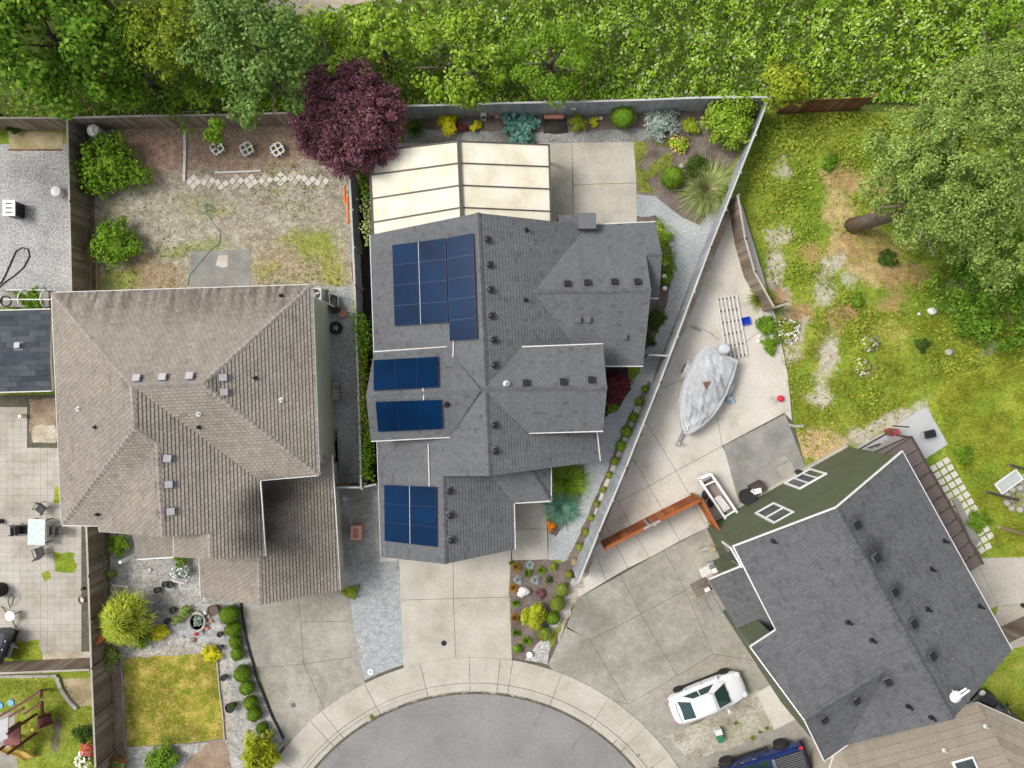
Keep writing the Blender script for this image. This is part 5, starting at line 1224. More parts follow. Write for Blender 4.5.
# plants by the pad and wild yard
spike(761, 297, 16, L['yellowgreen'], 'tall yellow green grass spilling over the pad at the short fence', .9, 420, .022)
bush(768, 326, 12, L['fresh'], 'green shrub against the pad edge beside white flowers', .6, size=.12, nclump=18)
bush(771, 346, 11, L['fresh'], 'low green shrub at the pad edge, lower of the two', .5, size=.12, nclump=16)
for x, y, r, nf, lb in ((788, 331, 13, 190, 'large drift of white daisies beside the green shrubs'), (870, 343, 9, 110, 'drift of white daisies in mid yard'), (861, 367, 9, 80, 'smaller drift of white daisies below the mid yard drift')):
    bush(x, y, r, L['weeds'], lb, .3, size=.12, nclump=26, per=44, cr=.26, flower=L['petalwhite'], nf=int(nf * .55), fs=.12, name='daisy_patch', cat='flowers', group='white daisy drifts')
for x, y, r, mt, lb in ((829, 163, 10, 'maple', 'dark green bush alone in the upper wild yard'), (888, 258, 10, 'dark', 'dark green clump just below the leaning trunk'), (857, 300, 8, 'fresh', 'fresh green clump below the straw patch'),
                        (921, 345, 9, 'dark', 'dark low clump in the grass left of the daisies' if False else 'dark low clump in the middle of the grass')):
    bush(x, y, r, L[mt], lb, .5, size=.11, nclump=14)
for x, y, r, lb in ((736, 723, 3.5, 'tiny green weed in the driveway gravel nearest the car'), (767, 728, 3.5, 'tiny weed tuft near the cream entry pad'), (753, 738, 5, 'yellow green weed clump beside the truck'), (760, 732, 3, 'yellow green tuft between weed clump and entry pad')):
    spike(x, y, r, L['yellowgreen'], lb, .2, 60, .02, name='weed_clump', cat='weeds', group='weeds in the driveway gravel')
for x, y, lb in ((638, 755, 'weed tuft in the kerb joint near the truck'), (652, 768, 'weed tuft at the kerb end'), (372, 717, 'green weed along the kerb')):
    spike(x, y, 4, L['yellowgreen'], lb, .15, 60, .016, name='weed_clump', cat='weeds')
bush(964, 455, 12, L['fresh'], 'rank green growth beside the pale stepping pavers', .3, size=.1, nclump=16)
bush(978, 520, 14, L['fresh'], 'rank green growth beside the lower stepping pavers', .3, size=.1, nclump=18)

mossp = [pw(q) for q in ([(635, 140), (646, 142), (648, 150), (640, 158), (644, 170), (655, 160), (668, 152), (676, 158), (660, 172), (650, 180), (655, 190), (638, 190)], [(654, 138), (668, 138), (668, 146), (655, 146)])]
field(9000, 6.8, 9.6, 10.8, 14.2, lambda p: .05 + .06 * np.maximum(0, bumps(p * 4)), .07, L['boxolive'], 'creeping_ground_cover', seed=12, keep=lambda p, r: (inpoly(p, mossp[0]) | inpoly(p, mossp[1])) & (r.random(len(p)) < np.clip(.45 + bumps(p * 3.1), 0, 1)))
EXPO = 0.28
M['chairmesh'] = plain('dark_chair_mesh', (.07, .075, .08), .7); M['tile_pale'] = plain('pale_tile', (.60, .57, .51), .9); M['tile_pink'] = plain('pinkish_tile', (.50, .40, .33), .9)
# ------------------------------------------------------------------ fences
def fence(name, label, pts, hs, mat, capmat, bw=.14, post=2.4, side=1, cat='fence', cap=.1, horizontal=False, lean=0):
    """board fence along ground pixels; hs = height at each point"""
    W = [P(x, y, 0) for x, y in pts]
    t = thing(name, (W[0] + W[-1]) / 2, label, cat)
    if not hasattr(hs, '__len__'): hs = [hs] * len(W)
    for a, b, h0, h1 in zip(W[:-1], W[1:], hs[:-1], hs[1:]):
        d = b - a; Ln = d.length; x = d.normalized(); nrm = Vector((-x.y, x.x, 0)) * side; npan = max(1, round(Ln / post))
        for i in range(npan):
            p, q = a + d * i / npan, a + d * (i + 1) / npan; ha = h0 + (h1 - h0) * i / npan; hb = h0 + (h1 - h0) * (i + 1) / npan
            m = MB(); n = max(2, int((q - p).length / bw))
            if horizontal:
                for k in range(int(ha / .16)):
                    m.beam(p + Vector((0, 0, .1 + .16 * k)), q + Vector((0, 0, .1 + .16 * k)), .03, .145)
            else:
                for k in range(n):
                    c = p + (q - p) * (k + .5) / n; h = ha + (hb - ha) * (k + .5) / n - random.uniform(.0, .015)
                    m.box(c + nrm * random.uniform(0, .006) + Vector((0, 0, h / 2)), (Ln / npan / n * .96, .022, h), math.atan2(x.y, x.x))
            m.build('board_panel', mat, t)
            m = MB(); m.box(p - nrm * .07 + Vector((0, 0, ha / 2 + .03)), (.1, .1, ha + .06), math.atan2(x.y, x.x)); m.build('post', mat, t)
            m = MB(); m.beam(p - nrm * .04 + Vector((0, 0, .45)), q - nrm * .04 + Vector((0, 0, .45)), .05, .09); m.build('rail', mat, t)
            if cap:
                m = MB(); m.beam(p + Vector((0, 0, ha + .02)), q + Vector((0, 0, hb + .02)), cap, .035); m.build('cap_rail', capmat, t)
        m = MB(); m.box(b - nrm * .07 + Vector((0, 0, h1 / 2 + .03)), (.1, .1, h1 + .06), math.atan2(x.y, x.x)); m.build('post', mat, t)
    return t
fence('fence', 'grey board fence between the rear garden bed and the bramble', [(404, 119), (455, 118), (512, 116), (575, 115), (640, 113), (691, 111), (756, 110.5)], 1.85, M['fence_grey'], M['capgrey'], side=-1)
fence('fence', 'long diagonal grey fence between the gravel path and the cream pad', [(757, 111), (701, 253), (652, 382), (618, 462), (592, 522), (573, 569)], [1.85, 1.85, 2.1, 2.7, 2.9, 2.9], M['fence_grey'], M['capgrey'], side=-1)
fence('gate', 'short pale topped grey gate from the house corner to the diagonal fence', [(643, 356), (662, 357)], 1.6, M['fence_grey'], M['capgrey'], side=1, cat='gate')
fence('fence', 'short weathered brown fence curving past the top of the cream pad', [(728, 203), (735, 245), (744, 277), (763, 311), (778, 306)], [1.7, 1.7, 1.7, 1.7, 1.5], M['fence_old'], M['cap_old'], side=-1)
fence('fence', 'dark brown fence between the gravel yard and the brown house back yard', [(88, 131), (90, 210), (92, 296)], 1.85, M['fence_old'], M['cap_old'], side=-1)
fence('fence', 'old brown fence along the woods behind the gravel yard and cages', [(-60, 130), (22, 130), (88, 130), (160, 128), (236, 127), (338, 124)], 1.8, M['fence_old'], M['cap_old'], side=-1)
fence('fence', 'old brown fence between the paved patio and the bleached lawn', [(106, 512), (108, 567), (111, 655), (115, 750), (117, 830)], 1.85, M['fence_old'], M['cap_old'], side=-1)
fence('fence', 'old brown fence between the paved patio and the play lawn', [(-90, 663), (12, 661), (108, 657)], 1.75, M['fence_old'], M['cap_old'], side=1)
fence('fence', 'grey fence between the brown house and the solar panel house', [(357, 182), (362, 290), (367, 432), (368, 484)], 1.85, M['fence_grey'], M['capgrey'], side=-1)
fence('fence', 'pale topped brown cross fence in the gap between two houses', [(335, 483), (367, 483), (382, 480)], 1.7, M['fence_old'], M['capgrey'], side=1)
rw = fence('fence', 'bright red cedar fence across the cream pad', [(601, 541), (647, 517), (693, 494)], 1.85, M['redwood'], M['redwood'], side=1, bw=.2, cap=.16)
m = MB(); c = P(651, 524, 1.9)
for dx in (-.14, .14): m.box(c + Vector((dx, 0, -.35)), (.12, .12, 1.5))
m.beam(c + Vector((-.45, -.2, .3)), c + Vector((.45, .25, .3)), .1, .1); m.build('gate_post', M['greywood'], rw)
fence('fence', 'short red cedar fence leaning off the long one towards the green house', [(692, 493), (711, 526)], 1.85, M['redwood'], M['redwood'], side=1, bw=.2, cap=.12)
fence('fence', 'rusty brown broken fence half lost in the bramble', [(777, 114), (818, 112), (858, 110)], 1.85, M['rustwood'], M['rustwood'], side=-1, cap=0)
fence('fence', 'dark brown fence at the far corner of the slate roofed house', [(985, 634), (1050, 604)], 1.7, M['fence_old'], M['cap_old'], side=1)
# curved border, edgings
def edging(name, pts, label, mat, w=.1, h=.1):
    pts = [P(x, y, 0) for x, y in pts]; m = MB()
    for a, b in zip(pts[:-1], pts[1:]):
        n = max(1, int((b - a).length / .4))
        for i in range(n): m.beam(lerp2(a, b, (i + .02) / n) + Vector((0, 0, h / 2)), lerp2(a, b, (i + .98) / n) + Vector((0, 0, h / 2)), w, h)
    o = m.build(name, mat, origin=(pts[0] + pts[-1]) / 2); return tag(o, label, 'edging')
edging('edging_strip', [(185, 130), (185.5, 150), (184.5, 182)], 'white block edging strip at the end of the garden soil', M['offwhite'], .14)
edging('edging_strip', [(215, 173), (245, 172), (262, 171)], 'white board edging above the diamond pavers', M['offwhite'], .1)
edging('edging_strip', [(122, 656), (124, 700), (127, 750)], 'pale wooden edging between bark path and bleached lawn', M['greywood'], .08, .12)
edging('edging_strip', [(128, 747), (180, 744), (226, 739)], 'pale edging along the bottom of the bleached lawn', M['greywood'], .08)
edging('edging_strip', [(225, 739), (223, 712), (220, 690), (217, 654)], 'thin tan edging between bleached lawn and clipped balls', M['tanfascia'], .06)
edging('edging_strip', [(241, 602), (247, 640), (258, 680), (272, 715), (284, 738)], 'dark curved edging along the driveway beside clipped balls', M['rubber'], .09, .12)
edging('stone_border', [(58, 676), (62, 688), (70, 700), (78, 708)], 'curved pale stone border on the play lawn', M['rock'], .2, .16)
edging('stone_border', [(-40, 676), (20, 675.5), (58, 675)], 'straight pale stone border under the play lawn fence', M['rock'], .16, .16)
edging('edging_strip', [(9, 150), (62, 150)], 'rusty wooden edging of the dry bed', M['rustwood'], .06)

# ------------------------------------------------------------------ brown house back yard
def cage(px, py, rz, label):
    c = P(px, py); t = thing('planter_cage', c, label, 'planter frame', 'white planter cages on the soil', rz)
    m = MB()
    for k in range(3):
        o = -.3 + .3 * k
        m.box((o, 0, .3), (.075, .8 if k == 1 else .55, .05)); m.box((0, o, .305), (.8 if k == 1 else .55, .075, .05))
    for x in (-.3, .3):
        for y in (-.22, .22): m.box((x, y, .15), (.05, .05, .3)); m.box((y, x, .15), (.05, .05, .3))
    m.build('frame', M['white'], t, local=True)
    m = MB(); m.box((0, 0, .1), (.5, .5, .2)); m.build('soil_block', M['moss'], t, local=True)
cage(219, 149.5, .6, 'white lattice planter cage nearest the edging strip'); cage(248.5, 150.5, .5, 'white lattice planter cage between the other two'); cage(279, 151, .55, 'white lattice planter cage nearest the purple plum tree')
for i, (x, y) in enumerate([(194, 182), (208.5, 181.5), (222, 183), (237, 181), (251, 181.5), (266, 180.5), (281, 179), (295, 178), (309, 179), (322, 182)]):
    c = P(x, y); rz = .785 + random.uniform(-.25, .25); t = thing('diamond_paver', c, f'{ORD[i]} diamond turned paver set, counting from the white edging strip', 'paver', 'diamond pavers in a row', rz)
    for a in (-1, 1):
        for b in (-1, 1):
            if i in (2, 8) and a == b == 1: continue
            m = MB(); m.box((a * .165, b * .165, .03), (.30, .30, .05)); o = m.build('tile', M['tile_pink'] if (a * b > 0 and i % 2) else M['tile_pale'], t, local=True, bevel=.01)
c = P(97, 133, .8); t = thing('water_tank', P(104, 137), 'silver cylinder tank standing by the corner of the brown fences', 'tank')
m = MB(); m.lathe(P(104, 137), [(.34, 0), (.36, .08), (.36, 1.0), (.33, 1.1), (.22, 1.16), (0, 1.18)], 20); m.build('body', plain('pale_silver', (.66, .67, .67), .45), t, smooth=False)
m = MB(); m.lathe(P(104, 137, 0) + Vector((0, 0, 1.15)), [(.14, 0), (.12, .12), (0, .13)], 12); m.build('lid_cap', M['white'], t)
m = MB(); [m.box(P(104, 137) + Vector((.36 * math.cos(a), .36 * math.sin(a), .5)), (.03, .04, .8), a) for a in (-.9, -.5, -.1, .3)]; m.build('slats', M['darkmetal'], t)
m = MB(); q = [P(x, y, .05) for x, y in ((211, 206), (205, 212), (212, 222), (220, 232), (219, 243), (210, 250), (200, 262), (189, 275), (187, 286))]; m.tube(q, .02, 6)
m.tube([P(207, 207, .06) + Vector((.25 * math.cos(a * .7), .18 * math.sin(a * .7), .01 * a)) for a in range(24)], .016, 6)
tag(m.build('garden_hose', plain('teal_hose', (.22, .38, .30), .6), origin=P(205, 240)), 'thin teal garden hose trailing to the bare pad', 'hose')
def sticks(name, label, mat, segs, w, z=.9, cat='pole'):
    m = MB()
    for a, b in segs: m.beam(P(*a), P(*b), w, w)
    return tag(m.build(name, mat, origin=P(*segs[0][0])), label, cat)
sticks('timber_post', 'reddish timber rail upright in the fence corner by the green shrub, closer to the fence', M['wood'], [((91, 254, .1), (91, 294, .1))], .1, cat='timber')
sticks('timber_post', 'reddish timber rail near the rounded shrub, further from the fence', M['wood'], [((97, 256, .1), (97.5, 294, .1))], .1, cat='timber')
# orange poles and clutter along the middle fence
for i, (x0, y0, x1, y1, lb) in enumerate(((344.5, 186, 345, 203, 'upper orange pole leaning on the grey middle fence'), (347.5, 196, 348, 224, 'lower orange pole leaning on the grey middle fence'))):
    m = MB(); m.tube([P(x0, y0, .8), P(x1, y1, .7)], .075, 8); tag(m.build('orange_pole', M['orange'], origin=P(x0, y0)), lb, 'pole')
sticks('plank', 'pale plank lying along the upper middle fence', M['greywood'], [((351, 232, .1), (352, 262, .1))], .12, cat='plank')
sticks('plank', 'rusty plank lying along the lower middle fence', M['rustwood'], [((352, 262, .1), (354, 282, .1))], .12, cat='plank')
ac = thing('air_conditioner', P(317, 295), 'white square air conditioner with black fan at the house corner', 'air conditioner')
c = P(317, 295, .4); m = MB(); m.box(c, (.72, .72, .8)); m.build('case', M['offwhite'], ac, bevel=.03)
m = MB(); m.lathe(c + Vector((0, 0, .4)), [(.3, .005), (.3, .012), (.05, .012)], 20); m.build('grille', M['blackplastic'], ac)
m = MB(); [m.box(c + Vector((.15 * math.cos(a), .15 * math.sin(a), .425)), (.24, .1, .012), a) for a in (.3, 2.4, 4.5)]; m.build('fan_blade', M['greymetal'], ac)
ti = thing('tyre', P(336, 328), 'black tyre on a silver rim standing on side gravel', 'tyre')
c = P(336, 328, .16); m = MB(); m.lathe(c, [(.2, -.1), (.33, -.1), (.37, -.05), (.37, .05), (.33, .1), (.2, .1), (.2, -.1)], 24); m.build('tread', M['rubber'], ti, smooth=True)
m = MB(); m.lathe(c, [(.07, .03), (.07, .07), (0, .07)], 12); [m.box(c + Vector((.12 * math.cos(a), .12 * math.sin(a), .05)), (.2, .06, .03), a) for a in np.arange(5) * 1.257]; m.build('rim', M['metal'], ti)
def pot(px, py, r, mat, label, h=.3, name='plant_pot', soil=True, cat='pot'):
    t = thing(name, P(px, py), label, cat); c = P(px, py, 0); m = MB(); m.lathe(c, [(r * .7, 0), (r, h), (r * 1.05, h), (r * 1.05, h - .04), (r * .9, h - .04), (r * .8, h - .06)], 16); m.build('rim_and_body', mat, t)
    m = MB(); m.lathe(c, [(0, h - .07), (r * .85, h - .07)], 14); m.build('filling', M['mulch'] if soil is True else soil, t); return t
pot(343.5, 314, .22, M['terracotta'], 'pink clay pot above the loose tyre', .18)
m = MB(); m.box(P(334, 304, .3), (.5, 1.0, .5), .25); tag(m.build('dark_tarp_pile', M['rubber'], origin=P(334, 304), bevel=.12), 'dark covered heap beside the air conditioner', 'heap')
sticks('metal_rack', 'pale metal frame leaning over the dark heap', M['metal'], [((329, 292, .8), (338, 296, .7)), ((329, 292, .8), (331, 314, .3)), ((338, 296, .7), (339, 318, .2))], .05, cat='frame')
m = MB(); m.box(P(336.5, 391, .25), (.4, 1.0, .5)); [m.box(P(336.5, 391, .52) + Vector((0, -.4 + .2 * k, 0)), (.42, .1, .04)) for k in range(5)]; tag(m.build('wooden_crate', M['greywood'], origin=P(336.5, 391)), 'dark slatted crate against the sage wall', 'crate')
m = MB(); [m.beam(P(335 + random.uniform(-2, 2), 426 + 3 * k, .1), P(338 + random.uniform(-1, 1), 462 + 3 * k, .1), .08, .08) for k in range(6)]; tag(m.build('scrap_timber_pile', M['greywood'], origin=P(336, 445)), 'pile of dark timber scraps on the side gravel', 'timber pile')
m = MB(); m.beam(P(342, 498.5, .05), P(347, 499, .05), .06, .04); m.beam(P(344, 496, .05), P(344, 501, .05), .06, .04); tag(m.build('tap_fitting', M['white'], origin=P(344, 499)), 'small white pipe cross on the gravel', 'pipe')
br = thing('brick_fire_box', P(357, 532), 'square pink clay brick box standing on the dark gravel', 'fire box')
c = P(357, 532, .3); m = MB(); m.box(c - Vector((0, 0, .05)), (.62, .86, .5)); m.build('base', M['terracotta'], br, bevel=.02)
m = MB(); [m.box(c + Vector((x, y, .26)), s) for x, y, s in ((-.22, 0, (.14, .8, .12)), (.22, 0, (.14, .8, .12)), (0, .33, (.3, .14, .12)), (0, -.33, (.3, .14, .12)))]; m.build('rim', plain('pale_brick', (.60, .36, .29), .85), br, bevel=.01)
tag(MB().lathe(P(444, 643), [(.16, 0), (.16, .036), (0, .037)], 14).build('drain_cover', M['darkmetal'], origin=P(444, 643)), 'round dark drain cover in the middle driveway', 'drain cover')
tag(MB().lathe(P(293.5, 705), [(.14, 0), (.14, .03), (0, .031)], 14).build('drain_cover', M['greyfascia'], origin=P(293.5, 705)), 'faint round drain cover in the stained driveway', 'drain cover')
t = thing('water_meter_box', P(370.5, 672), 'small white oval lid at the foot of the blue gravel strip', 'meter lid')
m = MB(); m.lathe(P(370.5, 672), [(.17, 0), (.17, .04), (0, .045)], 16); m.build('lid', M['white'], t); m = MB(); m.lathe(P(370.5, 672, .045), [(.05, 0), (.05, .01), (0, .01)], 8); m.build('hole', M['rubber'], t)
m = MB(); m.lathe(P(371, 693), [(.05, 0), (.05, .08), (0, .09)], 8); 
# ------------------------------------------------------------------ far left yards
t = thing('storage_bin', P(15, 210), 'white slotted square lid box on the grey gravel', 'bin')
c = P(9, 208, .85); c.z = .4; m = MB(); m.box(c, (.62, .8, .8)); m.build('body', M['darkmetal'], t, bevel=.03)
m = MB(); m.box(c + Vector((0, 0, .44)), (.7, .9, .07)); m.build('lid', M['white'], t, bevel=.02)
m = MB(); [m.box(c + Vector((0, y, .478)), (.36, .09, .012)) for y in (-.25, 0, .25)]; m.build('slot', M['darkmetal'], t)
m = MB(); pts = [(0, 284), (5, 276), (11, 262), (16, 251), (22, 247.5), (28, 249), (29.5, 256), (24, 267), (14, 276), (5, 282), (-4, 290)]; m.tube([P(x, y, .04) for x, y in pts], .035, 6)
tag(m.build('hose_loop', M['rubber'], origin=P(15, 265)), 'thin black hose loop lying on the grey gravel', 'hose')
m = MB(); m.lathe(P(60, 193), [(.3, 0), (.28, .4), (0, .45)], 14); tag(m.build('garden_stool', M['white'], origin=P(60, 193)), 'small white round stool by the brown fence base', 'stool')
t = thing('hoop_planter', P(27, 297), 'raised planter bed under white hoops beside the shed', 'planter')
m = MB(); m.box(P(28, 299, .2), (2.6, .95, .4)); m.build('bed_box', M['greywood'], t)
for x in (6, 27, 49):
    m = MB(); a, b = P(x, 290, .4), P(x, 310, .4); m.tube([a + (b - a) * (.5 - .5 * math.cos(k * math.pi / 8)) + Vector((0, 0, .75 * math.sin(k * math.pi / 8))) for k in range(9)], .035, 6); m.build('hoop', M['white'], t)
for y, z in ((290, .5), (299.5, 1.13), (310, .5)): m = MB(); m.tube([P(4, y, z), P(51, y, z)], .03, 6); m.build('rail', M['white'], t)
bush(32, 299, 15, L['fresh'], 'leafy greens filling the hooped planter', .7, name='vegetable_plants', size=.12, nclump=22, cat='plants')
pot(11, 302, .3, M['rubber'], 'black pot at the open end of the hooped planter', .45)
def chair(px, py, rz, label):
    q = P(px, py, .5); q.z = 0; t = thing('patio_chair', q, label, 'chair', 'patio chairs around the glass table', rz)
    m = MB(); m.box((0, 0, .43), (.5, .5, .04)); m.build('seat', M['darkmetal'], t, local=True, bevel=.015)
    m = MB(); m.box((-.30, 0, .72), (.05, .5, .55), M=Matrix.Rotation(-.3, 3, 'Y')); m.build('backrest', M['chairmesh'], t, local=True, bevel=.015)
    for x, y in ((.22, .22), (.22, -.22), (-.22, .22), (-.22, -.22)):
        m = MB(); m.tube([(x, y, .43), (x * 1.15, y * 1.15, 0)], .018, 6); m.build('leg', M['darkmetal'], t, local=True)
    for y in (-.27, .27):
        m = MB(); m.tube([(.22, y, .43), (.22, y, .64), (-.28, y, .66)], .02, 6); m.build('armrest', M['darkmetal'], t, local=True)
tq = P(36.5, 532, .72); tq.z = 0; tb_ = thing('patio_table', tq, 'rectangular glass topped table among dark chairs on the patio', 'table', None, -.02)
m = MB(); m.box((0, 0, .72), (.98, 1.45, .025)); m.build('tabletop', plain('frosted_glass', (.55, .62, .63), .15), tb_, local=True, bevel=.01)
for x, y in ((.42, .64), (.42, -.64), (-.42, .64), (-.42, -.64)): m = MB(); m.box((x, y, .35), (.05, .05, .7)); m.build('leg', M['darkmetal'], tb_, local=True)
m = MB(); [m.box((x, 0, .70), (.04, 1.4, .03)) for x in (-.46, .46)]; m.build('frame', M['metal'], tb_, local=True)
chair(40, 509, -2.2, 'dark patio chair pulled away above the glass table'); chair(23, 530, .05, 'dark patio chair beside the glass table on the house-far side, tucked in'); chair(13.5, 530, 3.2, 'dark patio chair facing away behind the tucked in chair')
chair(53, 531, 3.1, 'dark patio chair between the glass table and the brown house'); chair(39, 552, 1.9, 'dark patio chair turned aside below the glass table')
t = thing('patio_heater', P(2, 521), 'dark small lantern at the patio edge', 'lantern'); m = MB(); m.lathe(P(2, 521), [(.14, 0), (.14, .3), (.05, .4), (0, .45)], 12); m.build('body', M['darkmetal'], t)
m = MB(); m.lathe(P(25, 416), [(.12, 0), (.12, .4), (.09, .45), (0, .46)], 12); tag(m.build('garden_light', M['white'], origin=P(25, 416)), 'small white post light at the patio corner bed', 'light')
t = thing('tripod_table', P(10, 616), 'white round side table on three black legs on the patio', 'side table')
m = MB(); m.lathe(P(10, 616, .5), [(0, 0), (.27, 0), (.28, .03), (0, .035)], 18); m.build('tabletop', M['white'], t)
for a in (.4, 2.3, 5.2): m = MB(); m.tube([P(10, 616, .5), P(10, 616, 0) + Vector((.75 * math.cos(a), .75 * math.sin(a), 0))], .025, 6); m.build('leg', M['darkmetal'], t)
m = MB(); m.tube([P(10, 608, .05), P(8, 600, .2), P(11, 594, .4), P(14, 597, .3), P(12, 606, .1)], .02, 6); m.build('cord', M['rubber'], t)
t = thing('barbecue', P(10, 641), 'large dark covered barbecue with side shelf on the patio', 'barbecue', None, -.35)
m = MB(); m.lathe((0, 0, 0), [(.42, 0), (.42, .5), (.3, .5)], 4); 
m = MB(); rings = []
for x, ry, rz_ in ((-.95, .30, .30), (-.9, .42, .42), (.9, .42, .42), (.95, .30, .30)): rings.append([(ry * math.cos(k * math.pi / 6), x, .75 + rz_ * math.sin(k * math.pi / 6)) for k in range(12)])
m.loft(rings); m.build('lid', plain('grey_hammered_metal', (.11, .12, .135), .35, .4), t, local=True)
m = MB(); m.box((0, 0, .35), (.6, 1.5, .7)); m.build('cart', M['darkmetal'], t, local=True); m = MB(); m.box((.72, .25, .72), (.5, .12, .08)); m.box((.55, -.05, .68), (.3, .9, .06)); m.build('shelf', M['blackplastic'], t, local=True)
for y in (-.5, 0, .5): m = MB(); m.lathe((.30, y, .95), [(.05, 0), (.05, .09), (0, .09)], 8); m.build('knob', M['metal'], t, local=True)
m = MB(); m.lathe(P(2, 589), [(.4, 0), (.38, .7), (0, .8)], 14); tag(m.build('covered_planter', M['rubber'], origin=P(1, 592)), 'black covered barrel at the patio edge', 'barrel')
t = thing('planter_ring', P(83, 599), 'rusty round ring stand with pale centre by the fence', 'planter stand'); m = MB(); m.tube([P(83, 599.5, .3) + Vector((.26 * math.cos(a), .26 * math.sin(a), 0)) for a in np.linspace(0, 6.283, 20)], .03, 6); m.build('ring', M['rustwood'], t)
m = MB(); m.lathe(P(83.5, 599), [(.13, 0), (.16, .25), (0, .26)], 12); m.build('pot', M['offwhite'], t)
m = MB(); m.lathe(P(84, 588), [(.09, 0), (.09, .2), (0, .21)], 10); tag(m.build('small_pot', M['darkmetal'], origin=P(84, 588)), 'little dark pot above the ring stand', 'pot')
m = MB(); m.beam(P(91, 646, 1.5), P(105, 635, .9), .35, .05); tag(m.build('orange_plank', M['orange'], origin=P(107, 632)), 'bright orange board leaning on the old fence', 'board')
m = MB(); m.beam(P(112, 585, .05), P(128, 587, .05), .1, .06); tag(m.build('white_pipe', M['white'], origin=P(120, 586)), 'white pipe lying in the front gravel near the fence', 'pipe')
# play structure
t = thing('play_structure', P(28, 720), 'maroon wooden climbing frame with yellow slide on the play lawn', 'play structure')
mr = plain('maroon_wood', (.13, .035, .035), .7); zt = 1.3
dk = [P(20, 722, 0), P(36, 714, 0), P(36, 733, 0), P(20, 735, 0)]
m = MB(); m.prism([p.to_2d() for p in dk], zt - .08, zt); m.build('platform', plain('faded_maroon_deck', (.24, .09, .085), .7), t)
for p in dk: m = MB(); m.box(p + Vector((0, 0, 1.15)), (.12, .12, 2.3)); m.build('post', mr, t)
m = MB(); m.add([dk[0] + Vector((0, .9, 2.2)), dk[1] + Vector((0, .9, 2.2)), dk[1] + Vector((0, -.25, 2.25)), dk[0] + Vector((0, -.25, 2.25))] , [(0, 1, 2, 3)]); m.add([p - Vector((0, 0, .04)) for p in m.v], [(0, 3, 2, 1)]); m.build('roof_sheet', M['greymetal'], t)
for a, b in (((-10, 722, 2.1), (27, 700, 2.1)), ((-10, 728, 2.1), (24, 708, 2.1)), ((27, 700, 2.1), (41, 690, 2.1)), ((24, 714, 1.9), (42, 702, 1.9)), ((42, 690, .1), (41, 697, 2.1)), ((42, 715, .1), (42, 702, 1.9))): m = MB(); m.beam(P(*a), P(*b), .12, .12); m.build('beam', mr, t)
for i in range(6):
    f = i / 5; m = MB(); m.beam(P(38 + 12 * f, 718 - 4 * f, 1.2 - 1.0 * f), P(39 + 13 * f, 729 - 5 * f, 1.2 - 1.0 * f), .12, .05); m.build('ladder_step', mr, t)
for dy in (0, 10): m = MB(); m.beam(P(37, 718 + dy, 1.25), P(51, 714 + dy * .9, .1), .06, .12); m.build('ladder_rail', mr, t)
rings = []
for i in range(9):
    f = i / 8; c = P(24 + 9 * f, 735 + 22 * f, 0); z = 1.28 * (1 - f) ** 1.1 + .12 + .05 * math.sin(f * 9)
    y = Vector((math.cos(.38), math.sin(.38), 0)); rings.append([c + y * dx + Vector((0, 0, z + dz)) for dx, dz in ((-.3, .14), (-.26, .14), (-.24, 0), (.24, 0), (.26, .14), (.3, .14), (.3, -.05), (-.3, -.05))])
m = MB(); m.loft(rings); m.build('slide', plain('yellow_slide', (.70, .50, .13), .4), t)
for a, b in (((4, 740, 1.2), (17, 730, 1.2)), ((4, 740, 1.2), (5, 741, .1)), ((5, 736, 1.6), (17, 727, 1.6))): m = MB(); m.beam(P(*a), P(*b), .1, .1); m.build('beam', mr, t)
for x, y, c in ((1, 705, M['teal']), (12, 702, M['teal'])): m = MB(); m.lathe(P(x, y, 1.2), [(0, 0), (.2, .02), (.18, .12), (0, .13)], 12); m.build('swing_seat', c, t)
for x, y in ((25, 727), (30, 724), (33, 729)): m = MB(); m.lathe(P(x, y, zt), [(.09, 0), (.08, .08), (0, .1)], 8); m.build('handle', M['petal_y'] if 'petal_y' in M else M.setdefault('petal_y', plain('yellow_knob', (.75, .55, .05), .4)), t)
m = MB(); m.box(P(10.5, 747, .25), (.55, .4, .5), .4); tag(m.build('storage_tub', M['offwhite'], origin=P(10.5, 747), bevel=.06), 'small cream tub beside the yellow slide', 'tub')
# front garden clutter
def stone(px, py, r, mat, label, name='garden_stone', flat=.6, group=None):
    m = MB(); m.sphere((0, 0, 0), (r, r * random.uniform(.7, 1), r * flat), 9, 6)
    m.v = [v * random.uniform(.86, 1.14) for v in m.v]; c = P(px, py, r * .4); m.v = [v + c for v in m.v]
    return tag(m.build(name, mat, origin=c, smooth=True), label, 'stone', group)
stone(524.5, 591, .36, M['whiterock'], 'white craggy boulder in the front bed', 'boulder', .7)
stone(521, 594, .22, M['whiterock'], 'smaller white lump touching the white boulder', 'boulder', .7)
t = thing('fountain_basin', P(197, 621), 'stone ringed planter basin with pale succulent in the front gravel', 'planter')
m = MB(); m.tube([P(197, 622, .18) + Vector((.45 * math.cos(a), .52 * math.sin(a), 0)) for a in np.linspace(0, 6.283, 24)], .08, 7); m.build('rim', M['rock'], t)
m = MB(); m.lathe(P(197, 622), [(0, .1), (.42, .1)], 16); m.build('filling', M['darkmulch'], t)
bush(197, 621, 6.5, L['silver'], 'pale green succulent inside the stone ringed basin', .4, name='succulent', size=.13, nclump=10, per=26, cat='plant')
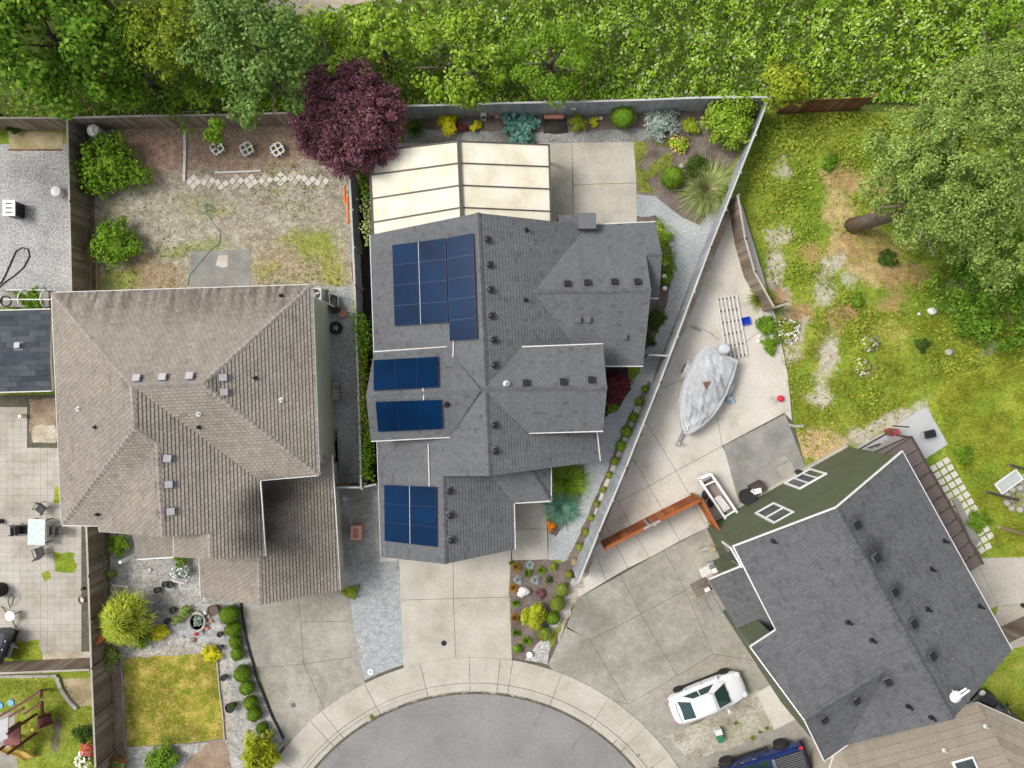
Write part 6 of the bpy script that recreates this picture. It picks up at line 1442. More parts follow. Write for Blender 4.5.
gp = [(205, 613, .14, 'whiterock', 'white stone above the basin'), (209, 617, .12, 'rock', 'pale stone right above the clay slabs'), (206.5, 623, .13, 'whiterock', 'white stone beside the basin rim'),
      (211, 621, .13, 'terracotta', 'orange brown stone closest to the clipped balls'), (207, 628, .16, 'terracotta', 'orange brown slab stone below the basin'), (202, 632, .14, 'rock', 'tan stone below the clay slab'),
      (196, 634, .13, 'red', 'red glazed ornament below the basin'), (193, 640, .2, 'wood', 'mustard stone near the yellow shrub'), (175, 618, .13, 'whiterock', 'white stone by the dark pots'), (150, 570, .12, 'whiterock', 'white stone alone in the front gravel'), (183, 637, .1, 'rock', 'grey stone beside the blue pebbles')]
for x, y, r, mt, lb in gp: stone(x, y, r, M[mt], lb)
for x, y, r, lb in ((167, 583, .17, 'black pot by the white flowered bush, nearer the fence'), (172, 584, .17, 'black pot touching the white flowered bush'), (159, 589, .18, 'black pot halfway to the lime cypress'), (174.5, 609, .17, 'black pot above the rock cluster'),
                    (186, 608, .16, 'black pot with green stems above the basin'), (169, 620, .16, 'black pot beside the white stone'), (221.5, 633, .15, 'dark pot beside the second clipped ball'), (222, 646, .15, 'dark pot above the vivid yellow shrub'), (225.5, 676, .17, 'dark pot on the gravel beside the lawn edge')):
    pot(x, y, r, M['blackplastic'], lb, .28)
pot(216, 608, .3, plain('brown_glaze', (.11, .07, .055), .5), 'large brown pot by the garage corner', .45)
pot(232.5, 705, .27, M['darkmetal'], 'round dark pot with a green plant beside the clipped balls', .4); bush(232.5, 705, 4.2, L['dark'], 'green plant growing in the round dark pot', .75, size=.07, nclump=8, cat='plant', name='potted_plant')
bush(178, 620, 7, L['alder'], 'grey green spindly plant among the dark pots', .5, size=.08, nclump=12, per=30, name='potted_plant', cat='plant')
bush(185, 612, 5, L['alder'], 'thin plant in the pot above the basin', .5, size=.09, nclump=22, per=40, cr=.22, name='potted_plant', cat='plant')
pot(529, 653, .17, M['white'], 'white planter at the tip of the front bed', .3)
# rear bed small things
m = MB(); m.box(P(483.5, 117, .35), (.3, .26, .7)); t = m.build('meter_box', M['offwhite'], origin=P(483.5, 117), bevel=.02); tag(t, 'small white box in front of the rear fence', 'box'); m = MB(); m.box(P(483.5, 117.4, .705) , (.2, .14, .02)); m.build('panel', M['darkmetal'], t)
pot(497, 118, .17, M['terracotta'], 'terracotta pot beside the blue green hosta', .4); pot(525, 115, .17, M['rock'], 'round stone bowl behind the blue green hosta', .3)
m = MB(); m.box(P(573.5, 109, 1.0), (.28, .03, .14)); tag(m.build('wall_plaque', M['white'], origin=P(573.5, 109, 1.0)), 'tiny white plaque on the rear grey fence', 'plaque')
m = MB(); m.box(P(554, 117, .25), (1.1, .2, .2)); tag(m.build('bench_plank', M['terracotta'], origin=P(554, 117)), 'reddish plank above the dark mulch patch', 'plank')
stone(601, 118, .14, M['whiterock'], 'small white stone beside the round green shrub', 'garden_stone')
stone(682, 166, .2, M['rock'], 'tan stone between round shrub and dark dome', 'garden_stone'); stone(671, 244, .2, M['whiterock'], 'white stone in the bed corner by the gravel', 'garden_stone')
for x, y, lb in ((663, 277.5, 'white round garden light, upper of two beside the house'), (663.5, 289, 'white round garden light, lower of two beside the house')):
    m = MB(); m.lathe(P(x, y), [(.06, 0), (.06, .25), (.12, .28), (.13, .36), (0, .4)], 12); tag(m.build('garden_light', M['white'], origin=P(x, y)), lb, 'light', 'white lights beside the house')
m = MB(); m.lathe(P(579, 508), [(.05, 0), (.05, .1), (0, .1)], 8)
# ------------------------------------------------------------------ pad: boat, ramp, trailer
bt = thing('boat', P(709, 393), 'small boat under a crumpled silver grey tarpaulin on the cream pad', 'boat')
bow, stn = P(685, 434, .9), P(721, 353, .9); ax = (stn - bow); Ln = ax.length; ax.normalize(); sd_ = Vector((-ax.y, ax.x, 0))
def brow(f, w, z0, z1, k=9):
    c = bow + ax * Ln * f; c.z = 0
    return c, w, z0, z1
prof = [(0.0, .07), (.06, .38), (.16, .68), (.3, .98), (.45, 1.15), (.6, 1.2), (.8, 1.18), (1.0, 1.02)]
rings = []
for f, w in prof:
    c = bow + ax * Ln * f; c.z = 0; keel = .38 + .25 * (1 - f) ** 3; top = .98 + .15 * (1 - f)
    rings.append([c + sd_ * x * w + Vector((0, 0, z)) for x, z in ((-1.0, top), (-.95, top - .3), (-.6, keel + .12), (0, keel), (.6, keel + .12), (.95, top - .3), (1.0, top), (.8, top + .02), (0, top + .02), (-.8, top + .02))])
m = MB(); m.loft(rings); m.build('hull', plain('silver_hull', (.50, .51, .53), .35, .2), bt)
rngb = random.Random(4); nx, ny = 15, 9; vs = []; fs_ = []
for i in range(nx + 1):
    f = .03 + .93 * i / nx; w = np.interp(f, [p[0] for p in prof], [p[1] for p in prof]) + .05; c = bow + ax * Ln * f; c.z = 0
    for j in range(ny + 1):
        s_ = -1 + 2 * j / ny
        ridge = .42 * math.exp(-((f - .62) / .13) ** 2) + .30 * math.exp(-((f - .27) / .07) ** 2) + .22 * math.exp(-((f - .9) / .12) ** 2)
        z = 1.02 + .14 * (1 - f) + ridge * (1 - abs(s_) ** 1.3) + (rngb.uniform(-.065, .065) + .03 * math.sin(s_ * 7 + f * 23)) * (1 - abs(s_) ** 4)
        if abs(s_) > .99: z -= .32
        vs.append(c + sd_ * s_ * w + Vector((0, 0, z)))
for i in range(nx):
    for j in range(ny): a = i * (ny + 1) + j; fs_.append((a, a + 1, a + ny + 2, a + ny + 1))
m = MB(); m.add(vs, fs_); tp = m.build('tarpaulin', noisy('grey_tarpaulin', [(.33, .34, .35), (.41, .42, .43), (.47, .48, .49)], 1.0, 8, .08, rough=.8, coord='obj', spec=.4), bt)
ph_ = bow + ax * Ln * .6 + sd_ * .12; m = MB(); q = [ph_ + ax * .22 + sd_ * -.05, ph_ - ax * .28 + sd_ * -.02, ph_ + ax * .02 + sd_ * .3, ]
m.add([Vector((p.x, p.y, z)) for p, z in zip(q, (1.55, 1.5, 1.48))], [(0, 1, 2)]); m.add([v - Vector((0, 0, .04)) for v in m.v], [(0, 2, 1)]); m.build('patch', plain('rust_patch', (.17, .07, .05), .8), bt)
c = stn + ax * .25; m = MB(); m.lathe(Vector((c.x, c.y, .75)), [(.22, 0), (.34, .15), (.34, .5), (.24, .66), (0, .7)], 12); m.box(Vector((c.x, c.y, .4)), (.2, .2, .8)); m.build('outboard_motor', plain('covered_motor', (.50, .52, .55), .5), bt, smooth=False)
m = MB(); q = [P(686, 428, 1.22) + Vector((.11 * math.cos(a), .11 * math.sin(a), 0)) for a in np.linspace(0, 6.28, 14)]; m.tube(q, .025, 5); m.tube([v + Vector((.1, .22, 0)) for v in q], .025, 5); m.build('bow_rope', M['white'], bt)
tr = thing('boat_trailer', P(705, 400), 'grey metal trailer carrying the covered boat', 'trailer')
m = MB(); m.beam(P(676, 446, .35), bow + ax * 2.2 - Vector((0, 0, .55)), .1, .1)
for s_ in (-.55, .55): m.beam(bow + ax * 1.2 + sd_ * s_ * .5 - Vector((0, 0, .6)), bow + ax * 4.6 + sd_ * s_ - Vector((0, 0, .6)), .08, .1)
m.beam(bow + ax * 3.4 - sd_ * 1.35 - Vector((0, 0, .6)), bow + ax * 3.4 + sd_ * 1.35 - Vector((0, 0, .6)), .08, .08); m.build('frame', M['metal'], tr)
for s_ in (-1.34, 1.34):
    c = bow + ax * 3.4 + sd_ * s_; c.z = .3; m = MB()
    rings = [[c + sd_ * y + ax * (r * math.cos(a)) + Vector((0, 0, r * math.sin(a))) for a in np.linspace(0, 6.283, 17)[:-1]] for y, r in ((-.1, .2), (-.1, .29), (.1, .29), (.1, .2))]
    m.loft(rings); wh = m.build('wheel', M['rubber'], tr); m = MB(); m.loft([[c + sd_ * y + ax * (.17 * math.cos(a)) + Vector((0, 0, .17 * math.sin(a))) for a in np.linspace(0, 6.283, 13)[:-1]] for y in (-.11, .11)]); m.build('rim', M['metal'], wh)
    m = MB(); [m.beam(c + ax * -.5 + Vector((0, 0, .2 + 0)), c + ax * -.25 + Vector((0, 0, .36)), .26, .03), m.beam(c + ax * -.25 + Vector((0, 0, .36)), c + ax * .25 + Vector((0, 0, .36)), .26, .03), m.beam(c + ax * .25 + Vector((0, 0, .36)), c + ax * .5 + Vector((0, 0, .2)), .26, .03)]; m.build('mudguard', M['greymetal'], tr)
m = MB(); m.lathe(P(677, 443, 0), [(.06, 0), (.06, .7), (.09, .72), (0, .74)], 8); m.build('jockey_stand', M['metal'], tr)
m = MB(); m.beam(P(689, 380, .5), P(704, 352, .8), .08, .08); m.beam(P(690, 373, .75), P(700, 356, .75), .3, .06); m.beam(P(683, 380.5, .5), P(695, 379, .5), .07, .07); m.build('guide_bar', M['greymetal'], tr)
rp = thing('dock_ramp', P(732, 328), 'pale slatted aluminium ramp lying on the cream pad', 'ramp')
q0, q1, q2, q3 = P(717, 298, .12), P(736, 295, .12), P(747, 356, .12), P(727, 360, .12)
for i in range(6):
    f = i / 5; m = MB(); m.beam(lerp2(q0, q1, f), lerp2(q3, q2, f), .1, .07); m.build('slat', M['offwhite'], rp)
for j in range(6):
    f = (j + .15) / 5.3; m = MB(); m.beam(lerp2(q0, q3, f) - Vector((0, 0, .06)), lerp2(q1, q2, f) - Vector((0, 0, .06)), .07, .05); m.build('crossbar', M['brownframe'], rp)
t = thing('plastic_crate', P(745.5, 321), 'bright blue open plastic tub beside the slatted ramp', 'tub'); c = P(745.5, 321, .12)
m = MB(); m.box(c - Vector((0, 0, .1)), (.46, .4, .03), .2)
for a, s_ in (((.22, 0), (.03, .42, .25)), ((-.22, 0), (.03, .42, .25)), ((0, .2), (.46, .03, .25)), ((0, -.2), (.46, .03, .25))): v = Matrix.Rotation(.2, 3, 'Z') @ Vector((*a, 0)); m.box(c + v, s_, .2)
m.build('walls', M['blue'], t); m = MB(); m.box(c - Vector((0, 0, .07)), (.3, .24, .04), .2); m.build('base', plain('deep_blue', (.005, .03, .35), .4), t)
t = thing('folded_chair', P(730, 399), 'pale blue and white plastic toy heap beside the covered boat', 'toy'); c = P(730, 399, .12)
m = MB(); m.tube([c + Vector((.22 * math.cos(a), .2 * math.sin(a), .05)) for a in np.linspace(.6, 6.0, 16)], .05, 6); m.build('ring', M['teal'], t); m = MB(); m.box(c + Vector((0, .05, 0)), (.32, .22, .1), .3); m.box(c + Vector((.15, -.16, .02)), (.22, .12, .1), -.6); m.build('seat', M['offwhite'], t, bevel=.02)
m = MB(); m.sphere(P(780.5, 398.5, .18), .19, 14, 8); tag(m.build('ball', M['red'], origin=P(780.5, 398.5)), 'red ball at the grass edge of the cream pad', 'ball')
m = MB(); m.beam(P(771, 397, .06), P(776, 402, .06), .14, .1); tag(m.build('grey_tool', M['greymetal'], origin=P(773, 399)), 'grey short tool lying beside the red ball', 'tool')
m = MB(); m.tube([P(789, 425, .08), P(796, 426.5, .1), P(803, 426, .08)], .09, 8); tag(m.build('cut_log', M['rock'], origin=P(796, 426)), 'pale cut log beside the grey pad corner', 'log')
m = MB(); m.beam(P(733, 461, .03), P(750, 466.5, .03), .06, .04); tag(m.build('pale_stick', M['wood'], origin=P(741, 463)), 'thin pale stick lying on the grey pad', 'stick')
m = MB(); m.beam(P(690, 326, .03), P(701, 331, .03), .12, .05); tag(m.build('grey_board', M['greywood'], origin=P(695, 328)), 'grey offcut board on the pad near the diagonal fence', 'board')
m = MB(); m.tube([P(689, 325, .03), P(700, 328, .03), P(711, 333, .03), P(719, 341, .03)], .02, 5); tag(m.build('rope', M['greywood'], origin=P(704, 330)), 'thin grey rope running from board to boat motor', 'rope')
for i, (x, y, lb) in enumerate(((760, 336, 'white stone at the pad edge, upper of the pair'), (759, 341, 'white stone at the pad edge, lower of the pair'), (932, 311, 'white stone in the middle of the meadow'), (953, 310, 'white stone furthest across the meadow'), (949, 352, 'pale stone above the bright meadow'), (919, 314, 'small pale stone left beside the middle white stone'))): stone(x, y, [.14, .14, .28, .2, .26, .12][i], M['whiterock'] if i != 4 else M['rock'], lb.replace('left ', ''))
# white open trailer
ct = thing('open_trailer', P(717, 497), 'long white open box trailer beside the short red fence', 'trailer')
a, b, c_, d = P(699, 479, .75), P(711, 474, .75), P(738, 514, .75), P(727, 521, .75); dn = Vector((0, 0, .45))
for p, q in ((a, b), (b, c_), (c_, d), (d, a)): m = MB(); m.beam(p - dn / 2, q - dn / 2, .07, .45); m.beam(p + Vector((0, 0, .01)), q + Vector((0, 0, .01)), .13, .06); m.build('side_wall', M['white'], ct)
m = MB(); m.prism([p.to_2d() for p in (a, b, c_, d)], .28, .34); m.build('floor', plain('rusty_floor', (.24, .20, .17), .8), ct)
m = MB(); m.beam(lerp2(a, d, .16) + Vector((0, 0, .06)), lerp2(b, c_, .16) + Vector((0, 0, .06)), .08, .08); m.beam(lerp2(a, d, .9) + Vector((0, 0, .06)), lerp2(b, c_, .9) + Vector((0, 0, .06)), .08, .08); m.build('crossbar', M['white'], ct)
m = MB(); m.prism([p.to_2d() for p in (P(695, 480), P(706, 473), P(708, 476), P(699, 481))], .5, .78); m.build('front_box', M['metal'], ct, bevel=.03)
for p in (lerp2(d, a, .62), lerp2(d, a, .42)): m = MB(); m.sphere((p.x - .14, p.y - .06, .28), (.16, .26, .28), 12, 8); m.build('wheel', M['rubber'], ct)
m = MB(); m.prism([lerp2(lerp2(a, d, f), lerp2(b, c_, f), g).to_2d() for f, g in ((.5, .15), (.5, .75), (.85, .85), (.85, .2))], .36, .6); tag(m.build('cargo_bag', M['offwhite'], origin=P(720, 502), bevel=.08), 'crumpled white bag lying inside the open box trailer', 'bag')
pot(744, 495, .46, M['rubber'], 'round black tub against the foot of the green wall', .7)
m = MB(); m.box(P(757, 488, .3), (.75, .6, .6), .5); tag(m.build('junk_box', plain('brown_box', (.07, .045, .04), .8), origin=P(757, 488), bevel=.03), 'dark brown box beside the round black tub', 'box')
m = MB(); m.box(P(758, 491, .66), (.4, .3, .12), .2); m.box(P(754, 492, .62), (.2, .4, .1), .9); tag(m.build('white_rags', M['white'], origin=P(757, 491), bevel=.04), 'white rags heaped on the dark brown box', 'rags')
m = MB(); m.lathe(P(797, 472), [(.16, 0), (.18, .4), (0, .42)], 12); tag(m.build('black_pot', M['rubber'], origin=P(797, 472)), 'small black pot under the gable window', 'pot')
slabs('grey_pad', [[(776, 468), (790, 461), (801, 478), (786, 486)], [(771, 462), (784, 455), (789, 460), (775, 467)]], 9, M['drive_old'])
# by the porch
t = thing('bag_pile', P(709, 568), 'grey and pinkish sacks heaped beside the porch roof', 'sacks')
for x, y, s_, mt in ((706, 571, (.7, .55, .3), 'offwhite'), (711, 565, (.45, .4, .35), 'metal'), (714, 570, (.4, .35, .3), 'white'), (709, 574, (.5, .3, .3), 'tile_pink')): m = MB(); m.box(P(x, y, .16), s_, .4); m.build('sack', M[mt], t, bevel=.1)
m = MB(); m.box(P(704, 549, .1), (.62, .2, .2), .3); tag(m.build('block', M['rock'], origin=P(704, 549), bevel=.02), 'long pale block lying near the red fence corner', 'block')
m = MB(); m.box(P(712, 549, .08), (.4, .28, .16), -.3); tag(m.build('timber_scrap', M['straw'], origin=P(713, 549), bevel=.03), 'straw coloured scrap beside the pale block', 'scrap')
m = MB(); m.box(P(701, 587, .03), (1.0, .85, .06), .5); tag(m.build('door_mat', M['mulch'], origin=P(701, 587)), 'brown square mat on the driveway by the porch', 'mat')
m = MB(); m.box(P(707, 589.5, .15), (.3, .18, .2), .5); tag(m.build('white_box', M['white'], origin=P(707, 589.5)), 'small white box at the mat corner', 'box')
for i, (x0, y0, x1, y1, lb) in enumerate(((701, 599, 711, 618, 'plywood sheet by the porch, outermost'), (708, 595, 720, 614, 'plywood sheet by the porch, innermost'))):
    m = MB(); m.beam(P(x0, y0, .03), P(x1, y1, .03), .4, .05); tag(m.build('plywood_sheet', M['greypad'], origin=P(x0, y0)), lb, 'sheet', 'plywood sheets by the porch')
t = thing('utility_box', P(719, 734), 'small green utility box with pale lid in the driveway gravel', 'utility box')
m = MB(); m.box(P(719.5, 737, .28), (.34, .42, .56), .25); m.build('cabinet', plain('green_cabinet', (.03, .17, .08), .5), t, bevel=.03); m = MB(); m.box(P(718, 731, .25), (.38, .36, .5), .25); m.build('lid', plain('pale_mint', (.60, .68, .62), .5), t, bevel=.03)
# stepping pavers along the awning
pa, pb = P(930, 466), P(981, 553); L_ = (pb - pa).length; vx = (pb - pa).normalized(); ux = Vector((-vx.y, vx.x, 0))
for r in range(13):
    for k in range(3):
        if r == 12 and k == 2: continue
        c = pa + vx * (.2 + r * (L_ - .35) / 12) + ux * (.1 + .42 * k) * 1.0
        m = MB(); m.box((0, 0, .03), (.34, .34, .06)); o = m.build('stepping_paver', M['tile_pale'], origin=(0, 0, 0), bevel=.015)
        o.location = c; o.rotation_euler.z = math.atan2(vx.y, vx.x) + random.uniform(-.12, .12)
        tag(o, f'pale square paver {["beside the awning post line", "in the centre file", "in the file nearest the grass"][k]}, {ORD[r]} from the smooth slab', 'paver', 'pale stepping pavers along the awning')
m = MB(); m.prism([P(x, y).to_2d() for x, y in ((951, 500), (957, 498), (978, 540), (973, 548))], 0, .16); tag(m.build('step_plank', M['greywood'], origin=P(965, 520)), 'long pale timber step beside the awning edge', 'step')
# barbecue grill on slab, lean-to clutter
t = thing('charcoal_grill', P(929, 435), 'small black rectangular grill with a wire side on the smooth slab', 'grill')
m = MB(); m.box(P(930, 434, .6), (.55, .42, .25), .25); m.build('firebox', M['darkmetal'], t, bevel=.03)
m = MB(); m.tube([P(926, 434, .6), P(921, 432, .6), P(921, 439, .6), P(926, 439, .6)], .02, 5); m.build('side_rack', M['metal'], t)
for dx, dy in ((.2, .15), (-.2, .15), (.2, -.15), (-.2, -.15)): m = MB(); m.tube([P(930, 434, .5) + Vector((dx, dy, 0)), P(930, 434, 0) + Vector((dx, dy, 0))], .02, 5); m.build('leg', M['darkmetal'], t)
t = thing('lean_to_frame', P(880, 450), 'dark pole frame with grey slatted screen against the green gable', 'frame')
for a, b in (((858, 450, 1.2), (893, 430, 1.6)), ((862, 458, 1.6), (908, 437, 2.2)), ((893, 426, 1.4), (909, 427, 1.4)), ((868, 448, 1.4), (880, 444, 1.4))): m = MB(); m.beam(P(*a), P(*b), .08, .08); m.build('pole', M['brownframe'], t)
qs_ = [P(866, 452, 1.2), P(893, 438, 1.3), P(907, 440, 1.3), P(884, 454, 1.2)]
for i in range(7): f = i / 6; m = MB(); m.beam(lerp2(qs_[0], qs_[1], f), lerp2(qs_[3], qs_[2], f), .26, .04); m.build('slat', M['greywood'], t)
m = MB(); m.box(P(892, 432, .5), (.4, .3, 1.0), .4); tag(m.build('red_dolly', plain('dusty_red', (.32, .06, .05), .6), origin=P(892, 432), bevel=.04), 'dusty red hand truck in the pole frame', 'hand truck')
t = thing('swing_bench', P(1005, 481), 'white framed grey seat lying on the bright meadow', 'seat', None, .62)
for y in (-.33, .33): m = MB(); m.beam((-.75, y, .3), (.75, y, .3), .06, .08); m.build('rail', M['white'], t, local=True)
for x in (-.72, .72): m = MB(); m.beam((x, -.36, .3), (x, .36, .3), .07, .1); m.build('end_bar', M['white'], t, local=True)
m = MB(); m.box((0, 0, .28), (1.36, .56, .05)); m.build('seat_pad', plain('grey_cushion', (.42, .46, .44), .8), t, local=True)
for (a, b, lb, mt) in (((1028, 470, .1), (1010, 465, 1.9), 'dark brown leaning pole nearest the white framed seat', 'brownframe'), ((1018, 500, .1), (987, 492, 2.2), 'dark leaning pole at the fire pit edge', 'brownframe'), ((1030, 536, .1), (999, 527, 2.2), 'light brown leaning pole below the fire pit', 'wood')):
    A, B = P(*a), P(*b); m = MB(); m.tube([A, B], .08, 8); tag(m.build('swing_pole', M[mt], origin=A), lb, 'pole')
for i in range(9):
    a = i * .7; stone(1018 + 12 * math.cos(a), 499 + 11 * math.sin(a), .22, M['rock'], f'{ORD[i]} ring stone of the fire pit, counting sunwise', 'fire_pit_stone', .7, 'ring stones of the fire pit')
m = MB(); m.lathe(P(1022, 605), [(.12, 0), (.12, .2), (0, .22)], 10); tag(m.build('black_pot', M['rubber'], origin=P(1022, 605)), 'small black pot on the concrete walk', 'pot')

# ------------------------------------------------------------------ vehicles
def wheel(parent, x, y, r, w):
    n = 20; rg_ = lambda rr, yy: [(x + rr * math.cos(a), yy, r + rr * math.sin(a)) for a in np.linspace(0, 6.283, n + 1)[:-1]]
    m = MB(); m.loft([rg_(r * .62, y - w / 2), rg_(r * .94, y - w / 2), rg_(r, y - w * .35), rg_(r, y + w * .35), rg_(r * .94, y + w / 2), rg_(r * .62, y + w / 2)])
    wh = m.build('wheel', M['rubber'], parent, local=True)
    m = MB(); m.loft([rg_(r * .6, y - w * .44), rg_(r * .6, y + w * .44)])
    for k in range(5):
        a = k * 1.2566; m.box((x + r * .33 * math.cos(a), y, r + r * .33 * math.sin(a)), (r * .5, w * .96, r * .14), M=Matrix.Rotation(-a, 3, 'Y'))
    m.build('rim', M['metal'], wh, local=True)
def car(loc, rz, paint, label, cat='car', name='parked_car', L0=4.5, W0=1.8):
    t = thing(name, loc, label, cat, None, rz); h = W0 / 2
    # stations along the length: x, half width, sill z, belt z, deck z
    st = [(-2.22, .52, .42, .62, .70), (-2.14, .70, .30, .78, .90), (-1.9, .80, .24, .86, 1.0), (-1.4, .86, .22, .88, 1.02), (-.6, .88, .22, .88, .98), (.4, .88, .22, .87, .97), (.9, .87, .22, .84, .95), (1.4, .85, .23, .78, .88), (1.85, .79, .25, .70, .80), (2.1, .66, .30, .62, .70), (2.22, .46, .38, .52, .58)]
    rings = []
    for x, w, z0, zb, zd in st:
        w = w * h / .88; rings.append([(x, -w * .9, z0), (x, -w, z0 + .12), (x, -w, zb - .08), (x, -w * .95, zb), (x, -w * .72, zd - .03), (x, 0, zd), (x, w * .72, zd - .03), (x, w * .95, zb), (x, w, zb - .08), (x, w, z0 + .12), (x, w * .9, z0)])
    m = MB(); m.loft(rings); b = m.build('body', paint, t, local=True, smooth=True); sb = b.modifiers.new('s', 'SUBSURF'); sb.levels = sb.render_levels = 2
    # cabin: lower and upper outlines
    def cab(k, bx0, bx1, tx0, tx1, hb, ht, z0, z1):
        x0 = bx0 + (tx0 - bx0) * k; x1 = bx1 + (tx1 - bx1) * k; return x0, x1, hb + (ht - hb) * k, z0 + (z1 - z0) * k
    B = [(-1.75, -.62), (-1.55, -.74), (.75, -.78), (1.15, -.60), (1.15, .60), (.75, .78), (-1.55, .74), (-1.75, .62)]
    T = [(-1.0, -.50), (-.85, -.56), (.05, -.57), (.28, -.47), (.28, .47), (.05, .57), (-.85, .56), (-1.0, .50)]
    s = h / .88; m = MB(); m.loft([[(x, y * s, .93) for x, y in B], [(x, y * s, 1.38) for x, y in T]]); m.build('cabin', paint, t, local=True)
    m = MB(); m.loft([[(x, y * s, 1.375) for x, y in T], [(x * .93 - .02, y * s * .9, 1.43) for x, y in T], [(x * .6 - .1, y * s * .5, 1.455) for x, y in T]]); m.build('roof', paint, t, local=True, smooth=True)
    def pane(nm, i, j, k0, k1, e0, e1, lift):
        b0, b1, t0, t1 = (Vector((*B[i], .93)), Vector((*B[j], .93)), Vector((*T[i], 1.38)), Vector((*T[j], 1.38)))
        for v in (b0, b1, t0, t1): v.y *= s
        q = []
        for e, k in ((e0, k0), (e1, k0), (e1, k1), (e0, k1)): lo, hi = b0.lerp(b1, e), t0.lerp(t1, e); q.append(lo.lerp(hi, k))
        n = (q[1] - q[0]).cross(q[3] - q[0]).normalized(); c = sum(q, Vector()) / 4
        if n.dot(c - Vector((0, 0, 1.1))) < 0: n = -n
        m = MB(); m.add([v + n * lift for v in q] + [v - n * .02 for v in q], [(0, 1, 2, 3), (7, 6, 5, 4), (0, 4, 5, 1), (1, 5, 6, 2), (2, 6, 7, 3), (3, 7, 4, 0)]); m.build(nm, M['carglass'], t, local=True)
    pane('windshield', 3, 4, .06, .94, .04, .96, .012); pane('rear_window', 7, 0, .08, .93, .06, .94, .012)
    for i, j in ((1, 2), (6, 5)):
        pane('side_window', i, j, .16, .92, .06, .46, .012); pane('side_window', i, j, .16, .92, .50, .95, .012)
    for x in (-1.35, 1.38):
        for y in (-h + .08, h - .08): wheel(t, x, y, .325, .2)
    for y in (-.56, .56):
        m = MB(); m.sphere((2.0, y * s, .68), (.17, .2, .06), 10, 6); m.build('headlight', M['lamp'], t, local=True); m = MB(); m.sphere((-2.12, y * s, .72), (.07, .16, .05), 10, 6); m.build('tail_light', M['red'], t, local=True)
        m = MB(); m.box((.78, y * s * 1.72, 1.0), (.12, .2, .12)); m.build('wing_mirror', paint, t, local=True, bevel=.03)
    for pts in ([(.95, -.62, .972), (1.12, 0, .985), (.95, .62, .972)], [(-1.85, -.55, 1.035), (-1.9, 0, 1.045), (-1.85, .55, 1.035)]):
        m = MB(); m.tube([(x, y * s, z) for x, y, z in pts], .012, 4); m.build('panel_seam', M['rubber'], t, local=True)
    for y in (-1, 1):
        for x in (1.0, -.02, -.95): m = MB(); m.tube([(x, y * (h + .002), .3), (x - .02, y * (h + .003), .6), (x - .05, y * (h - .012), .84)], .01, 4); m.build('door_seam', M['rubber'], t, local=True)
        m = MB(); m.box((0, y * (h - .02), .24), (2.2, .08, .08)); m.build('sill', M['blackplastic'], t, local=True)
    for x in (.22, -.52):
        for y in (-1, 1): m = MB(); m.box((x, y * (h - .005), .78), (.16, .03, .03)); m.build('door_handle', paint, t, local=True)
    m = MB(); m.box((2.16, 0, .42), (.12, .9, .12)); m.build('grille', M['blackplastic'], t, local=True, bevel=.03)
    return t
M['carglass'] = plain('car_glass', (.02, .05, .05), .05, spec=.8, var=.1); M['lamp'] = plain('lamp_glass', (.6, .6, .6), .1)
car(P(707.5, 697, .6) * Vector((1, 1, 0)) if False else Vector((P(707.5, 697, .6).x, P(707.5, 697, .6).y, 0)), R(21.5), plain('white_car_paint', (.74, .75, .76), .18, spec=.5, coat=.8, var=.02), 'white saloon car parked on the stained driveway')
cv_ = P(1001, 724, .6); car(Vector((cv_.x, cv_.y, 0)), R(138), plain('black_car_paint', (.02, .018, .018), .2, coat=.8, var=.02), 'dark car half hidden under the tan roof edge')
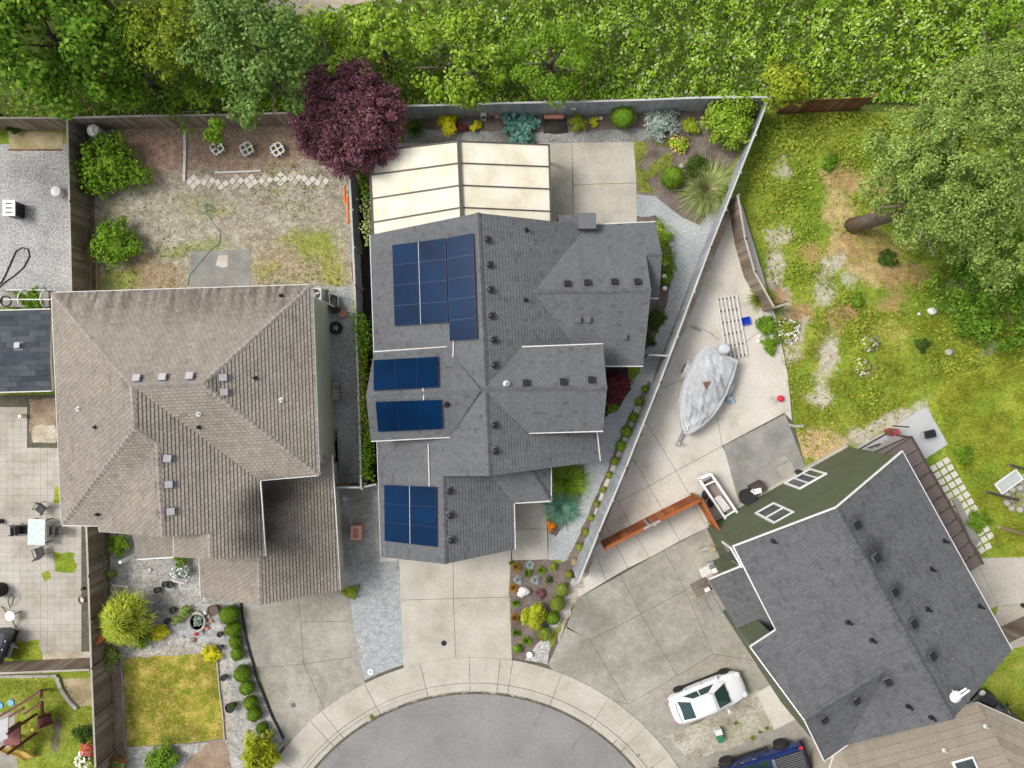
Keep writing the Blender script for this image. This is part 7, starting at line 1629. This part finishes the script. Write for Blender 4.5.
def pickup(loc, rz, label):
    paint = plain('metallic_blue_paint', (.012, .035, .19), .2, .4, coat=.8, var=.04)
    t = thing('pickup_truck', loc, label, 'pickup truck', None, rz)
    def ring(x, w, z0, z1): return [(x, -w * .94, z0), (x, -w, z0 + .15), (x, -w, z1 - .12), (x, -w * .93, z1), (x, w * .93, z1), (x, w, z1 - .12), (x, w, z0 + .15), (x, w * .94, z0)]
    m = MB(); m.loft([ring(x, w, z0, z1) for x, w, z0, z1 in ((-2.65, .86, .55, 1.12), (-2.6, .92, .5, 1.16), (-.9, .93, .45, 1.16), (1.2, .93, .45, 1.16), (1.9, .92, .45, 1.12), (2.45, .84, .5, 1.02), (2.6, .7, .55, .92))]); m.build('body', paint, t, local=True, bevel=.03)
    m = MB(); m.loft([[(x, y, 1.14) for x, y in ((-.75, -.84), (1.35, -.84), (1.35, .84), (-.75, .84))], [(x, y, 1.74) for x, y in ((-.55, -.66), (.65, -.66), (.65, .66), (-.55, .66))]]); m.build('cab', paint, t, local=True, bevel=.05)
    m = MB(); m.add([(.70, -.62, 1.73), (.70, .62, 1.73), (1.33, .76, 1.19), (1.33, -.76, 1.19), (.68, -.6, 1.70), (.68, .6, 1.70), (1.28, .74, 1.17), (1.28, -.74, 1.17)], [(0, 1, 2, 3), (7, 6, 5, 4), (0, 4, 5, 1), (1, 5, 6, 2), (2, 6, 7, 3), (3, 7, 4, 0)]); m.build('windshield', M['carglass'], t, local=True)
    m = MB(); m.box((0, 0, 1.752), (.8, .9, .02)); m.build('sunroof', M['carglass'], t, local=True)
    for s in (-1, 1):
        for x0, x1 in ((-.55, .12), (.2, .95)): m = MB(); m.add([(x0, s * .835, 1.2), (x1, s * .835, 1.2), (x1 - .25 * (x1 > .5), s * .69, 1.66), (x0 + .08, s * .69, 1.66), (x0, s * .8, 1.2), (x1, s * .8, 1.2), (x1 - .25 * (x1 > .5), s * .65, 1.66), (x0 + .08, s * .65, 1.66)], [(0, 1, 2, 3), (7, 6, 5, 4), (0, 4, 5, 1), (1, 5, 6, 2), (2, 6, 7, 3), (3, 7, 4, 0)]); m.build('side_window', M['carglass'], t, local=True)
        m = MB(); m.box((-2.5, s * .80, 1.0), (.2, .2, .34)); m.build('tail_light', M['red'], t, local=True, bevel=.02); m = MB(); m.box((2.45, s * .62, .85), (.16, .3, .16)); m.build('headlight', M['lamp'], t, local=True, bevel=.02)
        m = MB(); m.box((1.1, s * 1.02, 1.22), (.14, .24, .18)); m.build('wing_mirror', M['blackplastic'], t, local=True, bevel=.03); m = MB(); m.box((.2, s * .98, .42), (2.2, .14, .06)); m.build('running_board', M['blackplastic'], t, local=True)
        for x in (.15, .85): m = MB(); m.box((x, s * .94, .98), (.2, .04, .04)); m.build('door_handle', M['metal'], t, local=True)
        for x in (-1.62, 1.6): wheel(t, x, s * .93, .40, .27); m = MB(); m.tube([(x + .46 * math.cos(a), s * .94, .40 + .46 * math.sin(a)) for a in np.linspace(.1, 3.04, 10)], .05, 6); m.build('wheel_arch', M['blackplastic'], t, local=True)
    m = MB(); m.box((-1.68, 0, 1.175), (1.75, 1.5, .05)); bc = m.build('bed_cover', M['rubber'], t, local=True)
    for k in range(12): m = MB(); m.box((-1.68, -.66 + .12 * k, 1.205), (1.65, .05, .02)); m.build('rib', M['greyfascia'], bc, local=True) if k < 12 else None
    m = MB(); m.box((-.78, 0, 1.2), (.2, 1.5, .12)); m.build('tool_box', M['metal'], t, local=True)
    m = MB(); m.box((-2.75, 0, .62), (.2, 1.8, .22)); m.build('rear_bumper', M['blackplastic'], t, local=True, bevel=.05); m = MB(); m.box((2.66, 0, .6), (.2, 1.7, .25)); m.build('front_bumper', M['blackplastic'], t, local=True, bevel=.05)
    return t
ang = R(198); rw_ = P(780, 744, .4); fx = Vector((math.cos(ang), math.sin(ang), 0)); sx = Vector((-fx.y, fx.x, 0))
c = Vector((rw_.x, rw_.y, 0)) + fx * 1.62 + sx * .95; pickup(c, ang, 'blue pickup truck with ribbed bed cover at the driveway foot')
# ------------------------------------------------------------------ light and camera
w = bpy.data.worlds.new('World'); SC.world = w; w.use_nodes = True
nt = w.node_tree; nt.nodes.clear()
sky = nt.nodes.new('ShaderNodeTexSky'); sky.sky_type = 'NISHITA'; sky.sun_disc = False
EL = 52
sky.sun_elevation = R(EL); sky.sun_rotation = R(286); sky.dust_density = 4.0; sky.air_density = 1.0; sky.ozone_density = 1.0
hs = nt.nodes.new('ShaderNodeHueSaturation'); hs.inputs['Saturation'].default_value = .3
bg = nt.nodes.new('ShaderNodeBackground'); bg.inputs[1].default_value = .15
out = nt.nodes.new('ShaderNodeOutputWorld')
nt.links.new(sky.outputs[0], hs.inputs['Color']); nt.links.new(hs.outputs[0], bg.inputs[0]); nt.links.new(bg.outputs[0], out.inputs[0])
sl = bpy.data.lights.new('sun', 'SUN'); sl.energy = 1.75; sl.angle = R(18); sl.color = (1, .955, .89)
so = link('sun', sl); az = R(286)
sv = Vector((math.sin(az) * math.cos(R(EL)), math.cos(az) * math.cos(R(EL)), math.sin(R(EL))))
so.rotation_euler = sv.to_track_quat('Z', 'Y').to_euler(); so.location = sv * 60
cd = bpy.data.cameras.new('camera'); cd.sensor_width = 36; cd.sensor_fit = 'HORIZONTAL'; cd.lens = 36 * F / 1024; cd.clip_end = 500; cd.clip_start = .5
co = link('camera', cd); co.location = (0, 0, H); co.rotation_euler = (0, 0, 0); SC.camera = co
SC.view_settings.view_transform = 'Standard'; SC.view_settings.look = 'None'; SC.view_settings.exposure = EXPO; SC.view_settings.gamma = 1
try:
    SC.cycles.max_bounces = 6; SC.cycles.diffuse_bounces = 3; SC.cycles.transparent_max_bounces = 4
    SC.cycles.use_denoising = True
except Exception: pass
